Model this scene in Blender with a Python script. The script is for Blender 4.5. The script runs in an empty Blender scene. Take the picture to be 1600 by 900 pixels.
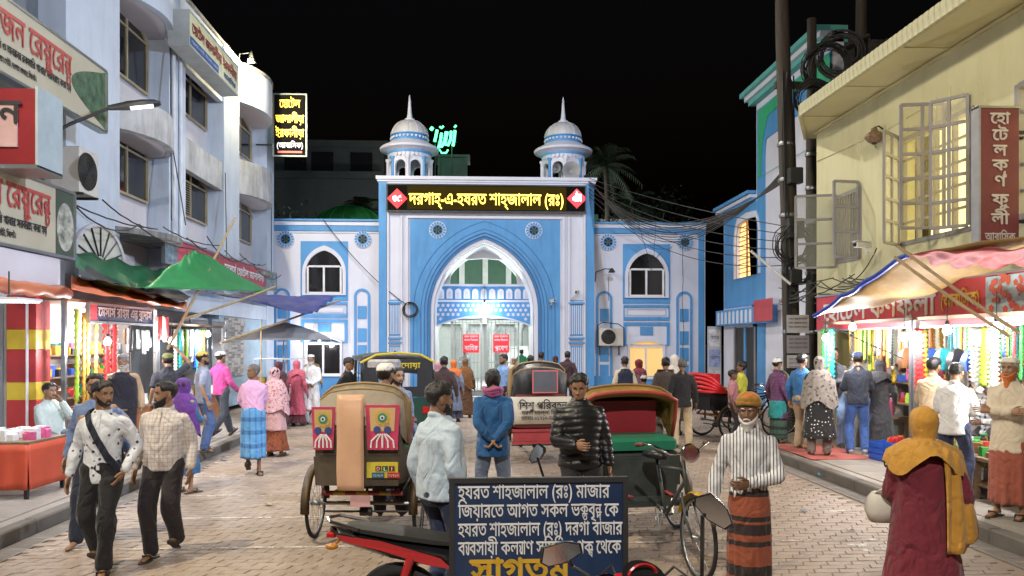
import bpy, bmesh, math, random
import numpy as np
from mathutils import Vector, Matrix, noise, geometry

# ---------------------------------------------------------------- scene, camera, sky, exposure
SC = bpy.context.scene
COL = SC.collection
random.seed(7)
R = math.radians
YAW = math.atan(0.05)                      # the street runs along +Y, the camera looks a little to its right
CAM_H = 2.0
F_PX, PX0, PY0 = 1200.0, 800.0, 535.0      # focal length and principal point, in pixels of a 1600x900 picture
cam_data = bpy.data.cameras.new('camera')
cam_data.sensor_width = 36.0
cam_data.lens = 36.0 * F_PX / 1600.0
cam_data.shift_y = (PY0 - 450.0) / 1600.0
cam_data.clip_end = 2000.0
cam_data.clip_start = 0.05
cam = bpy.data.objects.new('camera', cam_data)
cam.location = (0, 0, CAM_H)
cam.rotation_euler = (R(90), 0, -YAW)
COL.objects.link(cam)
SC.camera = cam

world = bpy.data.worlds.new('World')
SC.world = world
world.use_nodes = True
wn = world.node_tree
bg = wn.nodes['Background']
sky = wn.nodes.new('ShaderNodeTexSky')
sky.sky_type = 'NISHITA'
sky.sun_disc = False
sky.sun_elevation = R(-4)
sky.sun_rotation = R(200)
wn.links.new(sky.outputs[0], bg.inputs['Color'])
bg.inputs['Strength'].default_value = 0.12

moon_d = bpy.data.lights.new('moon', 'SUN')
moon_d.energy = 0.02
moon_d.angle = R(4)
moon_d.color = (0.8, 0.88, 1.0)
moon = bpy.data.objects.new('moon', moon_d)
moon.rotation_euler = (R(40), 0, R(-25))
COL.objects.link(moon)

SC.view_settings.view_transform = 'Standard'
SC.view_settings.look = 'None'
SC.view_settings.gamma = 1.0
SC.view_settings.use_curve_mapping = False
SC.view_settings.exposure = 0.35
SC.render.engine = 'CYCLES'
SC.cycles.use_denoising = True
SC.cycles.max_bounces = 6
SC.cycles.diffuse_bounces = 3
SC.cycles.glossy_bounces = 3
SC.cycles.transmission_bounces = 4
SC.cycles.transparent_max_bounces = 8
SC.cycles.sample_clamp_indirect = 4.0
SC.cycles.caustics_reflective = False
SC.cycles.caustics_refractive = False

# ---------------------------------------------------------------- rays of the photograph's camera
_c, _s = math.cos(YAW), math.sin(YAW)
def ray(x, y):
 a, b = (x - PX0) / F_PX, -(y - PY0) / F_PX
 return Vector((a * _c + _s, _c - a * _s, b))
def onY(x, y, Y):
 r = ray(x, y); t = Y / r.y
 return Vector((r.x * t, Y, CAM_H + r.z * t))
def onX(x, y, X):
 r = ray(x, y); t = X / r.x
 return Vector((X, r.y * t, CAM_H + r.z * t))
def onG(x, y, z=0.0):
 r = ray(x, y); t = (z - CAM_H) / r.z
 return Vector((r.x * t, r.y * t, z))
def Yx(x, X): return onX(x, 535, X).y
def Xy(x, Y): return onY(x, 535, Y).x
def Zx(x, y, X): return onX(x, y, X).z
def Zy(x, y, Y): return onY(x, y, Y).z

def srgb(r, g, b):
 f = lambda c: (c / 255 / 12.92) if c / 255 <= 0.04045 else ((c / 255 + 0.055) / 1.055) ** 2.4
 return (f(r), f(g), f(b))

# ---------------------------------------------------------------- materials
MATS = {}
def _nt(name):
 m = bpy.data.materials.new(name); m.use_nodes = True
 nt = m.node_tree
 return m, nt, nt.nodes['Principled BSDF']
def _mapping(nt, scale=(1, 1, 1), coord='Object', rot=(0, 0, 0)):
 tc = nt.nodes.new('ShaderNodeTexCoord'); mp = nt.nodes.new('ShaderNodeMapping')
 mp.inputs['Scale'].default_value = scale
 mp.inputs['Rotation'].default_value = rot
 nt.links.new(tc.outputs[coord], mp.inputs[0])
 return mp.outputs[0]
def _noise(nt, vec, scale, detail=4, rough=0.6):
 n = nt.nodes.new('ShaderNodeTexNoise'); n.inputs['Scale'].default_value = scale
 n.inputs['Detail'].default_value = detail; n.inputs['Roughness'].default_value = rough
 nt.links.new(vec, n.inputs['Vector'])
 return n.outputs['Fac']
def _ramp(nt, fac, stops):
 r = nt.nodes.new('ShaderNodeValToRGB'); e = r.color_ramp.elements
 while len(e) < len(stops): e.new(0.5)
 for k, (p, c) in enumerate(stops):
  e[k].position = p; e[k].color = (*c, 1) if len(c) == 3 else c
 nt.links.new(fac, r.inputs[0])
 return r.outputs[0]
def _mix(nt, fac, a, b, mode='MIX'):
 n = nt.nodes.new('ShaderNodeMix'); n.data_type = 'RGBA'; n.blend_type = mode
 for sock, v in ((n.inputs['Factor'], fac), (n.inputs[6], a), (n.inputs[7], b)):
  if isinstance(v, (int, float)): sock.default_value = v
  elif isinstance(v, tuple): sock.default_value = (*v[:3], 1)
  else: nt.links.new(v, sock)
 return n.outputs[2]
def _math(nt, op, a, b=None):
 n = nt.nodes.new('ShaderNodeMath'); n.operation = op
 for k, v in enumerate((a, b)):
  if v is None: continue
  if isinstance(v, (int, float)): n.inputs[k].default_value = v
  else: nt.links.new(v, n.inputs[k])
 return n.outputs[0]
def _bump(nt, bs, h, strength, dist=0.01):
 b = nt.nodes.new('ShaderNodeBump'); b.inputs['Strength'].default_value = strength
 b.inputs['Distance'].default_value = dist
 nt.links.new(h, b.inputs['Height']); nt.links.new(b.outputs[0], bs.inputs['Normal'])

def mat(name, col, rough=0.65, var=0.18, vscale=3.0, bump=0.15, bscale=40.0, metal=0.0, stain=None,
  stretch=(1, 1, 1), spec=0.5, coat=0.0, sheen=0.0, alpha=1.0, trans=0.0, sub=0.0):
 """Principled material: base colour, mottled by noise, with fine relief; stain=(colour, amount) adds dirt runs."""
 if name in MATS: return MATS[name]
 m, nt, bs = _nt(name)
 vec = _mapping(nt, stretch)
 c = col
 if var > 0:
  f = _noise(nt, vec, vscale, 5)
  c = _ramp(nt, f, [(0.25, tuple(x * (1 - var) for x in col)), (0.75, tuple(min(1, x * (1 + var * 0.8)) for x in col))])
 if stain:
  sc, am = stain
  v2 = _mapping(nt, (1.6, 1.6, 0.22))
  f2 = _noise(nt, v2, 2.2, 6, 0.65)
  lo = 0.62 - 0.3 * am
  f3 = _ramp(nt, f2, [(lo, (0, 0, 0)), (lo + 0.25, (am, am, am))])
  c = _mix(nt, f3, c, sc)
 if isinstance(c, tuple): bs.inputs['Base Color'].default_value = (*c, 1)
 else: nt.links.new(c, bs.inputs['Base Color'])
 bs.inputs['Roughness'].default_value = rough
 bs.inputs['Metallic'].default_value = metal
 bs.inputs['Specular IOR Level'].default_value = spec
 if coat: bs.inputs['Coat Weight'].default_value = coat
 if sheen:
  bs.inputs['Sheen Weight'].default_value = sheen
 if alpha < 1: bs.inputs['Alpha'].default_value = alpha
 if trans: bs.inputs['Transmission Weight'].default_value = trans
 if sub:
  bs.inputs['Subsurface Weight'].default_value = sub
  bs.inputs['Subsurface Radius'].default_value = (0.012, 0.005, 0.003)
  bs.inputs['Subsurface Scale'].default_value = 1.0
 if bump > 0:
  _bump(nt, bs, _noise(nt, _mapping(nt), bscale, 4), bump, 0.01)
 MATS[name] = m
 return m
def emit(name, col, strength):
 if name in MATS: return MATS[name]
 m, nt, bs = _nt(name)
 bs.inputs['Base Color'].default_value = (*col, 1)
 bs.inputs['Emission Color'].default_value = (*col, 1)
 bs.inputs['Emission Strength'].default_value = strength
 bs.inputs['Roughness'].default_value = 0.4
 MATS[name] = m
 return m
def cloth(name, col, var=0.12, wr=0.7, rough=0.85, kind=None, col2=None, scale=30.0, sheen=0.15):
 """Cloth: weave, soft wrinkles in the relief and, if asked, a woven or printed pattern (stripe, check, dots, bands, floral)."""
 if name in MATS: return MATS[name]
 m, nt, bs = _nt(name)
 vec = _mapping(nt)
 c = _ramp(nt, _noise(nt, vec, 5.0, 4), [(0.25, tuple(x * (1 - var) for x in col)), (0.75, tuple(min(1, x * (1 + var)) for x in col))])
 if kind:
  sep = nt.nodes.new('ShaderNodeSeparateXYZ'); nt.links.new(vec, sep.inputs[0])
  def wave(axis, sc, lo, hi):
   s = _math(nt, 'SINE', _math(nt, 'MULTIPLY', sep.outputs[axis], sc))
   return _ramp(nt, s, [(lo, (0, 0, 0)), (hi, (1, 1, 1))])
  if kind == 'stripe':
   f = wave(0, scale * 6.28, 0.45, 0.75)
  elif kind == 'check':
   f = _mix(nt, 0.5, wave(0, scale * 6.28, 0.7, 0.9), wave(2, scale * 6.28, 0.7, 0.9), 'MIX')
  elif kind == 'gingham':
   f = _mix(nt, 0.5, wave(0, scale * 6.28, 0.45, 0.55), wave(2, scale * 6.28, 0.45, 0.55), 'MIX')
  elif kind == 'bands':
   f = _mix(nt, 1.0, wave(2, scale * 6.28, 0.6, 0.75), wave(2, scale * 1.7 * 6.28, 0.75, 0.85), 'ADD')
  elif kind == 'lungi':
   f = _mix(nt, 0.4, wave(2, scale * 6.28, 0.5, 0.6), wave(0, scale * 2.3 * 6.28, 0.5, 0.6), 'MIX')
  elif kind == 'dots':
   vo = nt.nodes.new('ShaderNodeTexVoronoi'); vo.inputs['Scale'].default_value = scale
   vo.inputs['Randomness'].default_value = 0.55
   nt.links.new(vec, vo.inputs['Vector'])
   f = _ramp(nt, vo.outputs['Distance'], [(0.17, (1, 1, 1)), (0.24, (0, 0, 0))])
  else:  # floral
   vo = nt.nodes.new('ShaderNodeTexVoronoi'); vo.inputs['Scale'].default_value = scale
   nt.links.new(vec, vo.inputs['Vector'])
   f = _ramp(nt, _mix(nt, 0.5, vo.outputs['Distance'], _noise(nt, vec, scale * 1.5, 3)), [(0.36, (1, 1, 1)), (0.44, (0, 0, 0))])
  c = _mix(nt, f, c, col2)
 nt.links.new(c, bs.inputs['Base Color'])
 bs.inputs['Roughness'].default_value = rough
 bs.inputs['Sheen Weight'].default_value = sheen
 wv = _mapping(nt, (1.0, 1.0, 0.75))
 n1 = _noise(nt, wv, 5.5, 2, 0.45); n1.node.inputs['Distortion'].default_value = 0.9
 fold = _math(nt, 'ABSOLUTE', _math(nt, 'SUBTRACT', n1, 0.5))     # creases where the noise crosses its mean
 h = _math(nt, 'ADD', _math(nt, 'ADD', _math(nt, 'MULTIPLY', fold, 1.6), _math(nt, 'MULTIPLY', _noise(nt, wv, 14.0, 2, 0.5), 0.35)), _math(nt, 'MULTIPLY', _noise(nt, wv, 160.0, 2), 0.04))
 _bump(nt, bs, h, wr, 0.06)
 MATS[name] = m
 return m

# ---------------------------------------------------------------- mesh builder
class MB:
 def __init__(s): s.v = []; s.f = []; s.mi = []
 def add(s, vs, fs, mi=0):
  o = len(s.v); s.v += [tuple(v) for v in vs]
  s.f += [tuple(i + o for i in f) for f in fs]; s.mi += [mi] * len(fs)
  return s
 def box(s, lo, hi, mi=0, rot=None, piv=None):
  x0, y0, z0 = lo; x1, y1, z1 = hi
  vs = [Vector(p) for p in ((x0, y0, z0), (x1, y0, z0), (x1, y1, z0), (x0, y1, z0), (x0, y0, z1), (x1, y0, z1), (x1, y1, z1), (x0, y1, z1))]
  if rot is not None:
   pv = Vector(piv) if piv is not None else (Vector(lo) + Vector(hi)) / 2
   vs = [pv + rot @ (v - pv) for v in vs]
  return s.add(vs, [(3, 2, 1, 0), (4, 5, 6, 7), (0, 1, 5, 4), (1, 2, 6, 5), (2, 3, 7, 6), (3, 0, 4, 7)], mi)
 def bbox(s, lo, hi, b=0.01, mi=0):
  """box with chamfered upright edges and top edge"""
  x0, y0, z0 = lo; x1, y1, z1 = hi
  def ring(i, z): return [(x0 + i + b, y0 + i, z), (x1 - i - b, y0 + i, z), (x1 - i, y0 + i + b, z), (x1 - i, y1 - i - b, z), (x1 - i - b, y1 - i, z), (x0 + i + b, y1 - i, z), (x0 + i, y1 - i - b, z), (x0 + i, y0 + i + b, z)]
  return s.loft([ring(0, z0), ring(0, z1 - b), ring(b * 0.7, z1)], mi=mi)
 def loft(s, rings, mi=0, cap=True, close=True):
  n = len(rings[0]); vs = [p for r in rings for p in r]; fs = []
  m = n if close else n - 1
  for k in range(len(rings) - 1):
   for i in range(m):
    j = (i + 1) % n
    fs.append((k * n + i, k * n + j, (k + 1) * n + j, (k + 1) * n + i))
  if cap and close:
   fs.append(tuple(range(n - 1, -1, -1)))
   fs.append(tuple((len(rings) - 1) * n + i for i in range(n)))
  return s.add(vs, fs, mi)
 def tube(s, pts, r, n=8, mi=0, cap=True, flat=1.0, closed=False):
  pts = [Vector(p) for p in pts]
  k = len(pts); rs = r if isinstance(r, (list, tuple)) else [r] * k
  rings = []; up = None
  for i, p in enumerate(pts):
   if closed: d = pts[(i + 1) % k] - pts[i - 1]
   else: d = pts[min(i + 1, k - 1)] - pts[max(i - 1, 0)]
   if d.length < 1e-9: d = Vector((0, 0, 1))
   d.normalize()
   if up is None:
    up = Vector((0, 0, 1)) if abs(d.z) < 0.9 else Vector((0, 1, 0))
   a = d.cross(up)
   if a.length < 1e-6: a = d.orthogonal()
   a.normalize(); up = a.cross(d).normalized()
   rings.append([p + (a * math.cos(2 * math.pi * q / n) + up * math.sin(2 * math.pi * q / n) * flat) * rs[i] for q in range(n)])
  if closed: rings.append(rings[0])
  return s.loft(rings, mi, cap and not closed)
 def lathe(s, prof, c=(0, 0, 0), n=24, mi=0, a0=0.0, sx=1.0, sy=1.0):
  c = Vector(c)
  return s.loft([[c + Vector((r * sx * math.cos(a0 + 2 * math.pi * i / n), r * sy * math.sin(a0 + 2 * math.pi * i / n), z)) for i in range(n)] for r, z in prof], mi)
 def ball(s, c, r, n=10, m=7, mi=0, rot=None):
  rx, ry, rz = r if isinstance(r, (list, tuple)) else (r, r, r)
  c = Vector(c); rings = []
  for k in range(m + 1):
   t = -math.pi / 2 + math.pi * (k if 0 < k < m else (0.04 if k == 0 else m - 0.04)) / m
   ring = [Vector((rx * math.cos(t) * math.cos(2 * math.pi * i / n), ry * math.cos(t) * math.sin(2 * math.pi * i / n), rz * math.sin(t))) for i in range(n)]
   if rot is not None: ring = [rot @ v for v in ring]
   rings.append([c + v for v in ring])
  return s.loft(rings, mi)
 def plate(s, outer, holes=(), y0=0.0, y1=0.1, mi=0, fn=None, sides=True):
  """flat piece cut from (a,b) outlines, with thickness from y0 (front) to y1; fn maps (a, y, b) to the world"""
  fn = fn or (lambda a, y, b: (a, y, b))
  loops = [list(outer)] + [list(h) for h in holes]
  tri = geometry.tessellate_polygon([[Vector((a, b, 0)) for a, b in l] for l in loops])
  pts = [p for l in loops for p in l]; n = len(pts)
  vs = [fn(a, y0, b) for a, b in pts] + [fn(a, y1, b) for a, b in pts]
  fs = []
  for t in tri:
   a, b, c = (pts[i] for i in t)
   ar = (b[0] - a[0]) * (c[1] - a[1]) - (c[0] - a[0]) * (b[1] - a[1])
   t = t if ar > 0 else t[::-1]
   fs.append(tuple(t)); fs.append(tuple(i + n for i in reversed(t)))
  if sides:
   o = 0
   for l in loops:
    k = len(l)
    for i in range(k):
     j = (i + 1) % k
     fs.append((o + i, o + i + n, o + j + n, o + j))
    o += k
  return s.add(vs, fs, mi)
 def sheet(s, fn, nu, nv, mi=0, thick=0.0):
  vs = []; fs = []
  for j in range(nv + 1):
   for i in range(nu + 1): vs.append(Vector(fn(i / nu, j / nv)))
  w = nu + 1
  for j in range(nv):
   for i in range(nu): fs.append((j * w + i, j * w + i + 1, (j + 1) * w + i + 1, (j + 1) * w + i))
  if thick:
   nrm = []
   for j in range(nv + 1):
    for i in range(nu + 1):
     du = vs[j * w + min(i + 1, nu)] - vs[j * w + max(i - 1, 0)]
     dv = vs[min(j + 1, nv) * w + i] - vs[max(j - 1, 0) * w + i]
     q = du.cross(dv); nrm.append(q.normalized() if q.length > 1e-9 else Vector((0, 0, 1)))
   o = len(vs); back = [v - q * thick for v, q in zip(vs, nrm)]
   fs += [tuple(i + o for i in reversed(f)) for f in list(fs)]
   vs = vs + back
   edge = [i for i in range(w)] + [j * w + nu for j in range(1, nv + 1)] + [nv * w + i for i in range(nu - 1, -1, -1)] + [j * w for j in range(nv - 1, 0, -1)]
   for a, b in zip(edge, edge[1:] + edge[:1]): fs.append((a, a + o, b + o, b))
  return s.add(vs, fs, mi)
 def xform(s, M):
  s.v = [tuple(M @ Vector(v)) for v in s.v]; return s
 def mesh(s, name, mats, smooth=False):
  me = bpy.data.meshes.new(name)
  me.from_pydata(s.v, [], s.f)
  mats = mats if isinstance(mats, (list, tuple)) else [mats]
  for m in mats: me.materials.append(m)
  if len(mats) > 1: me.polygons.foreach_set('material_index', s.mi)
  if smooth == 'all': me.polygons.foreach_set('use_smooth', [True] * len(me.polygons))
  me.update()
  if smooth is True:
   me.polygons.foreach_set('use_smooth', [True] * len(me.polygons))
   me.set_sharp_from_angle(angle=R(42))
  return me
 def build(s, name, mats, parent=None, smooth=False, loc=None):
  return link(name, s.mesh(name, mats, smooth), parent, loc)

def link(name, data, parent=None, loc=None):
 o = bpy.data.objects.new(name, data); COL.objects.link(o)
 if loc is not None: o.location = loc
 if parent is not None: o.parent = parent
 return o
def thing(name, label, cat, loc=(0, 0, 0), rz=0.0, group=None, scale=None):
 o = bpy.data.objects.new(name, None); COL.objects.link(o)
 o.location = loc; o.rotation_euler = (0, 0, rz); o.empty_display_size = 0.1
 if scale: o.scale = (scale,) * 3 if isinstance(scale, (int, float)) else scale
 return tag(o, label, cat, group)
def tag(o, label, cat, group=None):
 o['label'] = label; o['category'] = cat
 if group: o['group'] = group
 return o
def struct(o, kind='structure'):
 o['kind'] = kind; return o
def clone(o, loc=None, rz=None, label=None, group=None, scale=None, parent=None):
 c = o.copy(); COL.objects.link(c); c.parent = parent
 if loc is not None: c.location = loc
 if rz is not None: c.rotation_euler = (0, 0, rz)
 if scale is not None: c.scale = (scale,) * 3 if isinstance(scale, (int, float)) else scale
 if label: c['label'] = label
 if group: c['group'] = group
 for ch in list(o.children): clone(ch, parent=c)
 return c
def lamp(name, loc, watts, col=(1, 1, 1), size=0.1, kind='POINT', parent=None, target=None, spot=1.2, blend=0.6):
 d = bpy.data.lights.new(name, kind); d.energy = watts; d.color = col
 d.shadow_soft_size = size
 if kind == 'SPOT': d.spot_size = spot; d.spot_blend = blend
 o = bpy.data.objects.new(name, d); COL.objects.link(o); o.location = loc
 if target is not None: o.rotation_euler = (Vector(target) - Vector(loc)).to_track_quat('-Z', 'Y').to_euler()
 if parent is not None: o.parent = parent
 return o
def rotz(a): return Matrix.Rotation(a, 3, 'Z')

def arc_pts(cx, cz, r, a0, a1, n): return [(cx + r * math.cos(a0 + (a1 - a0) * k / n), cz + r * math.sin(a0 + (a1 - a0) * k / n)) for k in range(n + 1)]
def pointed(x0, x1, z0, zs, za, n=12, sides=True):
 """outline of a pointed arch: from the left foot up over the apex to the right foot"""
 w = (x1 - x0) / 2; cx = (x0 + x1) / 2; h = za - zs
 r = (w * w + h * h) / (2 * w)           # two arcs struck from the springing line
 r = max(r, w)
 left = []
 a_end = math.asin(min(1, h / r))
 for k in range(n + 1):
  a = a_end * k / n
  left.append((x0 + r - r * math.cos(a), zs + r * math.sin(a)))
 left[-1] = (cx, za)
 right = [(2 * cx - a, b) for a, b in reversed(left[:-1])]
 pts = left + right
 if sides: pts = [(x0, z0)] + pts + [(x1, z0)]
 return pts
def roundarch(x0, x1, z0, zs, n=12):
 r = (x1 - x0) / 2
 return [(x0, z0)] + [((x0 + x1) / 2 - r * math.cos(math.pi * k / n), zs + r * math.sin(math.pi * k / n)) for k in range(n + 1)] + [(x1, z0)]
def segarch(x0, x1, z0, zs, za, n=12):
 pts = [(x0, z0)]
 for k in range(n + 1):
  t = -1 + 2 * k / n
  pts.append(((x0 + x1) / 2 + t * (x1 - x0) / 2, zs + (za - zs) * (1 - t * t)))
 return pts + [(x1, z0)]
def rect(x0, x1, z0, z1): return [(x0, z0), (x1, z0), (x1, z1), (x0, z1)]

# ---------------------------------------------------------------- lettering
_GL = {}
def _glyph(ch):
 if ch in _GL: return _GL[ch]
 def contours(body):
  cu = bpy.data.curves.new('glyph', 'FONT'); cu.body = body; cu.fill_mode = 'NONE'
  o = bpy.data.objects.new('glyph', cu)
  ev, dg = evaluated(o)
  c2 = ev.to_curve(dg)
  out = []
  for sp in c2.splines:
   bp = sp.bezier_points; k = len(bp)
   if k < 2: continue
   pl = []
   for i in range(k):
    a, b = bp[i], bp[(i + 1) % k]
    p0, p1, p2, p3 = a.co, a.handle_right, b.handle_left, b.co
    st = 1 if ((p1 - p0).cross(p3 - p0).length < 1e-5 and (p2 - p0).cross(p3 - p0).length < 1e-5) else 3
    for q in range(st):
     t = q / st; u = 1 - t
     v = p0 * u ** 3 + p1 * 3 * u * u * t + p2 * 3 * u * t * t + p3 * t ** 3
     pl.append((v.x, v.y))
   out.append(pl)
  bpy.data.objects.remove(o)
  return out
 ref = min(p[0] for l in contours('|') for p in l)
 both = contours(ch + '|')
 adv = min(p[0] for p in both[-1]) - ref
 cs = both[:-1]
 tris = []
 if cs:
  area = lambda l: sum(l[i - 1][0] * l[i][1] - l[i][0] * l[i - 1][1] for i in range(len(l))) / 2
  ars = [area(l) for l in cs]
  sg = 1 if max(ars, key=abs) > 0 else -1
  def inside(p, l):
   r = False
   for i in range(len(l)):
    (x1, y1), (x2, y2) = l[i - 1], l[i]
    if (y1 > p[1]) != (y2 > p[1]) and p[0] < (x2 - x1) * (p[1] - y1) / (y2 - y1) + x1: r = not r
   return r
  holes = [l for l, a in zip(cs, ars) if a * sg < 0]
  for l, a in zip(cs, ars):
   if a * sg <= 0: continue
   hs = [h for h in holes if sum(inside(p, l) for p in h) > len(h) * 0.8]
   loops = [l] + hs
   pts = [p for q in loops for p in q]
   for t in geometry.tessellate_polygon([[Vector((x, y, 0)) for x, y in q] for q in loops]):
    tris.append([pts[i] for i in t])
 _GL[ch] = (tris, adv)
 return _GL[ch]
# marks that need placing by hand: sequences of (character, dx, dy, scale, advance?) in em
CONJ = {
 'ষ্ট': [('ষ', 0, 0, 1, 1), ('ট', -0.46, -0.27, 0.6, 0)], 'ন্ট': [('ন', 0, 0.08, 0.85, 1), ('ট', -0.42, -0.27, 0.68, 0)],
 'ন্য': [('ন', 0, 0, 1, 1), ('\u09cdY', 0, 0, 1, 1)], 'ল্য': [('ল', 0, 0, 1, 1), ('\u09cdY', 0, 0, 1, 1)], 'ব্য': [('ব', 0, 0, 1, 1), ('\u09cdY', 0, 0, 1, 1)],
 'স্ব': [('স', 0, 0, 1, 1), ('ব', -0.34, -0.22, 0.55, 0)], 'ক্ত': [('ক', 0, 0.1, 0.85, 1), ('ত', -0.5, -0.22, 0.6, 0)],
 'ন্দ': [('ন', 0, 0.1, 0.8, 1), ('দ', -0.4, -0.2, 0.68, 0)], 'ক্ষ': [('ক', 0, 0, 0.95, 1), ('ষ', -0.4, -0.18, 0.6, 0)],
 'র্ণ': [('ণ', 0, 0, 1, 1), ('\u09f0R', -0.1, 0, 1, 0)], 'র্স': [('স', 0, 0, 1, 1), ('\u09f0R', -0.1, 0, 1, 0)],
 'ব্র': [('ব', 0, 0, 1, 1), ('\u09f0P', -0.52, 0, 1, 0)], 'প্র': [('প', 0, 0, 1, 1), ('\u09f0P', -0.52, 0, 1, 0)],
 'ন্ড': [('ন', 0, 0.1, 0.82, 1), ('ড', -0.42, -0.22, 0.62, 0)], 'হ্': [('হ', 0, 0, 1, 1), ('\u09cd', 0, 0, 1, 0)],
}
def _stroke(pts, w=0.075):
 t = []
 for (x1, y1), (x2, y2) in zip(pts, pts[1:]):
  d = Vector((x2 - x1, y2 - y1)).normalized() * w / 2; n = (-d.y, d.x)
  a, b, c, e = (x1 + n[0], y1 + n[1]), (x1 - n[0], y1 - n[1]), (x2 - n[0], y2 - n[1]), (x2 + n[0], y2 + n[1])
  t += [[a, b, c], [a, c, e]]
 return t
SPECIAL = {'\u09cdY': (_stroke([(0.0, 0.6), (0.34, 0.6)]) + _stroke([(0.29, 0.6), (0.29, 0.03), (0.18, 0.05), (0.1, 0.18), (0.16, 0.32), (0.06, 0.45)]), 0.34),
     '\u09f0R': (_stroke([(0.05, 0.9), (0.0, 0.78), (0.1, 0.66)]), 0.0),
     '\u09f0P': (_stroke([(0.0, -0.12), (0.2, -0.02), (0.45, -0.16)]), 0.0)}
PRE = set('িেৈ')
TMP = bpy.data.scenes.new('workbench')
def evaluated(o):
 """evaluate one loose object in a scene of its own"""
 TMP.collection.objects.link(o); vl = TMP.view_layers[0]; vl.update()
 return o.evaluated_get(vl.depsgraph), vl.depsgraph
def layout(text):
 """Bengali text to triangles in em units; vowel signs written before their consonant are moved there"""
 toks = []; i = 0
 keys = sorted(CONJ, key=len, reverse=True)
 while i < len(text):
  k = next((q for q in keys if text.startswith(q, i)), None)
  if k: toks.append(k); i += len(k)
  else: toks.append(text[i]); i += 1
 out = []
 for t in toks:
  if t in PRE and out: out.insert(len(out) - 1, t)
  elif t == 'ো' and out: out.insert(len(out) - 1, 'ে'); out.append('া')
  else: out.append(t)
 tris = []; x = 0.0
 for t in out:
  for ch, dx, dy, sc, adv in CONJ.get(t, [(t, 0, 0, 1, 1)]):
   tr, a = SPECIAL[ch] if ch in SPECIAL else _glyph(ch)
   tris += [[(x + dx + p[0] * sc, dy + p[1] * sc) for p in q] for q in tr]
   if adv: x += a * sc
 return tris, x
def lettering(parent, text, o, width, height, m, right=(1, 0, 0), up=(0, 0, 1), bold=0.0, shear=0.0, name='lettering', center=False, lift=0.004):
 """flat letters in the plane of right and up, starting at o (left end of the base line), fitted to width; height is the em size"""
 tris, w = layout(text)
 right, up, o = Vector(right).normalized(), Vector(up).normalized(), Vector(o)
 n = right.cross(up)
 hx = width / w if width else height
 hy = height
 vs = []; fs = []
 copies = [(0, 0)] if not bold else [(-bold, 0), (bold, 0), (0, bold), (0, -bold)]
 for q, (bx, by) in enumerate(copies):
  for k, t in enumerate(tris):
   i = len(vs)
   vs += [o + right * ((p[0] + bx + p[1] * shear) * hx - (w * hx / 2 if center else 0)) + up * ((p[1] + by) * hy) + n * (lift + 0.0004 * (k % 5) + 0.002 * q) for p in t]
   fs.append((i, i + 1, i + 2))
 b = MB(); b.add(vs, fs)
 return b.build(name, m, parent)
# ================================================================ lamps of the street (fixtures and their light)
M_METAL = mat('dark_metal', (0.05, 0.052, 0.055), 0.5, metal=0.6, bump=0.1)
M_STEEL = mat('grey_steel', (0.35, 0.36, 0.37), 0.38, metal=0.9, bump=0.05)
M_CHROME = mat('chrome', (0.7, 0.7, 0.72), 0.12, metal=1.0, var=0.05, bump=0.02)
M_BLACK = mat('black_plastic', (0.012, 0.012, 0.013), 0.4, var=0.2, bump=0.05)
M_RUBBER = mat('rubber', (0.018, 0.018, 0.018), 0.8, bump=0.3, bscale=90)
M_BULB = emit('lit_bulb', (1.0, 0.96, 0.9), 26.0)
M_BULBW = emit('lit_bulb_cool', (0.92, 0.97, 1.0), 26.0)
M_LED = emit('lit_led', (0.9, 0.95, 1.0), 6.0)

def street_lamp(loc, target, watts, col, label, spot=2.4, foot=None, group=None):
 """LED street-light head on a bracket arm; the arm runs to foot"""
 t = thing('street_lamp', label, 'street lamp', loc, 0, group)
 d = Vector(target) - Vector(loc); d.z = 0; a = math.atan2(d.y, d.x)
 rot = Matrix.Rotation(a, 3, 'Z') @ Matrix.Rotation(R(-12), 3, 'Y')
 b = MB()
 rings = []
 for x, w, h0, h1 in ((-0.34, 0.05, -0.03, 0.03), (-0.2, 0.07, -0.04, 0.045), (-0.05, 0.12, -0.04, 0.06), (0.2, 0.15, -0.035, 0.06), (0.36, 0.13, -0.03, 0.045), (0.45, 0.06, -0.02, 0.015)):
  rings.append([rot @ Vector((x, w * sx, z)) for sx, z in ((-1, h0), (1, h0), (1, (h0 + h1) / 2), (0.6, h1), (-0.6, h1), (-1, (h0 + h1) / 2))])
 b.loft(rings); b.build('lamp_head', M_METAL, t, True)
 b = MB(); b.box((-0.02, -0.09, -0.046), (0.33, 0.09, -0.038)); b.xform(rot.to_4x4()); b.build('led_panel', emit('street_led', (0.9, 0.95, 1.0), 2.0), t)
 if foot is not None:
  p0 = rot @ Vector((-0.3, 0, 0)); p1 = Vector(foot) - Vector(loc)
  b = MB(); b.tube([p1, p1 * 0.5 + p0 * 0.5 + Vector((0, 0, 0.05)), p0], 0.028, 8); b.build('arm', M_METAL, t, True)
 L = lamp('lamp_light', rot @ Vector((0.15, 0, -0.12)), watts, col, 0.16, 'SPOT', t, None, spot, 0.7)
 L.rotation_euler = (Vector(target) - Vector(loc)).to_track_quat('-Z', 'Y').to_euler()
 return t

COOL, NEUT, WARM, AMBER = (0.74, 0.83, 1.0), (0.98, 0.97, 1.0), (1.0, 0.86, 0.62), (1.0, 0.72, 0.36)
# ================================================================ ground, road, pavements
KL, KR, KEND = -4.65, 5.2, 13.7           # kerb faces and the far end of the right-hand pavement
M_GROUND = mat('ground_earth', (0.1, 0.095, 0.09), 0.9, vscale=0.4, bump=0.3, bscale=8)
b = MB(); b.sheet(lambda u, v: (-600 + 1200 * u, -600 + 1200 * v, -0.03), 6, 6)
struct(b.build('ground', M_GROUND))

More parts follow.
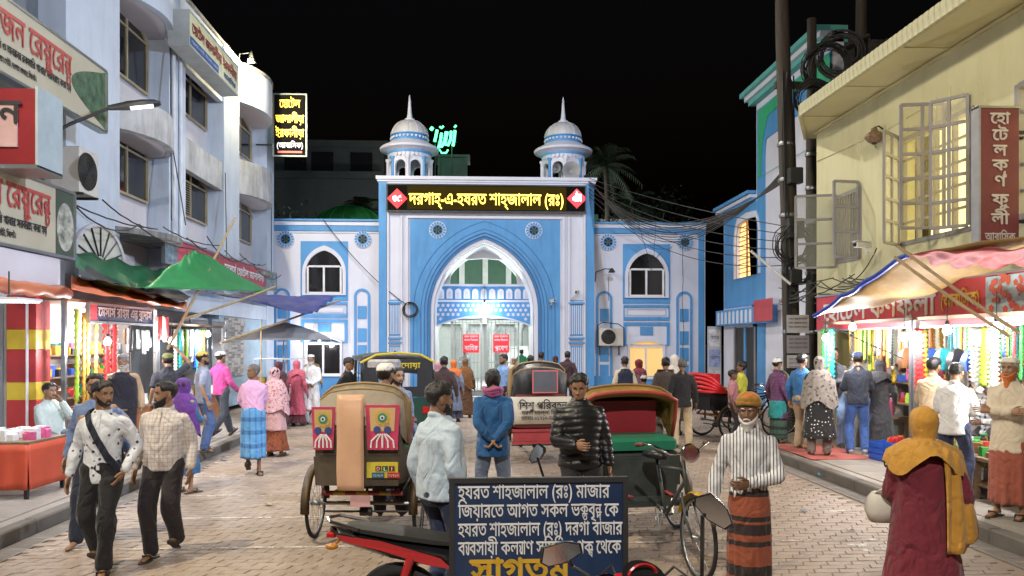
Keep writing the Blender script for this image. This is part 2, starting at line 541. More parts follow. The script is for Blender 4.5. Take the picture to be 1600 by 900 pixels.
def paver_material():
 m, nt, bs = _nt('clay_paver')
 g = nt.nodes.new('ShaderNodeNewGeometry')
 big = _noise(nt, g.outputs['Position'], 0.55, 5)
 n2 = _noise(nt, g.outputs['Position'], 5.5, 3)
 n3 = _noise(nt, g.outputs['Position'], 45, 3)
 c = _ramp(nt, n2, [(0.3, (0.285, 0.215, 0.165)), (0.5, (0.345, 0.268, 0.208)), (0.72, (0.40, 0.32, 0.255))])
 c = _mix(nt, _ramp(nt, big, [(0.32, (0.8,) * 3), (0.52, (0, 0, 0))]), c, (0.2, 0.155, 0.122))
 c = _mix(nt, _ramp(nt, n3, [(0.45, (0, 0, 0)), (0.75, (0.35,) * 3)]), c, (0.13, 0.105, 0.09))
 nt.links.new(c, bs.inputs['Base Color'])
 bs.inputs['Roughness'].default_value = 0.62
 _bump(nt, bs, n3, 0.3, 0.006)
 return m
M_PAVER = paver_material()
M_JOINT = mat('sand_joint', (0.26, 0.205, 0.165), 0.95, vscale=2, bump=0.3)
road = struct(MB().add([(KL - 6, -12, -0.012), (14, -12, -0.012), (14, 27.7, -0.012), (KL - 6, 27.7, -0.012)], [(0, 1, 2, 3)]).build('road', M_JOINT))
def paver(b, x, y, L, D, sk, rnd):
 j = 0.0035; ch = 0.005; z = rnd.uniform(-0.002, 0.003); t1, t2 = rnd.uniform(-0.0015, 0.0015), rnd.uniform(-0.0015, 0.0015)
 # zigzag-ended block: long sides slightly kinked
 pts = [(x + j, y + j), (x + L / 2, y + j - 0.008), (x + L - j, y + j), (x + L - j + sk, y + D - j), (x + L / 2 + sk, y + D - j - 0.008), (x + j + sk, y + D - j)]
 cx, cy = x + L / 2 + sk / 2, y + D / 2
 lo = [(px, py, -0.02) for px, py in pts]
 hi0 = [(px, py, z - ch) for px, py in pts]
 hi = [(cx + (px - cx) * 0.965, cy + (py - cy) * 0.93, z + t1 * (px - cx) * 8 + t2 * (py - cy) * 8) for px, py in pts]
 n = 6; vs = lo + hi0 + hi
 fs = [(12, 13, 14, 15, 16, 17)]
 for i in range(n):
  k = (i + 1) % n
  fs += [(i, k, n + k, n + i), (n + i, n + k, 2 * n + k, 2 * n + i)]
 b.add(vs, fs)
rnd = random.Random(3)
PL, PD = 0.225, 0.112
count = 0
protos = []
for q in range(6):
 b = MB(); paver(b, 0, 0, PL, PD, 0.035, rnd); protos.append(b.mesh('paver', M_PAVER))
rest = MB()
row = 0; y = 6.42
while y < 23.0:
 x = KL + 0.3 + (row % 2) * PL / 2
 xe = (KR - 0.34) if y < KEND else 8.4
 while x + PL < xe:
  px = (x - _s * 0)  # street axes are the world axes
  if count < 300 and abs(x + 0.1) < 4.9:
   o = link('paver', protos[rnd.randrange(6)], road, (x, y, 0)); count += 1
  else: paver(rest, x, y, PL, PD, 0.035, rnd)
  x += PL
 y += PD; row += 1
struct(rest.build('paver_field', M_PAVER, road), 'stuff')
b = MB(); b.box((KL, -12, -0.03), (KR, 6.41, -0.002)); b.build('paved_foreground', M_PAVER, road)
b = MB(); b.box((KL - 6, 23.02, -0.03), (14, 27.7, -0.003)); b.build('paved_forecourt', M_PAVER, road)
# worn painted lines across the road
def paint_material():
 m, nt, bs = _nt('worn_line_paint')
 g = nt.nodes.new('ShaderNodeNewGeometry')
 f = _ramp(nt, _noise(nt, g.outputs['Position'], 6, 5, 0.7), [(0.42, (0, 0, 0)), (0.6, (1, 1, 1))])
 tr = nt.nodes.new('ShaderNodeBsdfTransparent'); mx = nt.nodes.new('ShaderNodeMixShader')
 nt.links.new(f, mx.inputs[0]); nt.links.new(tr.outputs[0], mx.inputs[1]); nt.links.new(bs.outputs[0], mx.inputs[2])
 nt.links.new(mx.outputs[0], nt.nodes['Material Output'].inputs['Surface'])
 bs.inputs['Base Color'].default_value = (0.62, 0.57, 0.52, 1); bs.inputs['Roughness'].default_value = 0.7
 return m
M_LINE = paint_material()
for k, yy in enumerate((7.57, 8.86, 10.15, 11.6, 13.0, 14.5, 16.2)):
 b = MB(); b.box((KL + 0.35, yy, 0.0035), (KR - 0.4, yy + 0.05, 0.0055)); b.build('painted_line', M_LINE, road)
# spilled white patch near the right kerb
p = onG(1365, 857)
b = MB(); pts = []
for k in range(40):
 a = 2 * math.pi * k / 40; r = 1 + 0.35 * noise.noise(Vector((math.cos(a) * 1.7, math.sin(a) * 1.7, 3)))
 pts.append((p.x + 0.2 * r * math.cos(a), p.y + 0.16 * r * math.sin(a) - 0.06 * math.cos(a), 0.0065))
b.add(pts, [tuple(range(40))]); b.build('spilled_patch', M_LINE, road)

M_CONC = mat('pavement_concrete', (0.28, 0.25, 0.215), 0.8, vscale=1.2, var=0.25, bump=0.25, bscale=30, stain=((0.2, 0.18, 0.16), 0.4))
M_KERB = mat('kerb_concrete', (0.13, 0.115, 0.1), 0.85, vscale=2.5, var=0.35, bump=0.4, bscale=25)
M_DRAIN = mat('drain_concrete', (0.19, 0.17, 0.15), 0.8, vscale=4, var=0.25, bump=0.3)
def pavement(name, x0, x1, y0, y1, kerb_x, side):
 b = MB(); b.box((x0, y0, -0.03), (x1, y1, 0.128)); root = struct(b.build(name, M_CONC))
 # paving slabs where they can be told apart
 sl = MB(); sl.bbox((0.004, 0.004, 0), (0.596, 0.596, 0.014), 0.006); sm = sl.mesh('paving_slab', M_CONC)
 w0, w1 = (x0, x1) if side > 0 else (x0, x1)
 n = 0
 yy = max(y0, 6.6)
 while yy + 0.6 <= y1 and yy < 19:
  for k in range(4):
   xx = (x0 + 0.17 + 0.6 * k) if side > 0 else (x1 - 0.17 - 0.6 * (k + 1))
   if x0 <= xx and xx + 0.6 <= x1: link('paving_slab', sm, root, (xx, yy, 0.128)); n += 1
  yy += 0.6
 ks = MB(); ks.bbox((-0.08, 0.004, 0), (0.08, 0.896, 0.15), 0.018); km = ks.mesh('kerb_stone', M_KERB)
 dr = MB(); dr.bbox((-0.13, 0.004, 0), (0.13, 0.446, 0.008), 0.004)
 for q in range(7): dr.box((-0.09, 0.05 + q * 0.05, 0.008), (0.09, 0.068 + q * 0.05, 0.0105))
 dm = dr.mesh('drain_cover', M_DRAIN)
 yy = 5.6
 while yy < y1 - 0.5:
  link('kerb_stone', km, root, (kerb_x, yy, -0.002)); yy += 0.9
 yy = 5.9
 while yy < y1 - 0.3:
  link('drain_cover', dm, root, (kerb_x - side * 0.22, yy, -0.006)); yy += 0.45
 return root
pavement('pavement_left', -9.0, KL - 0.08, -6, 19.4, KL - 0.0, -1)
pavement('pavement_right', KR + 0.08, 9.4, -6, KEND, KR + 0.0, 1)
# end of the right pavement: a return kerb
# ================================================================ the blue and white gateway
GY, WY = 28.0, 28.45                       # front planes of the gate block and of its wings
M_WHITE = mat('gate_white_paint', (0.64, 0.65, 0.74), 0.6, vscale=0.9, var=0.08, bump=0.12, bscale=18, stain=((0.48, 0.46, 0.48), 0.3))
M_BLUE = mat('gate_blue_paint', (0.085, 0.295, 0.60), 0.55, vscale=1.1, var=0.12, bump=0.12, bscale=18, stain=((0.05, 0.19, 0.4), 0.5))
M_DKGLASS = mat('dark_glass', (0.012, 0.011, 0.012), 0.08, var=0.1, bump=0.0, spec=0.6)
M_WFRAME = mat('white_window_frame', (0.7, 0.7, 0.72), 0.45, bump=0.04)
gate = thing('shrine_gateway', 'blue and white shrine gateway with pointed arch, twin turrets and two-storey wings', 'gateway', (0, 0, 0))
def gx(x): return Xy(x, GY)
def gz(y, x=757): return Zy(x, y, GY)
def wx(x): return Xy(x, WY)
def wz(y, x): return Zy(x, y, WY)
def pan(name, outline, y0, y1, m, holes=(), parent=gate, smooth=False):
 b = MB(); b.plate(outline, holes, y0, y1); return b.build(name, m, parent, smooth)
def ringplate(name, outer, inner, y0, y1, m, parent=gate):
 """band between two arch outlines with the same number of points, open at the foot"""
 b = MB(); n = len(outer)
 vs = [(a, y, c) for y in (y0, y1) for a, c in outer] + [(a, y, c) for y in (y0, y1) for a, c in inner]
 fs = []
 for i in range(n - 1):
  fs += [(i, 2 * n + i, 2 * n + i + 1, i + 1), (n + i, n + i + 1, 3 * n + i + 1, 3 * n + i),
      (i, i + 1, n + i + 1, n + i), (2 * n + i, 3 * n + i, 3 * n + i + 1, 2 * n + i + 1)]
 fs += [(0, n, 3 * n, 2 * n), (n - 1, 3 * n - 1, 4 * n - 1, 2 * n - 1)]
 b.add(vs, fs); return b.build(name, m, parent)
vy_end = 31.2
zt = gz(277)                                # top of the block
X0, X1 = gx(592), gx(928)
ax = gx(757); zs = gz(487)                  # arch axis and springing
def arch(xl, apex, foot=0.0, n=16): return pointed(gx(xl), 2 * ax - gx(xl), foot, zs, gz(apex), n)
A_in = arch(678, 379)
pan('wall', rect(X0, X1, 0, zt - 0.12), GY, GY + 0.6, M_WHITE, [[p for p in A_in[:1]] and [(a, max(c, 0.001)) for a, c in A_in]])
b = MB(); b.box((X0 - 0.1, GY - 0.12, zt - 0.12), (X1 + 0.1, GY + 2.2, zt)); b.box((X0 - 0.05, GY - 0.07, zt - 0.2), (X1 + 0.05, GY + 0.2, zt - 0.122)); b.build('cornice', M_WHITE, gate)
b = MB(); za = A_in[len(A_in) // 2][1] + 0.15
for lo, hi in ((X0 + 0.01, A_in[0][0] - 0.1), (A_in[-1][0] + 0.1, X1 - 0.01)): b.box((lo, GY + 0.61, 0), (hi, vy_end, za))
b.box((X0 + 0.01, GY + 0.61, za + 0.002), (X1 - 0.01, vy_end, zt - 0.125)); b.build('roof_block', M_WHITE, gate)
# blue edge bands and white raised strips
for s, (a, c) in (('l', (592, 604)), ('r', (916, 928))):
 pan('edge_band', rect(gx(a), gx(c), 0.02, zt - 0.215), GY - 0.05, GY + 0.002, M_BLUE)
pan('edge_band', rect(gx(604) + 0.002, gx(916) - 0.002, gz(284), zt - 0.215), GY - 0.05, GY + 0.002, M_BLUE)
for a, c in ((605, 608), (626, 629), (634, 638), (878, 882), (887, 890), (911, 914)):
 pan('raised_strip', rect(gx(a), gx(c), 0.03, gz(287 if a in (605, 911) else 338)), GY - 0.08, GY + 0.003, M_WHITE)
pan('raised_strip', rect(gx(608) + .003, gx(911) - .003, gz(290), gz(286.5)), GY - 0.08, GY + 0.003, M_WHITE)
pan('raised_strip', rect(gx(638) + .003, gx(878) - .003, gz(342), gz(338)), GY - 0.08, GY + 0.003, M_WHITE)
# blue field and the stepped arch mouldings
F_out = rect(gx(641), gx(875), 0.015, gz(343.5))
A_f = arch(652, 352)
pan('blue_field', F_out, GY - 0.03, GY + 0.001, M_BLUE, [[(a, max(c, 0.02)) for a, c in A_f]])
steps = [(652, 352, 0.035), (658, 358.5, 0.06), (663, 364, 0.035), (668, 369, 0.01), (672.5, 373, -0.02)]
for k in range(len(steps) - 1):
 (a, p, d), (a2, p2, _) = steps[k], steps[k + 1]
 ringplate('arch_moulding', arch(a, p, 0.02), arch(a2, p2, 0.02), GY - d - 0.02, GY + 0.3, M_BLUE)
ringplate('arch_moulding', arch(672.5, 373, 0.02), arch(677.5, 378.5, 0.02), GY - 0.05, GY + 0.3, M_WHITE)
ringplate('arch_line', arch(645.5, 345.8, 0.02), arch(646.5, 346.6, 0.02), GY - 0.045, GY + 0.0, mat('blue_line_and_shade', (0.04, 0.14, 0.36), 0.6))
for a, p, d in steps[1:]:  # dark rings put a shadow line at each moulding step
 ringplate('arch_line', arch(a - 0.6, p - 0.6, 0.02), arch(a + 0.5, p + 0.5, 0.02), GY - 0.088, GY - 0.02, MATS['blue_line_and_shade'])
# fluted pilasters at both sides
for a, c in ((609, 626), (890, 911)):
 xa, xb = gx(a), gx(c)
 for y0, y1 in ((475, 524), (541, 606)):
  za, zb = gz(y1), gz(y0)
  pan('flute_panel', rect(xa, xb, za, zb), GY - 0.035, GY + 0.002, M_BLUE)
  b = MB(); n = 7
  for k in range(n):
   xx = xa + (xb - xa) * (k + 0.5) / n
   b.tube([(xx, GY - 0.04, za + 0.04), (xx, GY - 0.04, zb - 0.04)], (xb - xa) / n * 0.28, 6)
  b.build('flutes', M_WHITE, gate, True)
 for y, h in ((527, 3), (534, 3), (472, 3)):
  b = MB(); b.box((xa - 0.05, GY - 0.1, gz(y + h)), (xb + 0.05, GY + 0.002, gz(y))); b.build('pilaster_band', M_BLUE, gate)
 pan('pilaster_panel_line', rect(xa, xb, gz(470), gz(468.6)), GY - 0.02, GY + 0.002, M_BLUE)
# rosettes
def rosette(x, y, Y):
 c = onY(x, y, Y); r = 13.5 / 1200 * Y
 b = MB()
 b.plate([(c.x + r * math.cos(2 * math.pi * k / 28), c.z + r * math.sin(2 * math.pi * k / 28)) for k in range(28)], (), Y - 0.05, Y + 0.001)
 root = b.build('rosette', M_WHITE, gate)
 b = MB()
 for k in range(16):
  a = 2 * math.pi * k / 16; rot = Matrix.Rotation(-a, 3, 'Y')
  b.box((0.66 * r, -0.03, -0.1 * r), (0.92 * r, 0.0, 0.1 * r), rot=rot, piv=(0, 0, 0))
 b.xform(Matrix.Translation((c.x, Y - 0.048, c.z))); b.build('tick', M_BLUE, root)
 b = MB()
 b.plate([(c.x + r * 0.6 * math.cos(2 * math.pi * k / 24), c.z + r * 0.6 * math.sin(2 * math.pi * k / 24)) for k in range(24)], [[(c.x + r * 0.5 * math.cos(2 * math.pi * k / 24), c.z + r * 0.5 * math.sin(2 * math.pi * k / 24)) for k in range(24)]], Y - 0.07, Y - 0.045)
 b.build('ring', M_BLUE, root)
 b = MB()
 b.plate([(c.x + r * 0.5 * math.cos(2 * math.pi * k / 20), c.z + r * 0.5 * math.sin(2 * math.pi * k / 20)) for k in range(20)], (), Y - 0.056, Y - 0.045)
 b.build('glazing', mat('dark_green_glass', (0.01, 0.03, 0.022), 0.1, bump=0), root)
 b = MB()
 for k in range(3):
  rot = Matrix.Rotation(math.pi * k / 3, 3, 'Y'); b.box((-0.5 * r, -0.006, -0.025), (0.5 * r, 0.0, 0.025), rot=rot, piv=(0, 0, 0))
 b.xform(Matrix.Translation((c.x, Y - 0.06, c.z))); b.build('spoke_bar', mat('rosette_bar', (0.05, 0.09, 0.12), 0.5), root)
rosette(684, 359.5, GY); rosette(834, 360.5, GY)
# ---- vault, tympanum and gate leaves
M_VAULT = mat('vault_plaster', (0.62, 0.62, 0.62), 0.7, vscale=1.5, var=0.1)
vy0, vy1 = GY + 0.3, 31.2
b = MB()
rings = [[(a, y, c) for a, c in A_in] for y in (vy0, 29.3, vy1)]
b.loft(rings, cap=False, close=False); b.build('vault', M_VAULT, gate, True)
TY = 30.2
tx = lambda x: Xy(x, TY); tz = lambda y: Zy(757, y, TY)
TA = [(a, c) for a, c in A_in]
zb0 = tz(444)
# panel over the entrance with a segmental lower edge, below an open pointed lunette
up = [(a, c) for a, c in TA if c > zb0]
xl = min(a for a, c in up); xr = max(a for a, c in up)
lun = pointed(tx(703), 2 * ax - tx(703), zb0, zb0 + 0.02, tz(404), 12)
pan('tympanum', [(xl, zb0)] + up + [(xr, zb0)], TY, TY + 0.25, M_VAULT, [[(a, c + 0.01) for a, c in lun]])
xa, xb = A_in[0][0], A_in[-1][0]
seg = [(xa, tz(516))] + [(xa + (xb - xa) * k / 16, tz(509) + (tz(494) - tz(509)) * (1 - (k / 8 - 1) ** 2)) for k in range(17)] + [(xb, tz(516))]
band = [(xa, zb0 - 0.003), (xb, zb0 - 0.003)] + list(reversed(seg[1:-1]))
pan('entrance_panel', band, TY - 0.05, TY + 0.25, M_BLUE)
b = MB(); pts = [(a, TY - 0.07, c) for a, c in seg[1:-1]]; b.tube(pts, 0.035, 6); b.build('panel_edge', M_WHITE, gate, True)
pan('panel_band', rect(xa, xb, tz(447.5), tz(444.5)), TY - 0.12, TY - 0.04, M_WHITE)
pan('panel_band', rect(xa, xb, tz(472), tz(469)), TY - 0.1, TY - 0.04, M_WHITE)
nn = 11
for k in range(nn):
 x0 = xa + (xb - xa) * (k + 0.14) / nn; x1 = xa + (xb - xa) * (k + 0.86) / nn
 pan('balustrade_panel', roundarch(x0, x1, tz(467), tz(456), 8), TY - 0.085, TY - 0.048, M_WHITE)
 pan('niche', roundarch(x0 + 0.07, x1 - 0.07, tz(466), tz(458), 8), TY - 0.09, TY - 0.083, M_BLUE if False else mat('niche_pale', (0.5, 0.57, 0.66), 0.6))
def star(cx, cz, r): return [(cx + (r if k % 2 == 0 else r * 0.5) * math.sin(math.pi * k / 6), cz + (r if k % 2 == 0 else r * 0.5) * math.cos(math.pi * k / 6)) for k in range(12)]
for rrow, (yy, off) in enumerate(((477.5, 0), (484.5, 0.5), (491.5, 0), (498.5, 0.5))):
 for k in range(19):
  cx = xa + (xb - xa) * (k + 0.25 + off) / 18.7; cz = tz(yy)
  t = (cx - xa) / (xb - xa) * 2 - 1
  low = tz(509) + (tz(494) - tz(509)) * (1 - t * t)
  if cz - 0.1 < low + 0.06 or cx > xb - 0.08: continue
  pan('star', star(cx, cz, 0.085), TY - 0.058, TY - 0.048, M_WHITE)
# metal gate leaves with red notices
M_GRILLE = mat('gate_grille', (0.5, 0.52, 0.53), 0.35, metal=0.7)
GTY = 30.6
for k, (a, c) in enumerate(((706, 752), (762, 810))):
 t = thing('grille_gate', ('left' if k == 0 else 'right') + '-hand steel grille gate leaf under the star-patterned panel', 'gate')
 xa2, xb2 = Xy(a, GTY), Xy(c, GTY); top = Zy(757, 497, GTY)
 b = MB()
 for x in (xa2, xb2): b.box((x - 0.035, GTY - 0.03, 0.05), (x + 0.035, GTY + 0.03, top))
 for z in (0.08, 1.2, top - 0.06): b.box((xa2 + 0.035, GTY - 0.025, z - 0.03), (xb2 - 0.035, GTY + 0.025, z + 0.03))
 b.build('frame', M_GRILLE, t)
 for q in range(1, 8):
  x = xa2 + (xb2 - xa2) * q / 8
  b = MB(); b.tube([(x, GTY, 0.1), (x, GTY, top - 0.08)], 0.014, 6); b.build('bar', M_GRILLE, t)
 for z in (1.75, 2.1, 2.45, 2.8):
  b = MB(); b.box((xa2 + 0.04, GTY - 0.012, z - 0.012), (xb2 - 0.04, GTY + 0.012, z + 0.012)); b.build('rail', M_GRILLE, t)
 sx = 736 if k == 0 else 783
 sg = thing('notice', ('red exit notice' if k == 0 else 'red entrance notice') + ' with white writing under a pointed wire hanger on the gate', 'sign')
 x0, x1 = Xy(sx - 12.5, GTY - 0.1), Xy(sx + 12.5, GTY - 0.1); z0, z1 = Zy(757, 551, GTY - .1), Zy(757, 522.5, GTY - .1)
 b = MB(); b.box((x0, GTY - 0.12, z0), (x1, GTY - 0.09, z1)); b.build('panel', emit('red_backlit', (0.75, 0.03, 0.045), 0.35), sg)
 b = MB(); b.tube([(x0, GTY - 0.1, z1), ((x0 + x1) / 2, GTY - 0.1, z1 + 0.33), (x1, GTY - 0.1, z1)], 0.014, 6); b.build('hanger', M_WFRAME, sg)
 wm = mat('sign_white', (0.8, 0.8, 0.8), 0.5, var=0, bump=0)
 lettering(sg, 'বাহির' if k == 0 else 'প্রবেশ', ((x0 + x1) / 2, GTY - 0.121, z0 + 0.1), x1 - x0 - 0.12, 0.26, wm, center=True, bold=0.02)
 for z, tx_ in ((z1 - 0.12, 'হযরত শাহজালাল'), (z1 - 0.26, 'মাজার জিয়ারত')):
  lettering(sg, tx_, ((x0 + x1) / 2, GTY - 0.121, z), x1 - x0 - 0.1, 0.11, wm, center=True, bold=0.02)
# ---- wings
def arched_window(parent, xa, xb, z0, zspr, zap, Y, lit=None, name='window', kind='pointed'):
 """white-framed window with a fanlight over two sliding panes"""
 fr = pointed(xa, xb, z0, zspr, zap, 10) if kind == 'pointed' else segarch(xa, xb, z0, zspr, zap, 10)
 w = xb - xa; ins = w * 0.075
 inn = pointed(xa + ins, xb - ins, z0 + ins * 0.4, zspr, zap - ins * 1.5, 10) if kind == 'pointed' else segarch(xa + ins * .5, xb - ins * .5, z0 + ins * 0.4, zspr, zap - ins * .8, 10)
 b = MB(); b.plate(fr, [inn], Y - 0.07, Y + 0.05); root = b.build(name, M_WHITE, parent)
 gl = MB(); gl.plate(inn, (), Y + 0.022, Y + 0.027); gl.build('pane', lit or M_DKGLASS, root)
 b = MB()
 zi = z0 + ins * 0.4; i2 = ins * 1.6 if kind == 'pointed' else ins * .5; t = 0.035
 tb = zspr + 0.25 if kind == 'pointed' else zspr - 0.05
 for x in (xa + i2, (xa + xb) / 2 - 0.015, xb - i2): b.box((x - t, Y - 0.02, zi), (x + t, Y + 0.028, tb))
 for z in (zi + 0.03, tb): b.box((xa + i2 + t, Y - 0.025, z - t), (xb - i2 - t, Y + 0.026, z + t))
 b.build('frame', M_WFRAME, root)
 return root
M_LITCURT = emit('lit_curtain', (0.9, 0.55, 0.2), 0.42)
def wing(side, xl, xr, c_img, lit, ytop, dy):
 Y = WY
 xa, xb = wx(xl), wx(xr); zt = wz(ytop, c_img)
 Z = lambda y: wz(y + dy, c_img)
 S = lambda dx: wx(c_img + dx)
 blue_r = rect(S(-37), S(37), Z(470), Z(377))
 b = MB(); b.box((xa, Y, 0), (xb, Y + 0.5, zt - 0.05)); b.build('wall', M_WHITE, gate)
 b = MB(); b.box((xa, Y - 0.16, zt - 0.07), (xb, Y + 2.5, zt)); b.build('cornice', M_BLUE, gate)
 for (y0, y1, m, d) in ((352.5, 346.5, M_WHITE, 0.1), (357, 352.6, M_BLUE, 0.07), (361, 357.1, M_BLUE, 0.07), (364, 362, M_WHITE, 0.04)):
  pan('cornice_band', rect(xa, xb, Z(y0), Z(y1)), Y - d, Y + 0.002, m)
 pan('base_band', rect(xa, xb, 0.02, 0.75), Y - 0.06, Y + 0.002, M_BLUE)
 pan('window_field', blue_r, Y - 0.03, Y + 0.002, M_BLUE, [pointed(S(-34) + .02, S(34) - .02, Z(461) + .02, Z(427), Z(384) - .03, 10)])
 arched_window(gate, S(-34), S(34), Z(461), Z(427), Z(384), Y - 0.035)
 pan('sill_panel', rect(S(-36), S(36), Z(476), Z(472)), Y - 0.05, Y + 0.002, M_BLUE)
 pan('sill_panel', rect(S(-36), S(36), Z(496), Z(491)), Y - 0.05, Y + 0.002, M_BLUE)
 for s in (-36, 34.4): pan('sill_panel', rect(S(s), S(s + 1.6), Z(490.8), Z(476.2)), Y - 0.05, Y + 0.002, M_BLUE)
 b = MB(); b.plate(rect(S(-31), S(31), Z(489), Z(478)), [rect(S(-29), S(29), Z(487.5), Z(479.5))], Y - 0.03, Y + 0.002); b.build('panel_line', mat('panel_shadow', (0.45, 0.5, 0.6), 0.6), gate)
 b = MB(); b.plate(rect(S(-36), S(36), Z(535), Z(499)), [rect(S(-31.5), S(31.5), Z(534), Z(504))], Y - 0.05, Y + 0.002); b.build('lower_frame', M_BLUE, gate)
 pan('blue_plaque', rect(S(-10), S(10), Z(519), Z(506)), Y - 0.04, Y + 0.002, M_BLUE)
 arched_window(gate, S(-30), S(28), Z(588), Z(535), Z(525), Y - 0.04, lit, kind='seg')
 for s in (-66, 59 if side > 0 else 59):
  x0, x1 = S(s - 12.5), S(s + 12.5) if True else 0
  o = roundarch(x0, x1, Z(606), Z(463), 10); i = roundarch(x0 + 0.085, x1 - 0.085, Z(605), Z(463), 10)
  b = MB(); b.plate(o, [i], Y - 0.05, Y + 0.002); b.build('arched_panel', M_BLUE, gate)
  for y0, y1 in ((498, 478), (534, 513), (560, 539), (585, 565)):
   pan('blue_square', rect(S(s - 6.8), S(s + 6.8), Z(y0), Z(y1)), Y - 0.03, Y + 0.002, M_BLUE)
 for s in (-60, 60): rosette(c_img + s, 374 + dy, Y)
wing(-1, 410, 593, 507, None, 343, 0)
wing(1, 927, 1102, 1010, M_LITCURT, 348, 4.5)
pan('edge_band', rect(wx(1091), wx(1100), 0.02, wz(366, 1095)), WY - 0.05, WY + 0.002, M_BLUE)
# ---- turrets
def turret(x, ybase, label):
 Y = GY + 1.0
 c = onY(x, ybase, Y); k = Y / 1200 * 1.0
 t = bpy.data.objects.new('turret', None); COL.objects.link(t); t.parent = gate; t.location = (c.x, Y, zt - 0.02)
 n = 8; r = 31 * k; h = 42 * k
 b = MB()                                  # arcade drum: eight arched faces
 for q in range(n):
  a = 2 * math.pi * (q + 0.5) / n; hw = r * math.tan(math.pi / n); ap = r
  e = Vector((-math.sin(a), math.cos(a), 0)); nn_ = Vector((math.cos(a), math.sin(a), 0))
  hole = roundarch(-hw * 0.68, hw * 0.68, 0.02, h * 0.5, 8)
  b.plate(rect(-hw, hw, 0, h), [hole], 0, 0.1, fn=lambda u, y, v: e * u + nn_ * (ap - y) + Vector((0, 0, v)))
 b.build('arcade', M_WHITE, t)
 for q in range(n):
  a = 2 * math.pi * q / n; rr = r / math.cos(math.pi / n)
  b = MB(); b.lathe([(0.09, 0), (0.09, 0.1), (0.055, 0.14), (0.055, h * 0.72), (0.09, h * 0.78), (0.09, h * 0.84)], (rr * math.cos(a), rr * math.sin(a), 0), 10)
  b.build('colonnette', M_BLUE if q % 2 else M_WHITE, t, True)
 b = MB()
 for q in range(32):
  a = 2 * math.pi * q / 32; e = Vector((-math.sin(a), math.cos(a), 0)); nv = Vector((math.cos(a), math.sin(a), 0)); rr = r * 1.04
  b.plate([(-0.07, h), (0.07, h), (0.07, h * 0.9), (0, h * 0.82), (-0.07, h * 0.9)], (), 0, 0.03, fn=lambda u, y, v: e * u + nv * (rr + 0.03 - y) + Vector((0, 0, v)))
 b.build('scalloped_trim', M_WHITE, t)
 b = MB(); b.lathe([(r * 1.02, h), (r * 1.1, h + 3 * k), (45 * k, h + 6 * k), (46 * k, h + 9 * k), (44 * k, h + 11 * k), (r * 1.05, h + 17 * k), (r * .98, h + 19 * k)], n=40); b.build('eave', M_WHITE, t, True)
 b = MB(); b.lathe([(r * 1.01, h - 1 * k), (r * 1.12, h + 2.5 * k), (r * 1.12, h - 1 * k)], n=40); b.build('eave_band', M_BLUE, t, True)
 b = MB(); z0 = h + 19 * k; b.lathe([(29 * k, z0), (29 * k, z0 + 3 * k), (27.5 * k, z0 + 3.2 * k), (27.5 * k, z0 + 9 * k), (29.5 * k, z0 + 9.4 * k), (29.5 * k, z0 + 11 * k)], n=36); b.build('drum', M_BLUE, t, True)
 b = MB()
 for q in range(28):
  a = 2 * math.pi * q / 28; b.ball((28.3 * k * math.cos(a), 28.3 * k * math.sin(a), z0 + 6 * k), 2.1 * k, 6, 4)
 b.build('bead_trim', M_WHITE, t, True)
 z1 = z0 + 11 * k
 prof = [(29 * k * math.cos(a), z1 + 25 * k * math.sin(a)) for a in [math.pi / 2 * q / 10 for q in range(10)]] + [(4.5 * k, z1 + 25.3 * k)]
 b = MB(); b.lathe(prof, n=36)
 b.build('dome', mat('dome_paint', (0.58, 0.57, 0.57), 0.65, vscale=2, var=0.2, stain=((0.3, 0.29, 0.28), 0.4)), t, True)
 b = MB()
 for q in range(12):
  a = 2 * math.pi * q / 12
  b.tube([(29.2 * k * math.cos(e) * math.cos(a), 29.2 * k * math.cos(e) * math.sin(a), z1 + 25.2 * k * math.sin(e)) for e in [math.pi / 2 * w / 8 for w in range(8)]], 0.012, 4)
 b.build('dome_rib', M_WHITE, t)
 z2 = z1 + 25 * k
 b = MB(); b.lathe([(8 * k, z2 - 1 * k), (8 * k, z2 + 1.5 * k), (5 * k, z2 + 2.5 * k), (4 * k, z2 + 6 * k), (3 * k, z2 + 14 * k), (2.2 * k, z2 + 26 * k), (1.2 * k, z2 + 37 * k), (0.2 * k, z2 + 40 * k)], n=14); b.build('spire', M_WHITE, t, True)
 return t
turret(640, 272, '')
turret(880, 276, '')
# ---- LED name board
led = thing('led_signboard', 'long black LED name board with yellow lettering above the gateway arch', 'sign')
lx0, lx1, lz0, lz1 = gx(605.5), gx(914), gz(332.5), gz(291)
LY = GY - 0.22
b = MB(); b.box((lx0, LY, lz0), (lx1, GY - 0.085, lz1)); b.build('cabinet', mat('led_black', (0.006, 0.005, 0.003), 0.8, spec=0.1, bump=0), led)
b = MB(); b.plate(rect(lx0 - .02, lx1 + .02, lz0 - .02, lz1 + .02), [rect(lx0 + 0.03, lx1 - 0.03, lz0 + 0.03, lz1 - 0.03)], LY - 0.02, LY + 0.02); b.build('frame', M_METAL, led)
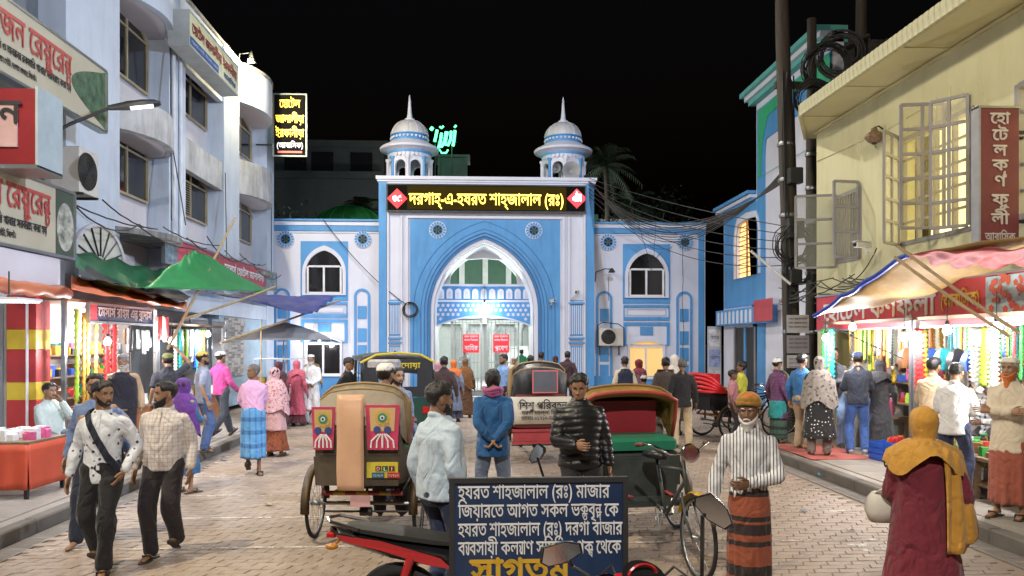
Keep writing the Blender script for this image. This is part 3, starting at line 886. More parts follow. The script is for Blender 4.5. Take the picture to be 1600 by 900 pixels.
# faintly glowing dot field behind the letters
def led_field():
 m, nt, bs = _nt('led_field')
 vo = nt.nodes.new('ShaderNodeTexVoronoi'); vo.inputs['Scale'].default_value = 26; vo.inputs['Randomness'].default_value = 0
 nt.links.new(_mapping(nt), vo.inputs['Vector'])
 c = _ramp(nt, vo.outputs['Distance'], [(0.2, (0.16, 0.10, 0.0)), (0.45, (0.02, 0.013, 0.0))])
 nt.links.new(c, bs.inputs['Emission Color']); bs.inputs['Emission Strength'].default_value = 0.55
 bs.inputs['Base Color'].default_value = (0.004, 0.004, 0.004, 1); bs.inputs['Roughness'].default_value = 0.9; bs.inputs['Specular IOR Level'].default_value = 0.05
 return m
b = MB(); b.box((gx(637), LY - 0.006, lz0 + 0.06), (gx(884), LY - 0.001, lz1 - 0.06)); b.build('dot_field', led_field(), led)
M_LEDY = emit('led_yellow', (1.0, 0.74, 0.1), 1.8)
lettering(led, 'দরগাহ্-এ-হযরত শাহ্জালাল (রঃ)', (gx(640), LY - 0.012, gz(322)), gx(880) - gx(640), 0.62, M_LEDY, bold=0.014, name='led_lettering')
for k, (x, tx_) in enumerate(((621.5, '৩৫'), (900, '২৯'))):
 cx, cz = gx(x), gz(312, x); r = 0.36
 b = MB(); b.plate([(cx - r, cz), (cx, cz - r), (cx + r, cz), (cx, cz + r)], (), LY - 0.014, LY - 0.002); b.build('diamond', emit('led_red', (1.0, 0.02, 0.03), 1.1), led)
 if k == 0: lettering(led, tx_, (cx, LY - 0.016, cz - 0.11), 0.34, 0.36, emit('led_white', (1, 0.95, 0.95), 3.0), center=True, bold=0.02)
 else: lettering(led, 'ﷲ', (cx, LY - 0.016, cz - 0.1), 0.34, 0.36, emit('led_white', (1, 0.95, 0.95), 3.0), center=True, bold=0.02)
# ---- green neon word on the roof
neon = thing('neon_sign', 'glowing green-white neon Arabic word on the roof behind the gateway', 'sign')
NY = 31.0
M_NEON = emit('neon_green', (0.12, 1.0, 0.4), 2.4)
def stroke_px(pts, r=0.055):
 b = MB(); b.tube([onY(x, y, NY) for x, y in pts], r, 8); b.build('neon_tube', M_NEON, neon, True)
stroke_px([(711, 204), (710, 214), (708, 228)])
stroke_px([(713, 196), (710, 199)], 0.04)
stroke_px([(705, 205), (704, 218), (700, 227), (695, 226), (697, 215), (699, 206)])
stroke_px([(697, 206), (695, 220), (690, 229), (685, 231), (688, 221), (690, 208)])
stroke_px([(693, 197), (690, 200), (687, 198)], 0.04)
stroke_px([(683, 203), (681, 213), (679, 221)])
stroke_px([(676, 199), (673, 203)], 0.07)
stroke_px([(681, 238), (687, 234), (690, 239), (697, 239), (700, 234)], 0.035)
b = MB(); p = onY(690, 200, NY + 0.1); 
for x in (680, 706): b.tube([onY(x, 225, NY + 0.12), onY(x, 275, NY + 0.12)], 0.025, 6)
b.tube([onY(676, 222, NY + 0.12), onY(714, 222, NY + 0.12)], 0.02, 6); b.build('support_frame', M_METAL, neon)
lamp('neon_light', onY(694, 218, NY - 0.5), 45, (0.12, 1.0, 0.38), 0.5, parent=neon)
# bulb over the entrance
def bulb_thing(name, label, loc, watts, col=NEUT, r=0.05, cat='lamp', group=None, drop=0.25, m=None, size=None):
 t = thing(name, label, cat, loc, 0, group)
 b = MB(); b.lathe([(r * 0.35, r * 1.3), (r * 0.55, r * 0.9), (r, 0.1 * r), (r * 0.95, -r * 0.4), (r * 0.55, -r * 0.9), (r * 0.1, -r * 1.05)], n=14); b.build('bulb', m or M_BULB, t, True)
 b = MB(); b.lathe([(r * 0.45, r * 1.2), (r * 0.5, r * 2.0), (r * 0.25, r * 2.3)], n=10); b.build('holder', M_BLACK, t, True)
 if drop: b = MB(); b.tube([(0, 0, r * 2.2), (0.005, 0.003, r * 2.2 + drop)], 0.006, 5); b.build('flex', M_BLACK, t)
 lamp('bulb_light', (0, -r * 1.6, -r * 1.4), watts, col, size or r, parent=t)
 return t
bulb_thing('arch_bulb', 'bright white bulb hanging over the gateway entrance', onY(757, 478, TY - 0.35), 70, COOL, 0.1, drop=0.6, m=M_BULBW)
# ================================================================ left-hand hotel building with bowed bays
LX = -7.0                                   # its street line
M_HOTEL = mat('hotel_plaster', (0.50, 0.57, 0.67), 0.75, vscale=0.8, var=0.14, bump=0.2, bscale=14, stain=((0.3, 0.31, 0.33), 0.4))
M_HOTELW = mat('hotel_recess_paint', (0.55, 0.53, 0.57), 0.75, vscale=1.0, var=0.1, bump=0.15, bscale=14)
M_GRIME = mat('hotel_grimy_band', (0.46, 0.47, 0.48), 0.85, vscale=2.0, var=0.25, bump=0.3, bscale=20, stain=((0.1, 0.105, 0.1), 0.6))
M_LEDGE = mat('ledge_concrete', (0.3, 0.29, 0.28), 0.85, vscale=2.0, var=0.3, bump=0.3, stain=((0.05, 0.05, 0.05), 0.8))
M_ALU = mat('yellowed_aluminium', (0.42, 0.36, 0.24), 0.45, metal=0.3)
hotel = thing('hotel_building', 'pale three-storey hotel with bowed bays and recessed windows on the left of the street', 'building')
def ly(x): return Yx(x, LX)
def lz(x, y): return Zx(x, y, LX)
RY0, RYE = 5.0, ly(428)                     # extent along the street
ZR = lz(425, 160)
def hbox(name, x0, x1, y0, y1, z0, z1, m, parent=hotel):
 b = MB(); b.box((x0, y0, z0), (x1, y1, z1)); return b.build(name, m, parent)
BACK = LX - 0.48
ya, yb_, yc, yd, ye, yf, yg = ly(187), ly(264), ly(290), ly(350), ly(374), ly(417), RYE
# vertical piers between the bays
hbox('pier', LX - 0.9, LX, ly(103), ya, 3.2, ZR, M_HOTEL)
hbox('pier', LX - 0.9, LX - 0.0, yb_, yc, 3.2, ZR, M_HOTEL)
hbox('pier', LX - 0.9, LX, yd, ye, 3.2, ZR, M_HOTEL)
hbox('pier', LX - 0.9, LX, yf, yg, 0.15, ZR, M_HOTEL)
hbox('back_wall', BACK - 0.25, BACK, RY0, yg - 0.01, 0.15, ZR - 0.1, M_HOTELW)
hbox('end_wall', LX - 8, LX - 0.91, yg - 0.3, yg, 0.15, ZR, M_HOTEL)
hbox('roof_slab', LX - 8, LX - 0.92, RY0, yg - 0.31, ZR - 0.3, ZR - 0.1, M_HOTEL)
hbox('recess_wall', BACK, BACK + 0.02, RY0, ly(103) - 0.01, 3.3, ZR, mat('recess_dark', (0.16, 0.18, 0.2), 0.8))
# floor levels of the openings (sill band and head), from the photograph at the start of each bay
def bow(y0, y1, bulge, n=14):
 """plan points of a bay front from y0 to y1, bowed toward the street"""
 return [(LX + bulge * math.sin(math.pi * k / n) ** 0.8, y0 + (y1 - y0) * k / n) for k in range(n + 1)]
def bowband(name, y0, y1, bulge, z0, z1, m, th=0.16):
 pl = bow(y0, y1, bulge)
 b = MB()
 rings = []
 for x, y in pl: rings.append([(x, y, z0), (x, y, z1), (x - th, y, z1), (x - th, y, z0)])
 b.loft(rings); return b.build(name, m, hotel, True)
def bowslab(name, y0, y1, bulge, z0, z1, m, ext=0.0):
 pl = [(x + ext, y) for x, y in bow(y0, y1, bulge)]
 b = MB(); out = pl + [(BACK, y1), (BACK, y0)]
 n = len(out); vs = [(x, y, z0) for x, y in out] + [(x, y, z1) for x, y in out]
 fs = [tuple(range(n - 1, -1, -1)), tuple(range(n, 2 * n))] + [(i, (i + 1) % n, n + (i + 1) % n, n + i) for i in range(n)]
 b.add(vs, fs); return b.build(name, m, hotel)
def hotel_window(y0, y1, z0, z1, arch=True, louvre=False):
 """dark two-pane window with a fanlight, set on the recessed wall"""
 X = BACK + 0.03
 fn = lambda a, y, b_: (X - y, a, b_)
 out = segarch(y0, y1, z0, z1 - (z1 - z0) * 0.26, z1, 10) if arch else rect(y0, y1, z0, z1)
 g = 0.05
 inn = segarch(y0 + g, y1 - g, z0 + g, z1 - (z1 - z0) * 0.27, z1 - g, 10) if arch else rect(y0 + g, y1 - g, z0 + g, z1 - g)
 b = MB(); b.plate(out, [inn], -0.05, 0.02, fn=fn); w = b.build('window', M_ALU, hotel)
 b = MB(); b.plate(inn, (), 0.0, 0.012, fn=fn); b.build('pane', M_DKGLASS, w)
 b = MB(); ym = (y0 + y1) / 2; zm = z1 - (z1 - z0) * 0.28
 b.box((X, ym - 0.025, z0 + g), (X + 0.035, ym + 0.025, z1 - g)); b.box((X, y0 + g, zm - 0.022), (X + 0.034, ym - 0.026, zm + 0.022)); b.box((X, ym + 0.026, zm - 0.022), (X + 0.034, y1 - g, zm + 0.022))
 b.build('frame', M_ALU, w)
 if louvre:
  for k in range(14):
   z = z0 + 0.08 + k * (zm - z0 - 0.1) / 14
   b = MB(); b.box((X + 0.003, y0 + g, z), (X + 0.03, ym - 0.03, z + 0.012)); b.build('slat', M_ALU, w)
 return w
def zat(x, y): return Zx(x, y, LX)
# bay 1 (bowed)
S2t, S2b = zat(187, -14), zat(187, 146)     # upper opening
S1t, S1b = zat(187, 200), zat(187, 352)     # lower opening
bowband('bay_front', ya, yb_, 0.44, S2t, ZR, M_HOTEL)
bowslab('bay_slab', ya, yb_, 0.44, S2t - 0.0, S2t + 0.12, M_HOTELW, ext=-0.17)
bowband('bay_front', ya, yb_, 0.44, S1t, S2b, M_GRIME)
bowslab('bay_slab', ya, yb_, 0.44, S1t + 0.0, S1t + 0.12, M_HOTELW, ext=-0.17)
bowslab('ledge', ya - 0.2, yb_ + 0.2, 0.65, S1b - 0.16, S1b - 0.04, M_LEDGE)
wy0, wy1 = ya + 0.8, yb_ + 0.03
hotel_window(wy0 - 0.55, wy1 - 0.15, Zx(200, 130, BACK) , Zx(200, 22, BACK) + 0.1)
hotel_window(wy0 - 0.55, wy1 - 0.15, Zx(200, 308, BACK), Zx(200, 208, BACK))
# bay 2 (flat)
T2t, T2b = zat(290, 102), zat(290, 212)
T1t, T1b = zat(290, 262), zat(290, 385)
hbox('bay_front', LX - 0.2, LX - 0.03, yc, yd, T2t, ZR, M_HOTEL)
hbox('bay_front', LX - 0.2, LX - 0.03, yc, yd, T1t, T2b, M_GRIME)
hbox('ledge', LX - 0.7, LX + 0.35, yb_ + 0.21, yd + 0.6, S1b - 0.19, S1b - 0.08, M_LEDGE)
wy0, wy1 = yc + 0.6, yd - 0.05
hotel_window(wy0 - 0.3, wy1 - 0.1, Zx(300, 190, BACK), Zx(300, 112, BACK))
hotel_window(wy0 - 0.3, wy1 - 0.1, Zx(300, 345, BACK), Zx(300, 268, BACK), louvre=True)
# bay 3 (bowed)
U2t, U2b = zat(376, 160), zat(376, 250)
U1t, U1b = zat(376, 303), zat(376, 400)
bowband('bay_front', ye, yf, 0.5, U2t, ZR - 0.02, M_HOTEL)
bowband('bay_front', ye, yf, 0.5, U1t, U2b, M_GRIME)
bowslab('bay_slab', ye, yf, 0.5, U2t, U2t + 0.12, M_HOTELW, ext=-0.17)
bowslab('bay_slab', ye, yf, 0.5, U1t, U1t + 0.12, M_HOTELW, ext=-0.17)
bowslab('ledge', yd + 0.61, yf + 0.5, 0.5, S1b - 0.2, S1b - 0.1, M_LEDGE)
wy0, wy1 = ye + 0.5, yf - 0.35
hotel_window(wy0 - 0.1, wy1, Zx(385, 250, BACK), Zx(385, 190, BACK), arch=True)
hotel_window(wy0 - 0.1, wy1, Zx(385, 381, BACK), Zx(385, 315, BACK), arch=True)
# roof parapet with the broken coping line
bowband('coping', ye, yf, 0.53, ZR - 0.0, ZR + 0.08, M_LEDGE, 0.22)
bowband('coping', ya, yb_, 0.47, ZR, ZR + 0.08, M_LEDGE, 0.22)
hbox('coping', LX - 0.25, LX + 0.04, yb_ + 0.01, ye - 0.01, ZR + 0.002, ZR + 0.08, M_LEDGE)
# rain pipes
for x, z0 in ((279, 3.4), (268, 3.6)):
 b = MB(); b.tube([(LX + 0.05, ly(x), z0), (LX + 0.05, ly(x), ZR)], 0.045, 10); b.build('rain_pipe', mat('pipe_white', (0.6, 0.62, 0.66), 0.5), hotel, True)
# ground floor: fanlight, tiled shopfront, grilles
hbox('shop_lintel', LX - 0.5, LX - 0.02, ly(103), yf, 2.75, 3.2, M_HOTEL)
gy0, gy1 = ly(108), ly(205)
FX = LX + 0.02
fn = lambda a, y, b_: (FX + 0.05 - y, a, b_)
fz = Zx(150, 412, LX); fcy = ly(153); fr = 0.95
b = MB(); b.plate([(fcy + fr * math.cos(math.pi * k / 20), fz + fr * 0.75 * math.sin(math.pi * k / 20)) for k in range(21)], (), 0.03, 0.05, fn=fn)
fan = b.build('fanlight', mat('fanlight_glass', (0.62, 0.6, 0.52), 0.3, bump=0), hotel)
b = MB(); b.plate([(fcy + (fr + .07) * math.cos(math.pi * k / 20), fz - .02 + (fr + .07) * 0.75 * math.sin(math.pi * k / 20)) for k in range(21)], [[(fcy + fr * .96 * math.cos(math.pi * k / 20), fz + fr * .96 * 0.75 * math.sin(math.pi * k / 20)) for k in range(21)]], 0.0, 0.05, fn=fn); b.build('frame', M_HOTELW, fan)
b = MB()
for k in range(1, 8):
 a = math.pi * k / 8; b.tube([(FX + 0.03, fcy + 0.2 * math.cos(a), fz + 0.15 * math.sin(a)), (FX + 0.03, fcy + fr * math.cos(a), fz + fr * 0.75 * math.sin(a))], 0.018, 5)
b.build('glazing_bar', M_METAL, fan)
# diamond-mesh grilles and a textured panel farther down the ground floor
M_WALLBLUE = mat('shop_wall_blue', (0.3, 0.42, 0.52), 0.7)
hbox('shop_wall', LX - 0.5, LX - 0.04, yd - 0.3, yf, 0.15, 2.74, M_WALLBLUE)
M_STONE = mat('stone_tile', (0.42, 0.41, 0.4), 0.7, var=0.3, vscale=8)
sy0, sy1 = ly(352), ly(384)
panel = hbox('stone_cladding', LX - 0.04, LX - 0.02, sy0, sy1, 1.0, 2.72, M_STONE)
rr = random.Random(5)
z = 1.02
stm = [MB().bbox((0, 0, 0), (0.02, 0.28, 0.055), 0.004).mesh('stone_strip', mat('stone_strip%d' % q, (c, c * 0.98, c * 0.95), 0.75, var=0.2, vscale=9)) for q, c in enumerate((0.3, 0.42, 0.52, 0.22))]
while z < 2.66:
 yy = sy0 + rr.uniform(0, 0.02)
 while yy + 0.29 < sy1: link('stone_strip', stm[rr.randrange(4)], panel, (LX - 0.02, yy, z)); yy += 0.285
 z += 0.065
def mesh_grille(y0, y1, z0, z1):
 b = MB(); X = LX + 0.02; s = 0.085
 k = int((y1 - y0 + z1 - z0) / s) + 1
 for q in range(k):
  for d in (1, -1):
   o = q * s
   if d > 0: a = (y0 + o, z0); e = (y0 + o - (z1 - z0), z1)
   else: a = (y1 - o, z0); e = (y1 - o + (z1 - z0), z1)
   def clip(a, e):
    (ay, az), (ey, ez) = a, e
    ts = [0.0, 1.0]
    for lim in (y0, y1):
     if (ay < lim) != (ey < lim):
      t = (lim - ay) / (ey - ay)
      if (lim == y0) == (ay < lim): ts[0] = max(ts[0], t)
      elif (lim == y1) == (ay > lim): ts[0] = max(ts[0], t)
      else: ts[1] = min(ts[1], t)
     elif (ay < y0 and ey < y0) or (ay > y1 and ey > y1): return None
    if ts[1] <= ts[0]: return None
    f = lambda t: (ay + (ey - ay) * t, az + (ez - az) * t)
    return f(ts[0]), f(ts[1])
   c = clip(a, e)
   if c: b.tube([(X + 0.004 * d, c[0][0], c[0][1]), (X + 0.004 * d, c[1][0], c[1][1])], 0.011, 4)
 g = b.build('mesh_grille', mat('grille_white', (0.5, 0.51, 0.54), 0.5), hotel)
 b = MB()
 for yy in (y0, y1): b.box((X - 0.02, yy - 0.03, z0), (X + 0.025, yy + 0.03, z1))
 b.box((X - 0.02, y0 + .03, z1 - 0.03), (X + 0.02, y1 - .03, z1 + 0.03)); b.box((X - 0.02, y0 + .03, z0 - 0.03), (X + 0.02, y1 - .03, z0 + 0.03)); b.build('frame', M_STEEL, g)
mesh_grille(ly(296), ly(322), 0.6, 2.6)
mesh_grille(ly(329), ly(349), 0.6, 2.6)

# ---------------------------------------------------------------- signs on the left
M_SIGNBEIGE = mat('restaurant_sign_panel', (0.42, 0.39, 0.29), 0.55, vscale=1.2, var=0.12, bump=0.04, stain=((0.4, 0.37, 0.3), 0.25))
M_RED = mat('letter_red', (0.42, 0.06, 0.05), 0.55, var=0.05, bump=0)
M_INK = mat('letter_ink', (0.02, 0.02, 0.025), 0.55, var=0, bump=0)
M_LWHITE = mat('letter_white', (0.8, 0.8, 0.8), 0.5, var=0.04, bump=0)
M_PHOTO = mat('printed_landscape', (0.06, 0.12, 0.07), 0.5, var=0.9, vscale=7, bump=0)
YD = Vector((0, 1, 0))
def side_sign(name, label, X, xa, xb, ytl, ybl, mface, th=0.12, edge=None, cat='sign'):
 """board standing along the street at X; xa..xb are picture columns, ytl/ybl the rows of top and bottom at xb"""
 t = thing(name, label, cat)
 y0, y1 = Yx(xa, X), Yx(xb, X); z1, z0 = Zx(xb, ytl, X), Zx(xb, ybl, X)
 s = 1 if X < 0 else -1
 b = MB(); b.box((X - s * th, y0, z0), (X, y1, z1)); b.build('panel', mface, t)
 b = MB()
 e = edge or M_STEEL
 for z in (z0, z1): b.box((X - s * th - .01, y0 - 0.02, z - 0.02), (X + s * 0.015, y1 + 0.02, z + 0.02))
 b.box((X - s * th - .012, y1 + .0, z0 + .02), (X + s * 0.014, y1 + 0.035, z1 - .02)); b.box((X - s * th - .012, y0 - .035, z0 + .02), (X + s * 0.014, y0, z1 - .02))
 b.build('frame', e, t)
 return t, y0, y1, z0, z1
# upper restaurant board
SX = -6.3
t, y0, y1, z0, z1 = side_sign('restaurant_signboard', 'long beige restaurant board with red lettering, the upper one on the hotel pier', SX, -60, 166, 112, 207, M_SIGNBEIGE)
H = z1 - z0
def along(t, txt, ya, yb, z, h, m, X, bold=0.0, s=1):
 o = (X + 0.003 * s, ya, z) if s > 0 else (X - 0.003, yb, z)
 return lettering(t, txt, o, abs(yb - ya), h, m, right=(0, 1 if s > 0 else -1, 0), bold=bold)
along(t, 'স্বজন রেষ্টুরেন্ট', Yx(-20, SX), Yx(111, SX) , z0 + H * 0.50, H * 0.52, M_RED, SX, 0.02)
along(t, 'এখানে বিরিয়ানি ও অন্যান্য রকমারি খাবার সরবরাহ করা হয়', Yx(-50, SX), Yx(110, SX), z0 + H * 0.30, H * 0.15, M_INK, SX, 0.012)
along(t, 'ঝর্ণারপাড়, দরগাহ গেইট, দরগাহ বাজার, সিলেট।', Yx(-30, SX), Yx(56, SX), z0 + H * 0.14, H * 0.11, M_INK, SX, 0.012)
cy = Yx(142, SX); ry = (y1 - Yx(114, SX)) / 2
b = MB(); b.plate([(y1 - 0.03, z0 + 0.03), (y1 - 0.03, z1 - 0.03)] + [(y1 - 0.05 - 2 * ry * math.sin(math.pi * (k + 0.5) / 16), z1 - 0.05 - (H - 0.1) * (k + 0.5) / 16) for k in range(16)], (), -0.006, 0.0, fn=lambda a, y, b_: (SX - y, a, b_)); b.build('printed_picture', M_PHOTO, t)
# lower restaurant board
SX2 = -5.75
t, y0, y1, z0, z1 = side_sign('restaurant_signboard', 'long beige restaurant board with a round picture, the lower one above the red column', SX2, -60, 116, 303, 405, M_SIGNBEIGE)
H = z1 - z0
along(t, 'স্বজন রেষ্টুরেন্ট', Yx(-58, SX2), Yx(78, SX2), z0 + H * 0.52, H * 0.5, M_RED, SX2, 0.02)
along(t, 'এখানে রকমারি খাবার সরবরাহ করা হয়', Yx(-50, SX2), Yx(72, SX2), z0 + H * 0.27, H * 0.17, M_INK, SX2, 0.012)
along(t, 'দরগাহ গেইট, সিলেট।', Yx(-20, SX2), Yx(24, SX2), z0 + H * 0.11, H * 0.12, M_INK, SX2, 0.012)
ya_, yb2 = Yx(87, SX2), y1 - 0.02
b = MB(); b.plate(rect(ya_, yb2, z0 + 0.02, z1 - 0.02), (), -0.005, 0.0, fn=lambda a, y, b_: (SX2 - y, a, b_)); b.build('picture_field', mat('picture_dark', (0.05, 0.07, 0.05), 0.5), t)
b = MB(); b.plate([((ya_ + yb2) / 2 + (yb2 - ya_) * 0.47 * math.cos(2 * math.pi * k / 24), (z0 + z1) / 2 - .05 + H * 0.36 * math.sin(2 * math.pi * k / 24)) for k in range(24)], (), -0.009, -0.004, fn=lambda a, y, b_: (SX2 - y, a, b_)); b.build('round_picture', mat('round_print', (0.35, 0.36, 0.3), 0.5, var=0.9, vscale=9, bump=0), t)
# curved white fascia and rolled orange tarpaulin below it
t = thing('shop_fascia', 'white curved plaster fascia under the lower restaurant board', 'fascia')
fy0, fy1 = Yx(-60, SX2), Yx(112, SX2)
b = MB()
pl = [(SX2 - 0.05, fy0), (SX2, fy0 + 0.4)] + [(SX2 - 0.02 - 0.35 * (1 - math.cos(a)), fy1 - 0.35 + 0.35 * math.sin(a)) for a in [math.pi / 2 * k / 8 for k in range(9)]]
b.loft([[(x, y, Zx(112, 452, SX2)), (x, y, Zx(112, 408, SX2)), (x - 0.5, y, Zx(112, 408, SX2)), (x - 0.5, y, Zx(112, 452, SX2))] for x, y in pl]); b.build('band', M_HOTELW, t, True)
M_ORANGE = mat('orange_tarpaulin', (0.62, 0.12, 0.03), 0.42, var=0.2, vscale=6, bump=0.5, bscale=7)
t = tag(MB().tube([(SX2 + 0.05, fy0 + (Yx(101, SX2) - fy0) * k / 14, Zx(100, 458, SX2) + 0.015 * math.sin(k * 2.1)) for k in range(15)], [0.085 + 0.012 * math.sin(k * 1.7) for k in range(15)], 10).build('rolled_tarpaulin', mat('brick_orange_tarp', (0.42, 0.13, 0.06), 0.5, bump=0.5, bscale=8), None, True), 'rolled-up rust orange tarpaulin under the white fascia', 'tarpaulin')
# red box sign facing the street's near end
t = thing('box_sign', 'red box sign with a pale panel and one dark letter at the left edge', 'sign')
BY = 9.5
x0, x1, x2 = Xy(-40, BY), Xy(55, BY), Xy(72, BY + 0.5)
z1, z0 = Zy(30, 138, BY), Zy(30, 256, BY)
b = MB(); b.box((x0, BY, z0), (x1, BY + 0.55, z1)); b.build('case', mat('box_red', (0.2, 0.015, 0.02), 0.4), t)
b = MB(); b.box((x1, BY + 0.001, z0 - 0.03), (x1 + 0.03, BY + 0.56, z1 + 0.03)); b.build('side_panel', mat('box_grey', (0.32, 0.38, 0.4), 0.6), t)
b = MB(); b.box((x0 - 0.02, BY - 0.03, z0 - 0.06), (x1 + 0.03, BY + 0.56, z0 - 0.01)); b.build('bottom_rim', M_STEEL, t)
b = MB(); b.box((x0, BY - 0.02, z0 + 0.2), (Xy(28, BY), BY - 0.001, z1 - 0.2)); b.build('pale_panel', mat('box_pink', (0.45, 0.3, 0.3), 0.5), t)
lettering(t, 'ন', (Xy(0, BY), BY - 0.022, z0 + 0.48), 0, 0.42, M_INK, bold=0.02)
# hotel name board on bay 2
HX = -6.35
t, y0, y1, z0, z1 = side_sign('hotel_signboard', 'cream hotel board with red lettering hung high above the middle bay', HX, 296, 372, 105, 150, mat('hotel_sign_cream', (0.66, 0.66, 0.42), 0.5, bump=0.03), th=0.45, edge=mat('sign_edge', (0.4, 0.42, 0.4), 0.5))
H = z1 - z0
along(t, 'হোটেল জালালীয়া ইরফানীয়া', y0 + 0.15, y1 - 0.15, z0 + H * 0.45, H * 0.42, mat('letter_maroon', (0.3, 0.03, 0.03), 0.5, var=0, bump=0), HX, 0.02)
along(t, 'আবাসিক', y0 + (y1 - y0) * 0.66, y1 - 0.25, z0 + H * 0.12, H * 0.26, mat('letter_blue', (0.02, 0.06, 0.25), 0.5, var=0, bump=0), HX, 0.015)
b = MB(); b.box((HX + 0.002, y0 + 0.04, z0 + H * 0.06), (HX + 0.008, y0 + (y1 - y0) * 0.55, z0 + H * 0.3)); b.build('blue_strip', mat('sign_blue', (0.03, 0.1, 0.3), 0.5), t)
along(t, 'দরগাহ গেইট, সিলেট। ফোন', y0 + 0.1, y0 + (y1 - y0) * 0.53, z0 + H * 0.12, H * 0.14, M_LWHITE, HX + 0.006)
# vertical LED hotel sign at the far corner
t = thing('vertical_hotel_sign', 'black upright sign with glowing amber lettering at the hotel corner', 'sign')
VY = 26.2
x0, x1 = Xy(427, VY), Xy(479, VY); z0, z1 = Zy(450, 244, VY), Zy(450, 147, VY)
b = MB(); b.box((x0, VY, z0), (x1, VY + 0.18, z1)); b.build('case', mat('sign_black', (0.006, 0.006, 0.005), 0.8, spec=0.1, bump=0), t)
b = MB(); b.plate(rect(x0 - 0.02, x1 + 0.02, z0 - 0.02, z1 + 0.02), [rect(x0 + 0.03, x1 - 0.03, z0 + 0.03, z1 - 0.03)], VY - 0.02, VY + 0.02); b.build('frame', mat('sign_rim', (0.2, 0.24, 0.22), 0.4, metal=0.5), t)
M_AMB = emit('sign_amber', (1.0, 0.62, 0.06), 2.2)
for k, (txt, yy, fr_) in enumerate((('হোটেল', 168, 0.62), ('জালালীয়া', 192, 0.85), ('ইরফানীয়া', 214, 0.85))):
 lettering(t, txt, ((x0 + x1) / 2, VY - 0.004, Zy(450, yy, VY)), (x1 - x0) * fr_, 0.4, M_AMB, center=True, bold=0.012)
lettering(t, '(আবাসিক)', ((x0 + x1) / 2, VY - 0.004, Zy(450, 231, VY)), (x1 - x0) * 0.8, 0.26, emit('sign_white_glow', (0.9, 0.9, 0.85), 0.6), center=True, bold=0.015)
b = MB(); b.box((x0 + 0.15, VY - 0.012, Zy(450, 239, VY)), (x1 - 0.15, VY - 0.002, Zy(450, 236, VY))); b.build('red_line', emit('sign_red_glow', (0.9, 0.1, 0.08), 0.8), t)
b = MB()
for z in (z0 + 0.4, z1 - 0.4): b.tube([(x0 - 0.6, VY + 0.1, z), (x0 + 0.02, VY + 0.1, z)], 0.025, 6)
b.build('bracket', M_METAL, t)
# red banner strip with white writing above the far shop
t, y0, y1, z0, z1 = side_sign('shop_banner', 'faded red shop banner with white writing below the bays', LX + 0.4, 258, 432, 428, 455, mat('banner_red', (0.38, 0.05, 0.07), 0.5, var=0.3, vscale=2), th=0.05)
b = MB(); b.box((LX + 0.402, y0 + 0.02, z0 + 0.02), (LX + 0.408, Yx(277, LX + 0.4), z1 - 0.02)); b.build('printed_picture', mat('banner_print', (0.16, 0.22, 0.26), 0.5, var=0.9, vscale=6), t)
b = MB(); b.box((LX + 0.402, Yx(415, LX + .4), z0 + 0.02), (LX + 0.408, y1 - 0.02, z1 - 0.02)); b.build('printed_picture', mat('banner_print', (0.1, 0.16, 0.2), 0.5), t)
along(t, 'মেসার্স হোটেল জালালীয়া', Yx(350, LX + .4), Yx(412, LX + .4), z0 + 0.18, 0.3, M_LWHITE, LX + 0.4, 0.02)
# air conditioner on the pier
def ac_unit(label, loc, rz, w=0.85, h=0.6, d=0.32):
 t = thing('air_conditioner', label, 'air conditioner', loc, rz)
 m = mat('ac_case', (0.55, 0.53, 0.48), 0.5, stain=((0.3, 0.27, 0.22), 0.4))
 b = MB(); b.bbox((-w / 2, -d / 2, 0), (w / 2, d / 2, h), 0.02); b.build('case', m, t)
 cx = -w * 0.12; r = h * 0.42
 b = MB(); b.plate([(cx + r * math.cos(2 * math.pi * k / 28), h / 2 + r * math.sin(2 * math.pi * k / 28)) for k in range(28)], (), -d / 2 - 0.006, -d / 2 - 0.001); b.build('fan_opening', M_BLACK, t)
 b = MB()
 for q in range(1, 6): b.tube([(cx + r * q / 5.2 * math.cos(2 * math.pi * k / 24), -d / 2 - 0.014, h / 2 + r * q / 5.2 * math.sin(2 * math.pi * k / 24)) for k in range(24)], 0.005, 4, closed=True)
 b.build('fan_guard', M_METAL, t)
 for q in range(3):
  a = 2 * math.pi * q / 3
  b = MB(); b.plate([(cx, h / 2), (cx + r * .9 * math.cos(a), h / 2 + r * .9 * math.sin(a)), (cx + r * .9 * math.cos(a + .7), h / 2 + r * .9 * math.sin(a + .7))], (), -d / 2 - 0.011, -d / 2 - 0.007); b.build('fan_blade', M_METAL, t)
 b = MB(); 
 for x in (-w * 0.4, w * 0.4):
  b.box((x - 0.02, -d / 2 - 0.02, -0.04), (x + 0.02, d / 2 + 0.12, 0.0)); b.box((x - 0.018, d / 2 + 0.08, -0.35), (x + 0.018, d / 2 + 0.12, -0.041))
 b.build('bracket', M_METAL, t)
 return t
p = onX(121, 300, LX + 0.35)
t = ac_unit('grey boxed window air conditioner on the hotel pier', (LX + 0.3, p.y, p.z - 0.05), R(90), 0.62, 0.75, 0.5)
# coping ledges carry cables; the unlit-looking LED street light on its long arm
street_lamp(onX(205, 165, -5.6), onX(205, 165, -5.6) + Vector((3, 1.0, -5)), 330, COOL, 'LED street-light head on a long slanting arm over the left pavement', foot=(-6.9, Yx(72, -6.6), Zx(72, 232, -6.6)))
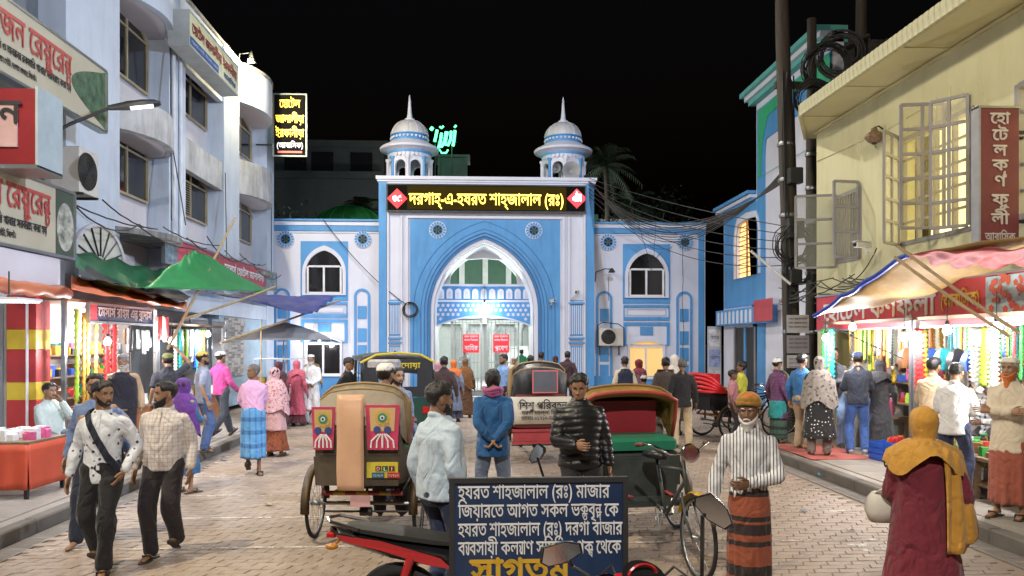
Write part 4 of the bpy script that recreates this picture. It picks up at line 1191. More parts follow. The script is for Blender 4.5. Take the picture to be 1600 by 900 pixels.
# bright flood on the roof corner
fl = thing('roof_floodlight', 'small glaring floodlight above the far roof of the hotel', 'floodlight', onX(391, 95, -6.6))
b = MB(); b.ball((0, 0, 0), 0.07, 12, 8); b.build('bulb', emit('flood_glare', (1.0, 0.9, 0.62), 60), fl, True)
b = MB(); b.lathe([(0.02, 0.32), (0.05, 0.25), (0.09, 0.1), (0.12, 0.03), (0.13, 0.0), (0.12, 0.0)], (0, 0.1, 0), 14); b.build('shade', M_METAL, fl, True)
b = MB(); b.tube([(0, 0.12, 0.28), (-0.35, 0.14, 0.25), (-0.45, 0.14, -0.9)], 0.02, 6); b.build('bracket', M_METAL, fl, True)
lamp('flood_light', (0.05, -0.12, -0.1), 900, AMBER[:1] + (0.84, 0.5), 0.08, parent=fl)
# ================================================================ right-hand yellow hotel
RX = 7.2
M_YELL = mat('yellow_plaster', (0.62, 0.60, 0.38), 0.75, vscale=0.7, var=0.1, bump=0.3, bscale=4, stain=((0.45, 0.42, 0.22), 0.4))
M_SOFFIT = mat('soffit_paint', (0.68, 0.63, 0.36), 0.75, vscale=1.0, var=0.08, bump=0.1)
M_TILE = mat('eave_tile', (0.55, 0.54, 0.36), 0.7, var=0.2, vscale=5, bump=0.2)
yel = thing('yellow_hotel', 'yellow plastered hotel with a deep tiled eave on the right of the street', 'building')
YC = Yx(1276, RX)                           # its far corner
EZ = 6.45; EX = 6.35; EYC = YC + 0.7
HY = Yx(1250, EX)
def ybox(name, lo, hi, m, parent=yel):
 b = MB(); b.box(lo, hi); return b.build(name, m, parent)
W1 = (Yx(1520, RX), Yx(1407, RX), Zx(1460, 370, RX), Zx(1420, 215, RX))
W0 = (Yx(1345, RX), Yx(1308, RX), Zx(1330, 405, RX), Zx(1330, 300, RX))
W2 = (7.9, Yx(1590, RX), W1[2], W1[3])
fnr = lambda a, y, b_: (RX + y, a, b_)
b = MB(); b.plate(rect(4.0, YC, 2.35, EZ), [rect(w[0], w[1], w[2], w[3]) for w in (W1, W0, W2)], 0.0, 0.25, fn=fnr); b.build('wall', M_YELL, yel)
ybox('wall_far_end', (RX + 0.26, YC - 0.25, 0.15), (RX + 6, YC, EZ), M_YELL)
ybox('wall_below', (RX + 0.02, YC - 0.4, 0.15), (RX + 0.25, YC, 2.349), M_YELL)
# eave: soffit boards, fascia of short tiles
b = MB(); b.add([(EX, 3.5, EZ - 0.02), (EX, HY, EZ - 0.02), (RX, YC + 0.55, EZ - 0.02), (RX + 3, YC + 0.55, EZ - 0.02), (RX + 3, 3.5, EZ - 0.02),
    (EX, 3.5, EZ + 0.05), (EX, HY, EZ + 0.05), (RX, YC + 0.55, EZ + 0.05), (RX + 3, YC + 0.55, EZ + 0.05), (RX + 3, 3.5, EZ + 0.05)],
      [(0, 1, 2, 3, 4), (9, 8, 7, 6, 5), (0, 5, 6, 1), (1, 6, 7, 2), (2, 7, 8, 3), (3, 8, 9, 4), (4, 9, 5, 0)]); b.build('soffit', M_SOFFIT, yel)
b = MB()
for k in range(7):
 y = 4.2 + k * 1.75
 b.box((EX + 0.02, y, EZ - 0.034), (RX - 0.01, y + 0.03, EZ - 0.021))
b.box((RX - 0.05, 4, EZ - 0.08), (RX - 0.001, YC + 0.02, EZ - 0.036)); b.build('soffit_batten', M_SOFFIT, yel)
tm = MB().bbox((-0.03, 0.006, -0.1), (0.05, 0.126, 0.13), 0.012).mesh('eave_tile', M_TILE)
y = 4.0
while y < HY - 0.13: link('eave_tile', tm, yel, (EX - 0.03, y, EZ + 0.03)); y += 0.132
dv = Vector((RX - EX, YC + 0.55 - HY, 0)); L = dv.length; ang = math.atan2(dv.y, dv.x)
b = MB(); b.box((0, -0.03, -0.08), (L, 0.03, 0.14)); o = b.build('eave_end_board', M_SOFFIT, yel, loc=(EX, HY, EZ + 0.03)); o.rotation_euler = (0, 0, ang)
# sloping metal roof above
b = MB(); b.add([(EX, 3.5, EZ + 0.16), (EX, HY, EZ + 0.16), (RX, YC + 0.55, EZ + 0.16), (RX + 4, YC + 0.5, EZ + 1.3), (RX + 4, 3.5, EZ + 1.3)], [(0, 1, 2, 3, 4)]); b.build('roof_sheet', mat('roof_sheet', (0.1, 0.1, 0.09), 0.8), yel)
# plaster swells and cracks on the wall
rr = random.Random(11)
for k in range(9):
 x = 1340 + k * 24; yy = 190 - k * 12 + rr.uniform(-6, 10)
 p = onX(x, yy + 20, RX - 0.005)
 b = MB(); q = [p + Vector((0, -0.12 * s_ + 0.05 * math.sin(s_ * 3 + k), -0.5 * s_)) for s_ in [0, .25, .5, .75, 1]]; b.tube(q, [0.006, 0.018, 0.02, 0.014, 0.004], 6, flat=0.8); b.build('plaster_swell', M_YELL, yel, True)
b = MB(); b.tube([onX(x, y, RX - 0.012) for x, y in ((1276, 252), (1330, 228), (1357, 215), (1385, 203), (1440, 170))], 0.01, 5); b.build('wall_conduit', M_YELL, yel)
# windows
M_LITY = emit('lit_room_yellow', (1.0, 0.86, 0.4), 1.7)
M_GREYFR = mat('grey_casement', (0.28, 0.27, 0.28), 0.5, stain=((0.2, 0.2, 0.2), 0.3))
M_FROST = mat('frosted_pane', (0.6, 0.55, 0.3), 0.3, alpha=0.22, bump=0.02)
def room_window(y0, y1, z0, z1, lit, name='window'):
 w = bpy.data.objects.new(name, None); COL.objects.link(w); w.parent = yel
 b = MB(); b.box((RX + 0.9, y0 - 0.6, z0 - 0.4), (RX + 0.93, y1 + 0.6, z1 + 0.4)); b.build('lit_room', lit, w)
 b = MB(); t = 0.035
 for y in (y0, y1): b.box((RX - 0.02, y - t, z0 - .02), (RX + 0.1, y + t, z1 + .02))
 for z in (z0, z1): b.box((RX - 0.018, y0 + t, z - t), (RX + 0.098, y1 - t, z + t))
 b.build('frame', M_GREYFR, w)
 return w
def casement(parent, hinge, z0, z1, width, ang, cols, rows, glass):
 """opened casement leaf: swings out from the wall about its hinge at (x, y)"""
 b = MB(); t = 0.022
 e = Vector((math.cos(ang), math.sin(ang), 0)); h = Vector((hinge[0], hinge[1], 0)); nn = Vector((-e.y, e.x, 0))
 def bar(u0, u1, v0, v1, m=b, th=0.02):
  vs = [h + e * u + nn * s + Vector((0, 0, v)) for s in (-th, th) for u, v in ((u0, v0), (u1, v0), (u1, v1), (u0, v1))]
  m.add(vs, [(0, 1, 2, 3), (7, 6, 5, 4), (0, 4, 5, 1), (1, 5, 6, 2), (2, 6, 7, 3), (3, 7, 4, 0)])
 for k in range(cols + 1):
  u = width * k / cols; bar(u - t, u + t, z0, z1)
 for k in range(rows + 1):
  v = z0 + (z1 - z0) * k / rows; bar(0, width, v - t * 1.01, v + t * 1.01, th=0.0195)
 leaf = b.build('casement', M_GREYFR, parent)
 for i in range(cols):
  for k in range(rows):
   g = MB(); bar(width * i / cols + t, width * (i + 1) / cols - t, z0 + (z1 - z0) * k / rows + t, z0 + (z1 - z0) * (k + 1) / rows - t, g, 0.004); g.build('pane', glass, leaf)
w = room_window(*W1, M_LITY)
ww = (W1[1] - W1[0])
b = MB()
for k in range(1, 4):
 y = W1[0] + ww * k / 4; b.box((RX, y - 0.025, W1[2] + .036), (RX + 0.08, y + 0.025, W1[3] - .036))
for k in range(1, 5):
 z = W1[2] + (W1[3] - W1[2]) * k / 5; b.box((RX + 0.02, W1[0] + .036, z - 0.018), (RX + 0.06, W1[1] - .036, z + 0.018))
b.build('mullion', M_GREYFR, w)
casement(w, (RX - 0.04, W1[1] - 0.03), W1[2] - 0.02, W1[3] + 0.05, 0.62, R(-140), 2, 5, M_FROST)
casement(w, (RX - 0.04, W1[0] + 0.62), W1[2] + 0.1, W1[3] + 0.25, 0.62, R(170), 2, 5, M_FROST)
casement(w, (RX - 0.04, W1[0] + 0.05), W1[2] + 0.05, W1[3] + 0.2, 0.5, R(130), 2, 5, M_FROST)
w = room_window(*W2, M_LITY)
b = MB()
for k in range(1, 5): b.box((RX, W2[0] + (W2[1] - W2[0]) * k / 5 - 0.025, W2[2] + .036), (RX + 0.08, W2[0] + (W2[1] - W2[0]) * k / 5 + 0.025, W2[3] - .036))
for k in range(1, 5): b.box((RX + 0.02, W2[0] + .036, W2[2] + (W2[3] - W2[2]) * k / 5 - 0.018), (RX + 0.06, W2[1] - .036, W2[2] + (W2[3] - W2[2]) * k / 5 + 0.018))
b.build('mullion', M_GREYFR, w)
w = room_window(*W0, mat('dim_room', (0.1, 0.09, 0.07), 0.9))
casement(w, (RX - 0.04, W0[1] - 0.02), W0[2] - 0.1, W0[3] + 0.05, 0.75, R(165), 1, 3, mat('clear_pane', (0.4, 0.42, 0.36), 0.15, alpha=0.25, bump=0))
for k in range(9):
 y = W0[0] + (W0[1] - W0[0]) * (k + 0.5) / 9
 b = MB(); b.box((RX - 0.03, y - 0.014, W0[2] + .04), (RX - 0.005, y + 0.014, W0[3] - .04)); b.build('grille_bar', mat('grille_mauve', (0.3, 0.26, 0.28), 0.5), w)
casement(w, (RX - 0.04, W0[0] + 0.02), W0[2], W0[3] + 0.12, 0.5, R(-172), 1, 3, mat('clear_pane', (0.4, 0.42, 0.36), 0.15, alpha=0.25, bump=0))
# upright red sign box
t = thing('vertical_hotel_sign', 'upright dark red box sign with grey letters on the yellow hotel', 'sign')
VY = 9.55
x0, x1 = Xy(1532, VY), Xy(1592, VY); z0, z1 = Zy(1560, 383, VY), Zy(1560, 169, VY)
b = MB(); b.box((x0, VY, z0), (x1, VY + 0.13, z1)); b.build('case', mat('sign_maroon', (0.17, 0.03, 0.045), 0.45, bump=0.03), t)
b = MB(); b.box((x0 - 0.03, VY - 0.01, z0 - 0.02), (x0 - 0.001, VY + 0.14, z1 + 0.02)); b.build('side_panel', mat('sign_side_grey', (0.33, 0.34, 0.38), 0.5, metal=0.3), t)
b = MB(); b.box((x0 - 0.03, VY - 0.012, z1 + .001), (x1 + 0.02, VY + 0.14, z1 + 0.03)); b.build('top_rim', M_STEEL, t)
M_SGREY = mat('letter_grey', (0.6, 0.55, 0.55), 0.5, var=0, bump=0)
for txt, yy, fr in (('হো', 193, 0.5), ('টে', 219, 0.4), ('ল', 243, 0.34), ('ক', 266, 0.4), ('র্ণ', 291, 0.3), ('ফু', 320, 0.42), ('লী', 350, 0.45)):
 lettering(t, txt, ((x0 + x1) / 2, VY - 0.003, Zy(1560, yy, VY)), (x1 - x0) * fr, 0.21, M_SGREY, center=True, bold=0.025)
lettering(t, 'আবাসিক', ((x0 + x1) / 2, VY - 0.003, Zy(1560, 376, VY)), (x1 - x0) * 0.78, 0.15, M_SGREY, center=True, bold=0.02)
b = MB()
for z in (z0 + 0.3, z1 - 0.3): b.box((x1 - 0.02, VY + 0.08, z), (RX, VY + 0.128, z + 0.04))
b.build('bracket', M_METAL, t)
# lamp and CCTV on the wall
p = onX(1366, 212, RX - 0.16)
t = thing('wall_lamp', 'unlit rusty dome lamp on the yellow wall', 'lamp', p)
b = MB(); b.lathe([(0.02, 0.14), (0.05, 0.13), (0.06, 0.08), (0.13, 0.03), (0.16, -0.02), (0.16, -0.03), (0.11, -0.1), (0.06, -0.13)], n=20); b.build('shade', mat('rusty_shade', (0.22, 0.14, 0.08), 0.6, var=0.5, vscale=14), t, True)
b = MB(); b.lathe([(0.05, -0.12), (0.045, -0.15), (0.01, -0.16)], n=12); b.build('lens', M_DKGLASS, t, True)
b = MB(); b.tube([(0, 0, 0.14), (0.08, 0, 0.17), (0.16, 0, 0.12)], 0.015, 6); b.build('bracket', M_METAL, t, True)
def cctv(label, p, rz):
 t = thing('security_camera', label, 'camera', p, rz)
 m = mat('cctv_white', (0.62, 0.62, 0.6), 0.4)
 b = MB(); b.bbox((-0.05, -0.19, -0.045), (0.05, 0.14, 0.05), 0.015); b.build('housing', m, t)
 b = MB(); b.box((-0.058, -0.23, 0.052), (0.058, 0.12, 0.062)); b.build('sunshield', m, t)
 b = MB(); b.tube([(0, -0.19, 0.0), (0, -0.2, 0.0)], 0.036, 12); b.build('lens', M_DKGLASS, t)
 b = MB(); b.tube([(0, 0.05, -0.045), (0, 0.06, -0.13), (0, 0.2, -0.15)], 0.016, 6); b.build('mount', m, t, True)
 return t
cctv('white security camera on a bracket at the yellow wall', onX(1350, 383, RX - 0.4) , R(-75))
# ---- red hotel board over the stalls
BX = 6.62
t = thing('hotel_signboard', 'long red hotel board with white lettering above the bead stalls', 'sign')
y0, y1 = 5.5, Yx(1276, BX); z0 = Zx(1400, 511, BX); z1 = Zx(1276, 470, BX)
z1 = z0 + 0.62
b = MB(); b.box((BX, y0, z0), (BX + 0.1, y1, z1)); b.build('panel', mat('board_red', (0.55, 0.035, 0.045), 0.45, var=0.12, bump=0.03), t)
b = MB()
for z in (z0 - 0.03, z1): b.box((BX - 0.02, y0, z), (BX + 0.11, y1 + 0.03, z + 0.03))
b.build('frame', M_STEEL, t)
along(t, 'হোটেল কর্ণফুলী', Yx(1462, BX), Yx(1288, BX), z0 + 0.17, 0.46, M_LWHITE, BX, 0.03, s=-1)
along(t, '(আবাসিক)', Yx(1532, BX), Yx(1471, BX), z0 + 0.26, 0.26, mat('letter_yellow', (0.75, 0.5, 0.02), 0.5, var=0, bump=0), BX, 0.02, s=-1)
b = MB(); b.box((BX - 0.008, y0 + 0.02, z0 + 0.02), (BX - 0.002, Yx(1541, BX), z1 - 0.02)); b.build('printed_picture', mat('board_print', (0.36, 0.5, 0.55), 0.5, var=0.5, vscale=5), t)
rr = random.Random(4)
b = MB()
for k in range(70):
 yy = Yx(1541, BX) - rr.uniform(0.1, 1.2); zz = z1 - rr.uniform(0.03, 0.5); r = rr.uniform(0.02, 0.06)
 a0 = rr.uniform(0, 6)
 b.add([(BX - 0.010 - 0.0001 * k, yy + r * math.cos(a0 + 2 * math.pi * q / 5), zz + r * math.sin(a0 + 2 * math.pi * q / 5)) for q in range(5)], [(0, 1, 2, 3, 4)])
b.build('printed_blossom', mat('blossom_print', (0.55, 0.1, 0.05), 0.5), t)
# ================================================================ blue side building beyond the poles
BLX = 8.75
blu = thing('side_building', 'blue and white two-storey building with an arched lit window beyond the poles', 'building')
def by(x): return Yx(x, BLX)
def bz(x, y): return Zx(x, y, BLX)
fb = lambda a, y, c: (BLX + y, a, c)
yf0, yf1 = by(1300), by(1131)
yt = by(1182)
zl = bz(1131, 330)
M_TEAL = mat('teal_paint', (0.12, 0.42, 0.4), 0.6, var=0.15)
wz0, wz1 = bz(1165, 432), bz(1165, 345)
win = pointed(by(1188), by(1151), bz(1165, 433), bz(1165, 378), bz(1165, 344), 10)
b = MB(); b.plate(rect(yt + 0.001, yf1, 0.0, zl), [win], 0, 0.3, fn=fb); b.build('wall', M_WHITE, blu)
b = MB(); b.plate(rect(yf0, yt, 0.0, bz(1182, 150)), (), 0, 0.3, fn=fb); b.build('tall_wall', M_WHITE, blu)
b = MB(); b.box((BLX + 0.3, yf1 - 0.3, 0), (BLX + 6, yf1, zl)); b.build('end_wall', M_WHITE, blu)
b = MB(); b.plate(rect(by(1195), yf1 - 0.12, bz(1165, 478), zl - 0.25), [win], -0.03, 0.002, fn=fb); b.build('blue_field', M_BLUE, blu)
lw = MB(); lw.plate(win, (), 0.12, 0.15, fn=fb); lw.build('lit_window', emit('lit_window_amber', (1.0, 0.58, 0.2), 1.3), blu)
b = MB()
for k in range(1, 12):
 z = wz0 + (wz1 - wz0) * k / 12; b.box((BLX + 0.08, by(1188), z), (BLX + 0.1, by(1151), z + 0.03))
for x in (1163, 1176): b.box((BLX + 0.07, by(x) - 0.03, wz0), (BLX + 0.115, by(x) + 0.03, wz1))
b.build('window_bar', mat('window_slat', (0.35, 0.2, 0.08), 0.6), blu)
iw = pointed(by(1188) + .0, by(1151) - .0, bz(1165, 433), bz(1165, 378), bz(1165, 344), 10)
ow = pointed(by(1188) - .12, by(1151) + .12, bz(1165, 433), bz(1165, 378), bz(1165, 344) + .2, 10)
b = MB(); b.plate(ow, [[(a, c + 0.001) for a, c in iw]], -0.07, -0.02, fn=fb); b.build('window_surround', M_WHITE, blu)
for k, (dz, m, d) in enumerate(((0.0, M_BLUE, 0.3), (-0.12, M_WHITE, 0.22), (-0.22, M_BLUE, 0.14))):
 b = MB(); b.box((BLX - d, yt + .002, zl + dz - 0.1 + .12), (BLX + 0.2, yf1 + d, zl + dz + .118)); b.build('cornice', m, blu)
zt2 = bz(1182, 150)
for k, (dz, m, d) in enumerate(((0.0, M_TEAL, 0.42), (-0.14, M_WHITE, 0.3), (-0.28, M_TEAL, 0.2))):
 b = MB(); b.box((BLX - d, yf0, zt2 + dz), (BLX + 0.4, yt + d * 0.8, zt2 + dz + 0.138)); b.build('tall_cornice', m, blu)
b = MB(); b.plate(rect(yf0, yt - 0.15, 0.1, zt2 - 0.5), [pointed(yf0 + .1, yt - 0.75, 0.11, bz(1200, 250), bz(1200, 150) - 1.2, 10)], -0.04, 0.0, fn=fb); b.build('tall_field', M_BLUE, blu)
b = MB(); b.plate(rect(yf0, yt - 0.3, zt2 - 2.6, zt2 - 0.55), [[(a, max(c, zt2 - 2.59)) for a, c in pointed(yf0 + .1, yt - 0.5, zt2 - 2.59, zt2 - 2.4, zt2 - 0.8, 10)]], -0.06, -0.042, fn=fb); b.build('green_lit_field', mat('green_light_tint', (0.04, 0.4, 0.2), 0.6), blu)  # green light falling on the spandrel is put into its colour
# balcony band, doorway, pilaster
b = MB(); b.plate(rect(by(1215), yf1 + 0.1, bz(1150, 508), bz(1150, 484)), (), -0.25, 0.0, fn=fb); b.build('balcony_band', M_BLUE, blu)
for k in range(12):
 y = by(1212) + (yf1 - by(1212)) * (k + 0.5) / 12
 b = MB(); b.plate(roundarch(y - 0.09, y + 0.09, bz(1150, 506), bz(1150, 491), 6), (), -0.265, -0.251, fn=fb); b.build('balcony_panel', M_WHITE, blu)
b = MB(); b.plate(rect(by(1182), by(1150), 0.02, bz(1165, 512)), (), -0.02, 0.0, fn=fb); b.build('doorway', mat('dark_door', (0.03, 0.03, 0.03), 0.6), blu)
for x in (1150, 1166, 1182):
 b = MB(); b.box((BLX - 0.06, by(x) - 0.07, 0), (BLX - 0.021, by(x) + 0.07, bz(1165, 511))); b.build('door_post', M_BLUE if x == 1166 else M_STEEL, blu)
# red notice on the balcony
t = tag(MB().box((BLX - 0.29, by(1222), bz(1190, 503)), (BLX - 0.27, by(1192), bz(1190, 470))).build('notice', mat('banner_red2', (0.45, 0.06, 0.07), 0.5), None), 'small red banner on the balcony band of the side building', 'banner')
# unfinished dark building behind the yellow roof
t = thing('unfinished_building', 'dark unfinished brick parapet showing above the yellow roof', 'building')
p0, p1 = onY(1277, 62, 26), onY(1440, 62, 26)
b = MB(); b.box((p0.x, 26, 0), (p1.x + 2, 30, p0.z - 0.05)); b.build('wall', mat('raw_brick', (0.1, 0.085, 0.08), 0.9, var=0.5, vscale=6, bump=0.6, bscale=9), t)
for k in range(16):
 b = MB(); x = p0.x + k * 0.27; b.box((x, 25.95, p0.z - 0.05), (x + 0.24, 26.1, p0.z + 0.03 + 0.05 * (k % 3 == 0))); b.build('coping_brick', mat('raw_brick', (0.1, 0.085, 0.08)), t)
# poster stand by the far corner of the gateway
t = thing('poster_board', 'narrow upright board of posters between gateway and side building', 'poster board')
PY = 27.0
x0, x1 = Xy(1106, PY), Xy(1127, PY); z1_ = Zy(1116, 510, PY)
b = MB(); b.box((x0, PY, 0), (x1, PY + 0.06, z1_)); b.build('board', mat('board_grey', (0.45, 0.45, 0.47), 0.6), t)
for k, c in enumerate(((0.6, 0.6, 0.62), (0.3, 0.34, 0.55), (0.5, 0.5, 0.52))):
 z = z1_ - 0.1 - k * 0.72
 b = MB(); b.box((x0 + 0.04, PY - 0.01, z - 0.62), (x1 - 0.04, PY - 0.001, z)); b.build('poster', mat('poster%d' % k, c, 0.5, var=0.5, vscale=6, bump=0), t)
 lettering(t, 'হোটেল', ((x0 + x1) / 2, PY - 0.012, z - 0.35), 0.3, 0.16, M_INK, center=True)
# ================================================================ unseen street lights, added above and behind the view to brighten the street
street_lamp((5.7, 16.9, 11.4), (-1.5, 27, 3.0), 2600, COOL, 'LED street light at the top of the tall wooden pole', 2.0, foot=(6.3, 17.6, 11.2))
street_lamp((-6.3, 18.3, 11.0), (2.5, 27.5, 4.0), 2100, (0.9, 0.92, 1.0), 'LED street light on the hotel roof above the middle bay', 2.0, foot=(-7.1, 18.3, 9.9))
street_lamp((6.0, 7.6, 7.4), (-6.5, 15.0, 5.0), 4800, (0.64, 0.76, 1.0), 'LED street light on the yellow hotel roof facing the left side', 1.55, foot=(6.9, 7.6, 6.9))
street_lamp((-5.8, 5.0, 9.6), (5.0, 12.5, 2.8), 3000, WARM, 'LED street light on the hotel front facing the right side', 2.2, foot=(-7.0, 5.0, 9.2))
street_lamp((-0.6, -3.0, 8.0), (-0.4, 8.5, 0.5), 3000, (1.0, 0.93, 0.84), 'LED street light on a pole behind the square', 2.2, foot=(-0.8, -4.2, 7.8))
street_lamp((0.3, 19.5, 13.5), (0.2, 15.0, 0.0), 2600, (1.0, 0.93, 0.84), 'LED street light slung on a wire over the road', 2.4, foot=(0.3, 20.3, 13.9))
# ================================================================ behind the gateway: lit courtyard, dome, dark block, palms
court = thing('courtyard_building', 'white arcaded courtyard building seen through the gateway arch', 'building')
CY = 42.0
M_COURT = mat('courtyard_white', (0.62, 0.64, 0.62), 0.6, var=0.12)
M_COURTG = mat('courtyard_green_lit', (0.05, 0.13, 0.08), 0.6, var=0.12)
b = MB(); b.box((-7, CY + 1.2, 0), (9, CY + 1.6, 9)); b.build('wall', M_COURT, court)
for k in range(9):
 x = -5 + 1.5 * k
 b = MB(); b.lathe([(0.26, 0), (0.26, 0.3), (0.18, 0.4), (0.17, 2.7), (0.26, 2.85), (0.26, 3.0)], (x, CY, 0), 14); b.build('column', M_COURT, court, True)
b = MB(); b.box((-7, CY - 0.3, 3.0), (9, CY + 1.19, 3.5)); b.build('gallery_slab', M_COURT, court)
for k in range(22):
 b = MB(); b.lathe([(0.07, 3.5), (0.05, 3.65), (0.09, 3.85), (0.05, 4.05), (0.07, 4.2)], (-4.5 + 0.5 * k, CY - 0.2, 0), 8); b.build('baluster', M_COURT, court, True)
b = MB(); b.box((-5, CY - 0.32, 4.2), (6.5, CY - 0.1, 4.32)); b.build('handrail', M_COURT, court)
b = MB(); b.box((-4.5, CY + 0.9, 4.4), (7, CY + 1.18, 9.2)); b.build('green_lit_wall', M_COURTG, court)  # green light on the upper wall is put into its colour
for k in range(7):
 b = MB(); b.box((-3.4 + 1.3 * k, CY + 0.7, 3.52), (-3.1 + 1.3 * k, CY + 0.89, 6.9)); b.build('pier', M_COURT, court)
for k in range(10):
 b = MB(); b.box((1.6 - 0.0 * k, CY - 4 + 0.32 * k, 0.18 * k), (5.5, CY - 3.69 + 0.32 * k, 0.18 * (k + 1))); b.build('step', M_COURT, court)
for s in (0, 1.2, 2.4):
 b = MB(); b.tube([(1.7 + s, CY - 4, 0.9), (1.7 + s, CY - 0.9, 2.7)], 0.025, 6)
 for k in range(8): b.tube([(1.7 + s, CY - 4 + 0.4 * k, 0.23 * k), (1.7 + s, CY - 4 + 0.4 * k, 0.9 + 0.23 * k)], 0.015, 5)
 b.build('stair_rail', M_STEEL, court)
b = MB(); b.box((-7, 31.5, -0.02), (9, CY + 1.2, 0.01)); b.build('courtyard_floor', mat('courtyard_marble', (0.5, 0.52, 0.5), 0.25, var=0.15, bump=0.02), court)
for k, (x, y, z) in enumerate(((-0.6, 36, 3.6), (2.2, 36.5, 3.7))):
 t = thing('ceiling_tube', ('left' if k == 0 else 'right') + '-hand fluorescent tube hanging in the courtyard', 'lamp', (x, y, z))
 b = MB(); b.tube([(-0.6, 0, 0), (0.6, 0, 0)], 0.02, 8); b.build('tube', M_LED, t)
 b = MB(); b.box((-0.62, -0.04, 0.025), (0.62, 0.04, 0.07)); b.build('batten', M_WFRAME, t)
 b = MB(); b.tube([(-0.4, 0, 0.07), (-0.4, 0, 1.5)], 0.008, 4); b.tube([(0.4, 0, 0.07), (0.4, 0, 1.5)], 0.008, 4); b.build('rod', M_METAL, t)
 lamp('tube_light', (0, -0.2, -0.15), 800, (0.9, 1.0, 0.95), 0.4, parent=t)
# green dome and the dark block behind the left wing
t = thing('green_dome', 'low green dome glimpsed behind the left wing roof', 'dome')
c = onY(536, 345, 33.0); k = 33 / 1200
b = MB(); b.lathe([(60 * k * math.cos(a), c.z - 0.3 + 44 * k * math.sin(a)) for a in [math.pi / 2 * q / 12 for q in range(13)]], (c.x, 33 + 1.6, 0), 32); b.build('shell', mat('dome_green', (0.03, 0.2, 0.05), 0.5, var=0.2), t, True)
b = MB(); b.lathe([(60 * k, 0), (60 * k, c.z - 0.301)], (c.x, 34.6, 0), 32); b.build('drum', M_COURT, t, True)
for q in range(16):
 a = 2 * math.pi * q / 16
 b = MB(); b.tube([(c.x + 60.3 * k * math.cos(e) * math.cos(a), 34.6 + 60.3 * k * math.cos(e) * math.sin(a), c.z - 0.3 + 44.3 * k * math.sin(e)) for e in [math.pi / 2 * w / 8 for w in range(8)]], 0.02, 4); b.build('rib', mat('dome_green_rib', (0.05, 0.3, 0.08), 0.5), t)
t = thing('dark_block', 'unlit flat-roofed block behind the green dome', 'building')
DB = 44.0
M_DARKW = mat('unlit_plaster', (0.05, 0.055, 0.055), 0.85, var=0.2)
x0, x1 = Xy(380, DB), Xy(600, DB); z1 = Zy(500, 231, DB)
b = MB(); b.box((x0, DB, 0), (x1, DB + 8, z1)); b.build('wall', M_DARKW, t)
b = MB(); b.box((x0 - 0.3, DB - 0.4, z1), (x1 + 0.3, DB + 8.3, z1 + 0.35)); b.build('roof_edge', M_DARKW, t)
b = MB(); b.box((x0, DB - 0.5, Zy(500, 280, DB)), (x1, DB - 0.001, Zy(500, 270, DB))); b.build('floor_band', M_DARKW, t)
for a in (445, 487, 548): 
 b = MB(); b.box((Xy(a, DB), DB - 0.05, Zy(500, 268, DB)), (Xy(a + 34, DB), DB - 0.002, Zy(500, 238, DB))); b.build('window', M_DKGLASS, t)
# lit roof kiosk behind the neon word
t = thing('roof_kiosk', 'small stepped roof block tinted green beside the neon word', 'roof block')
p0, p1 = onY(684, 272, 32.2), onY(730, 246, 32.2)
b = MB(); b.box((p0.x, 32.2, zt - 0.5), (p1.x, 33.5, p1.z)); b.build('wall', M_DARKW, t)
b = MB(); b.box((p0.x - 0.1, 32.1, p1.z), (p1.x + 0.12, 33.6, p1.z + 0.1)); b.build('coping', M_DARKW, t)
# palms and dark trees
M_LEAF = mat('palm_leaf', (0.022, 0.036, 0.016), 0.6, var=0.4, vscale=4)
M_TRUNK = mat('trunk_bark', (0.07, 0.055, 0.04), 0.9, var=0.4, bump=0.5, bscale=14)
def palm(label, x, ytop, Y, seed, n=26, L=2.6):
 rr = random.Random(seed); p = onY(x, ytop, Y)
 t = thing('palm_tree', label, 'tree', (p.x, Y, 0))
 h = p.z - 0.9
 b = MB(); b.tube([(0.2 * math.sin(k / 3), 0.1 * math.cos(k / 2), h * k / 8) for k in range(9)], [0.2 - 0.012 * k for k in range(9)], 10); b.build('trunk', M_TRUNK, t, True)
 top = Vector((0.2 * math.sin(8 / 3), 0.1 * math.cos(4), h))
 b = MB()
 for q in range(n):
  a = rr.uniform(0, 2 * math.pi); el = rr.uniform(-0.35, 1.35); ln = L * rr.uniform(0.75, 1.05)
  d = Vector((math.cos(a) * math.cos(el), math.sin(a) * math.cos(el), math.sin(el)))
  pts = [top + d * ln * s - Vector((0, 0, 0.55 * ln * s * s)) for s in [k / 9 for k in range(10)]]
  b.tube(pts, [0.03 - 0.0027 * k for k in range(10)], 4)
  for k in range(1, 10):
   e = (pts[k] - pts[k - 1]).normalized(); sd = e.cross(Vector((0, 0, 1)))
   sd = sd.normalized() if sd.length > 1e-3 else Vector((1, 0, 0))
   for f in (0.0, 0.5):
    base = pts[k - 1].lerp(pts[k], f)
    for s in (-1, 1):
     l = 0.55 * (1 - 0.6 * abs(k / 9 - 0.4)) * rr.uniform(0.8, 1.1)
     tip = base + sd * s * l * 0.8 + e * l * 0.5 - Vector((0, 0, l * 0.35)); w = e * 0.035
     b.add([base - w, base + w, tip], [(0, 1, 2)])
 o = b.build('crown', M_LEAF, t); o['kind'] = 'stuff'
palm('tall palm with drooping fronds behind the right turret', 943, 230, 37, 1, 34, 2.2)
palm('lower palm half lost in the dark beside the right turret', 985, 292, 40, 2, 26, 2.0)
palm('dark palm behind the green dome', 570, 300, 40, 3, 24, 1.8)
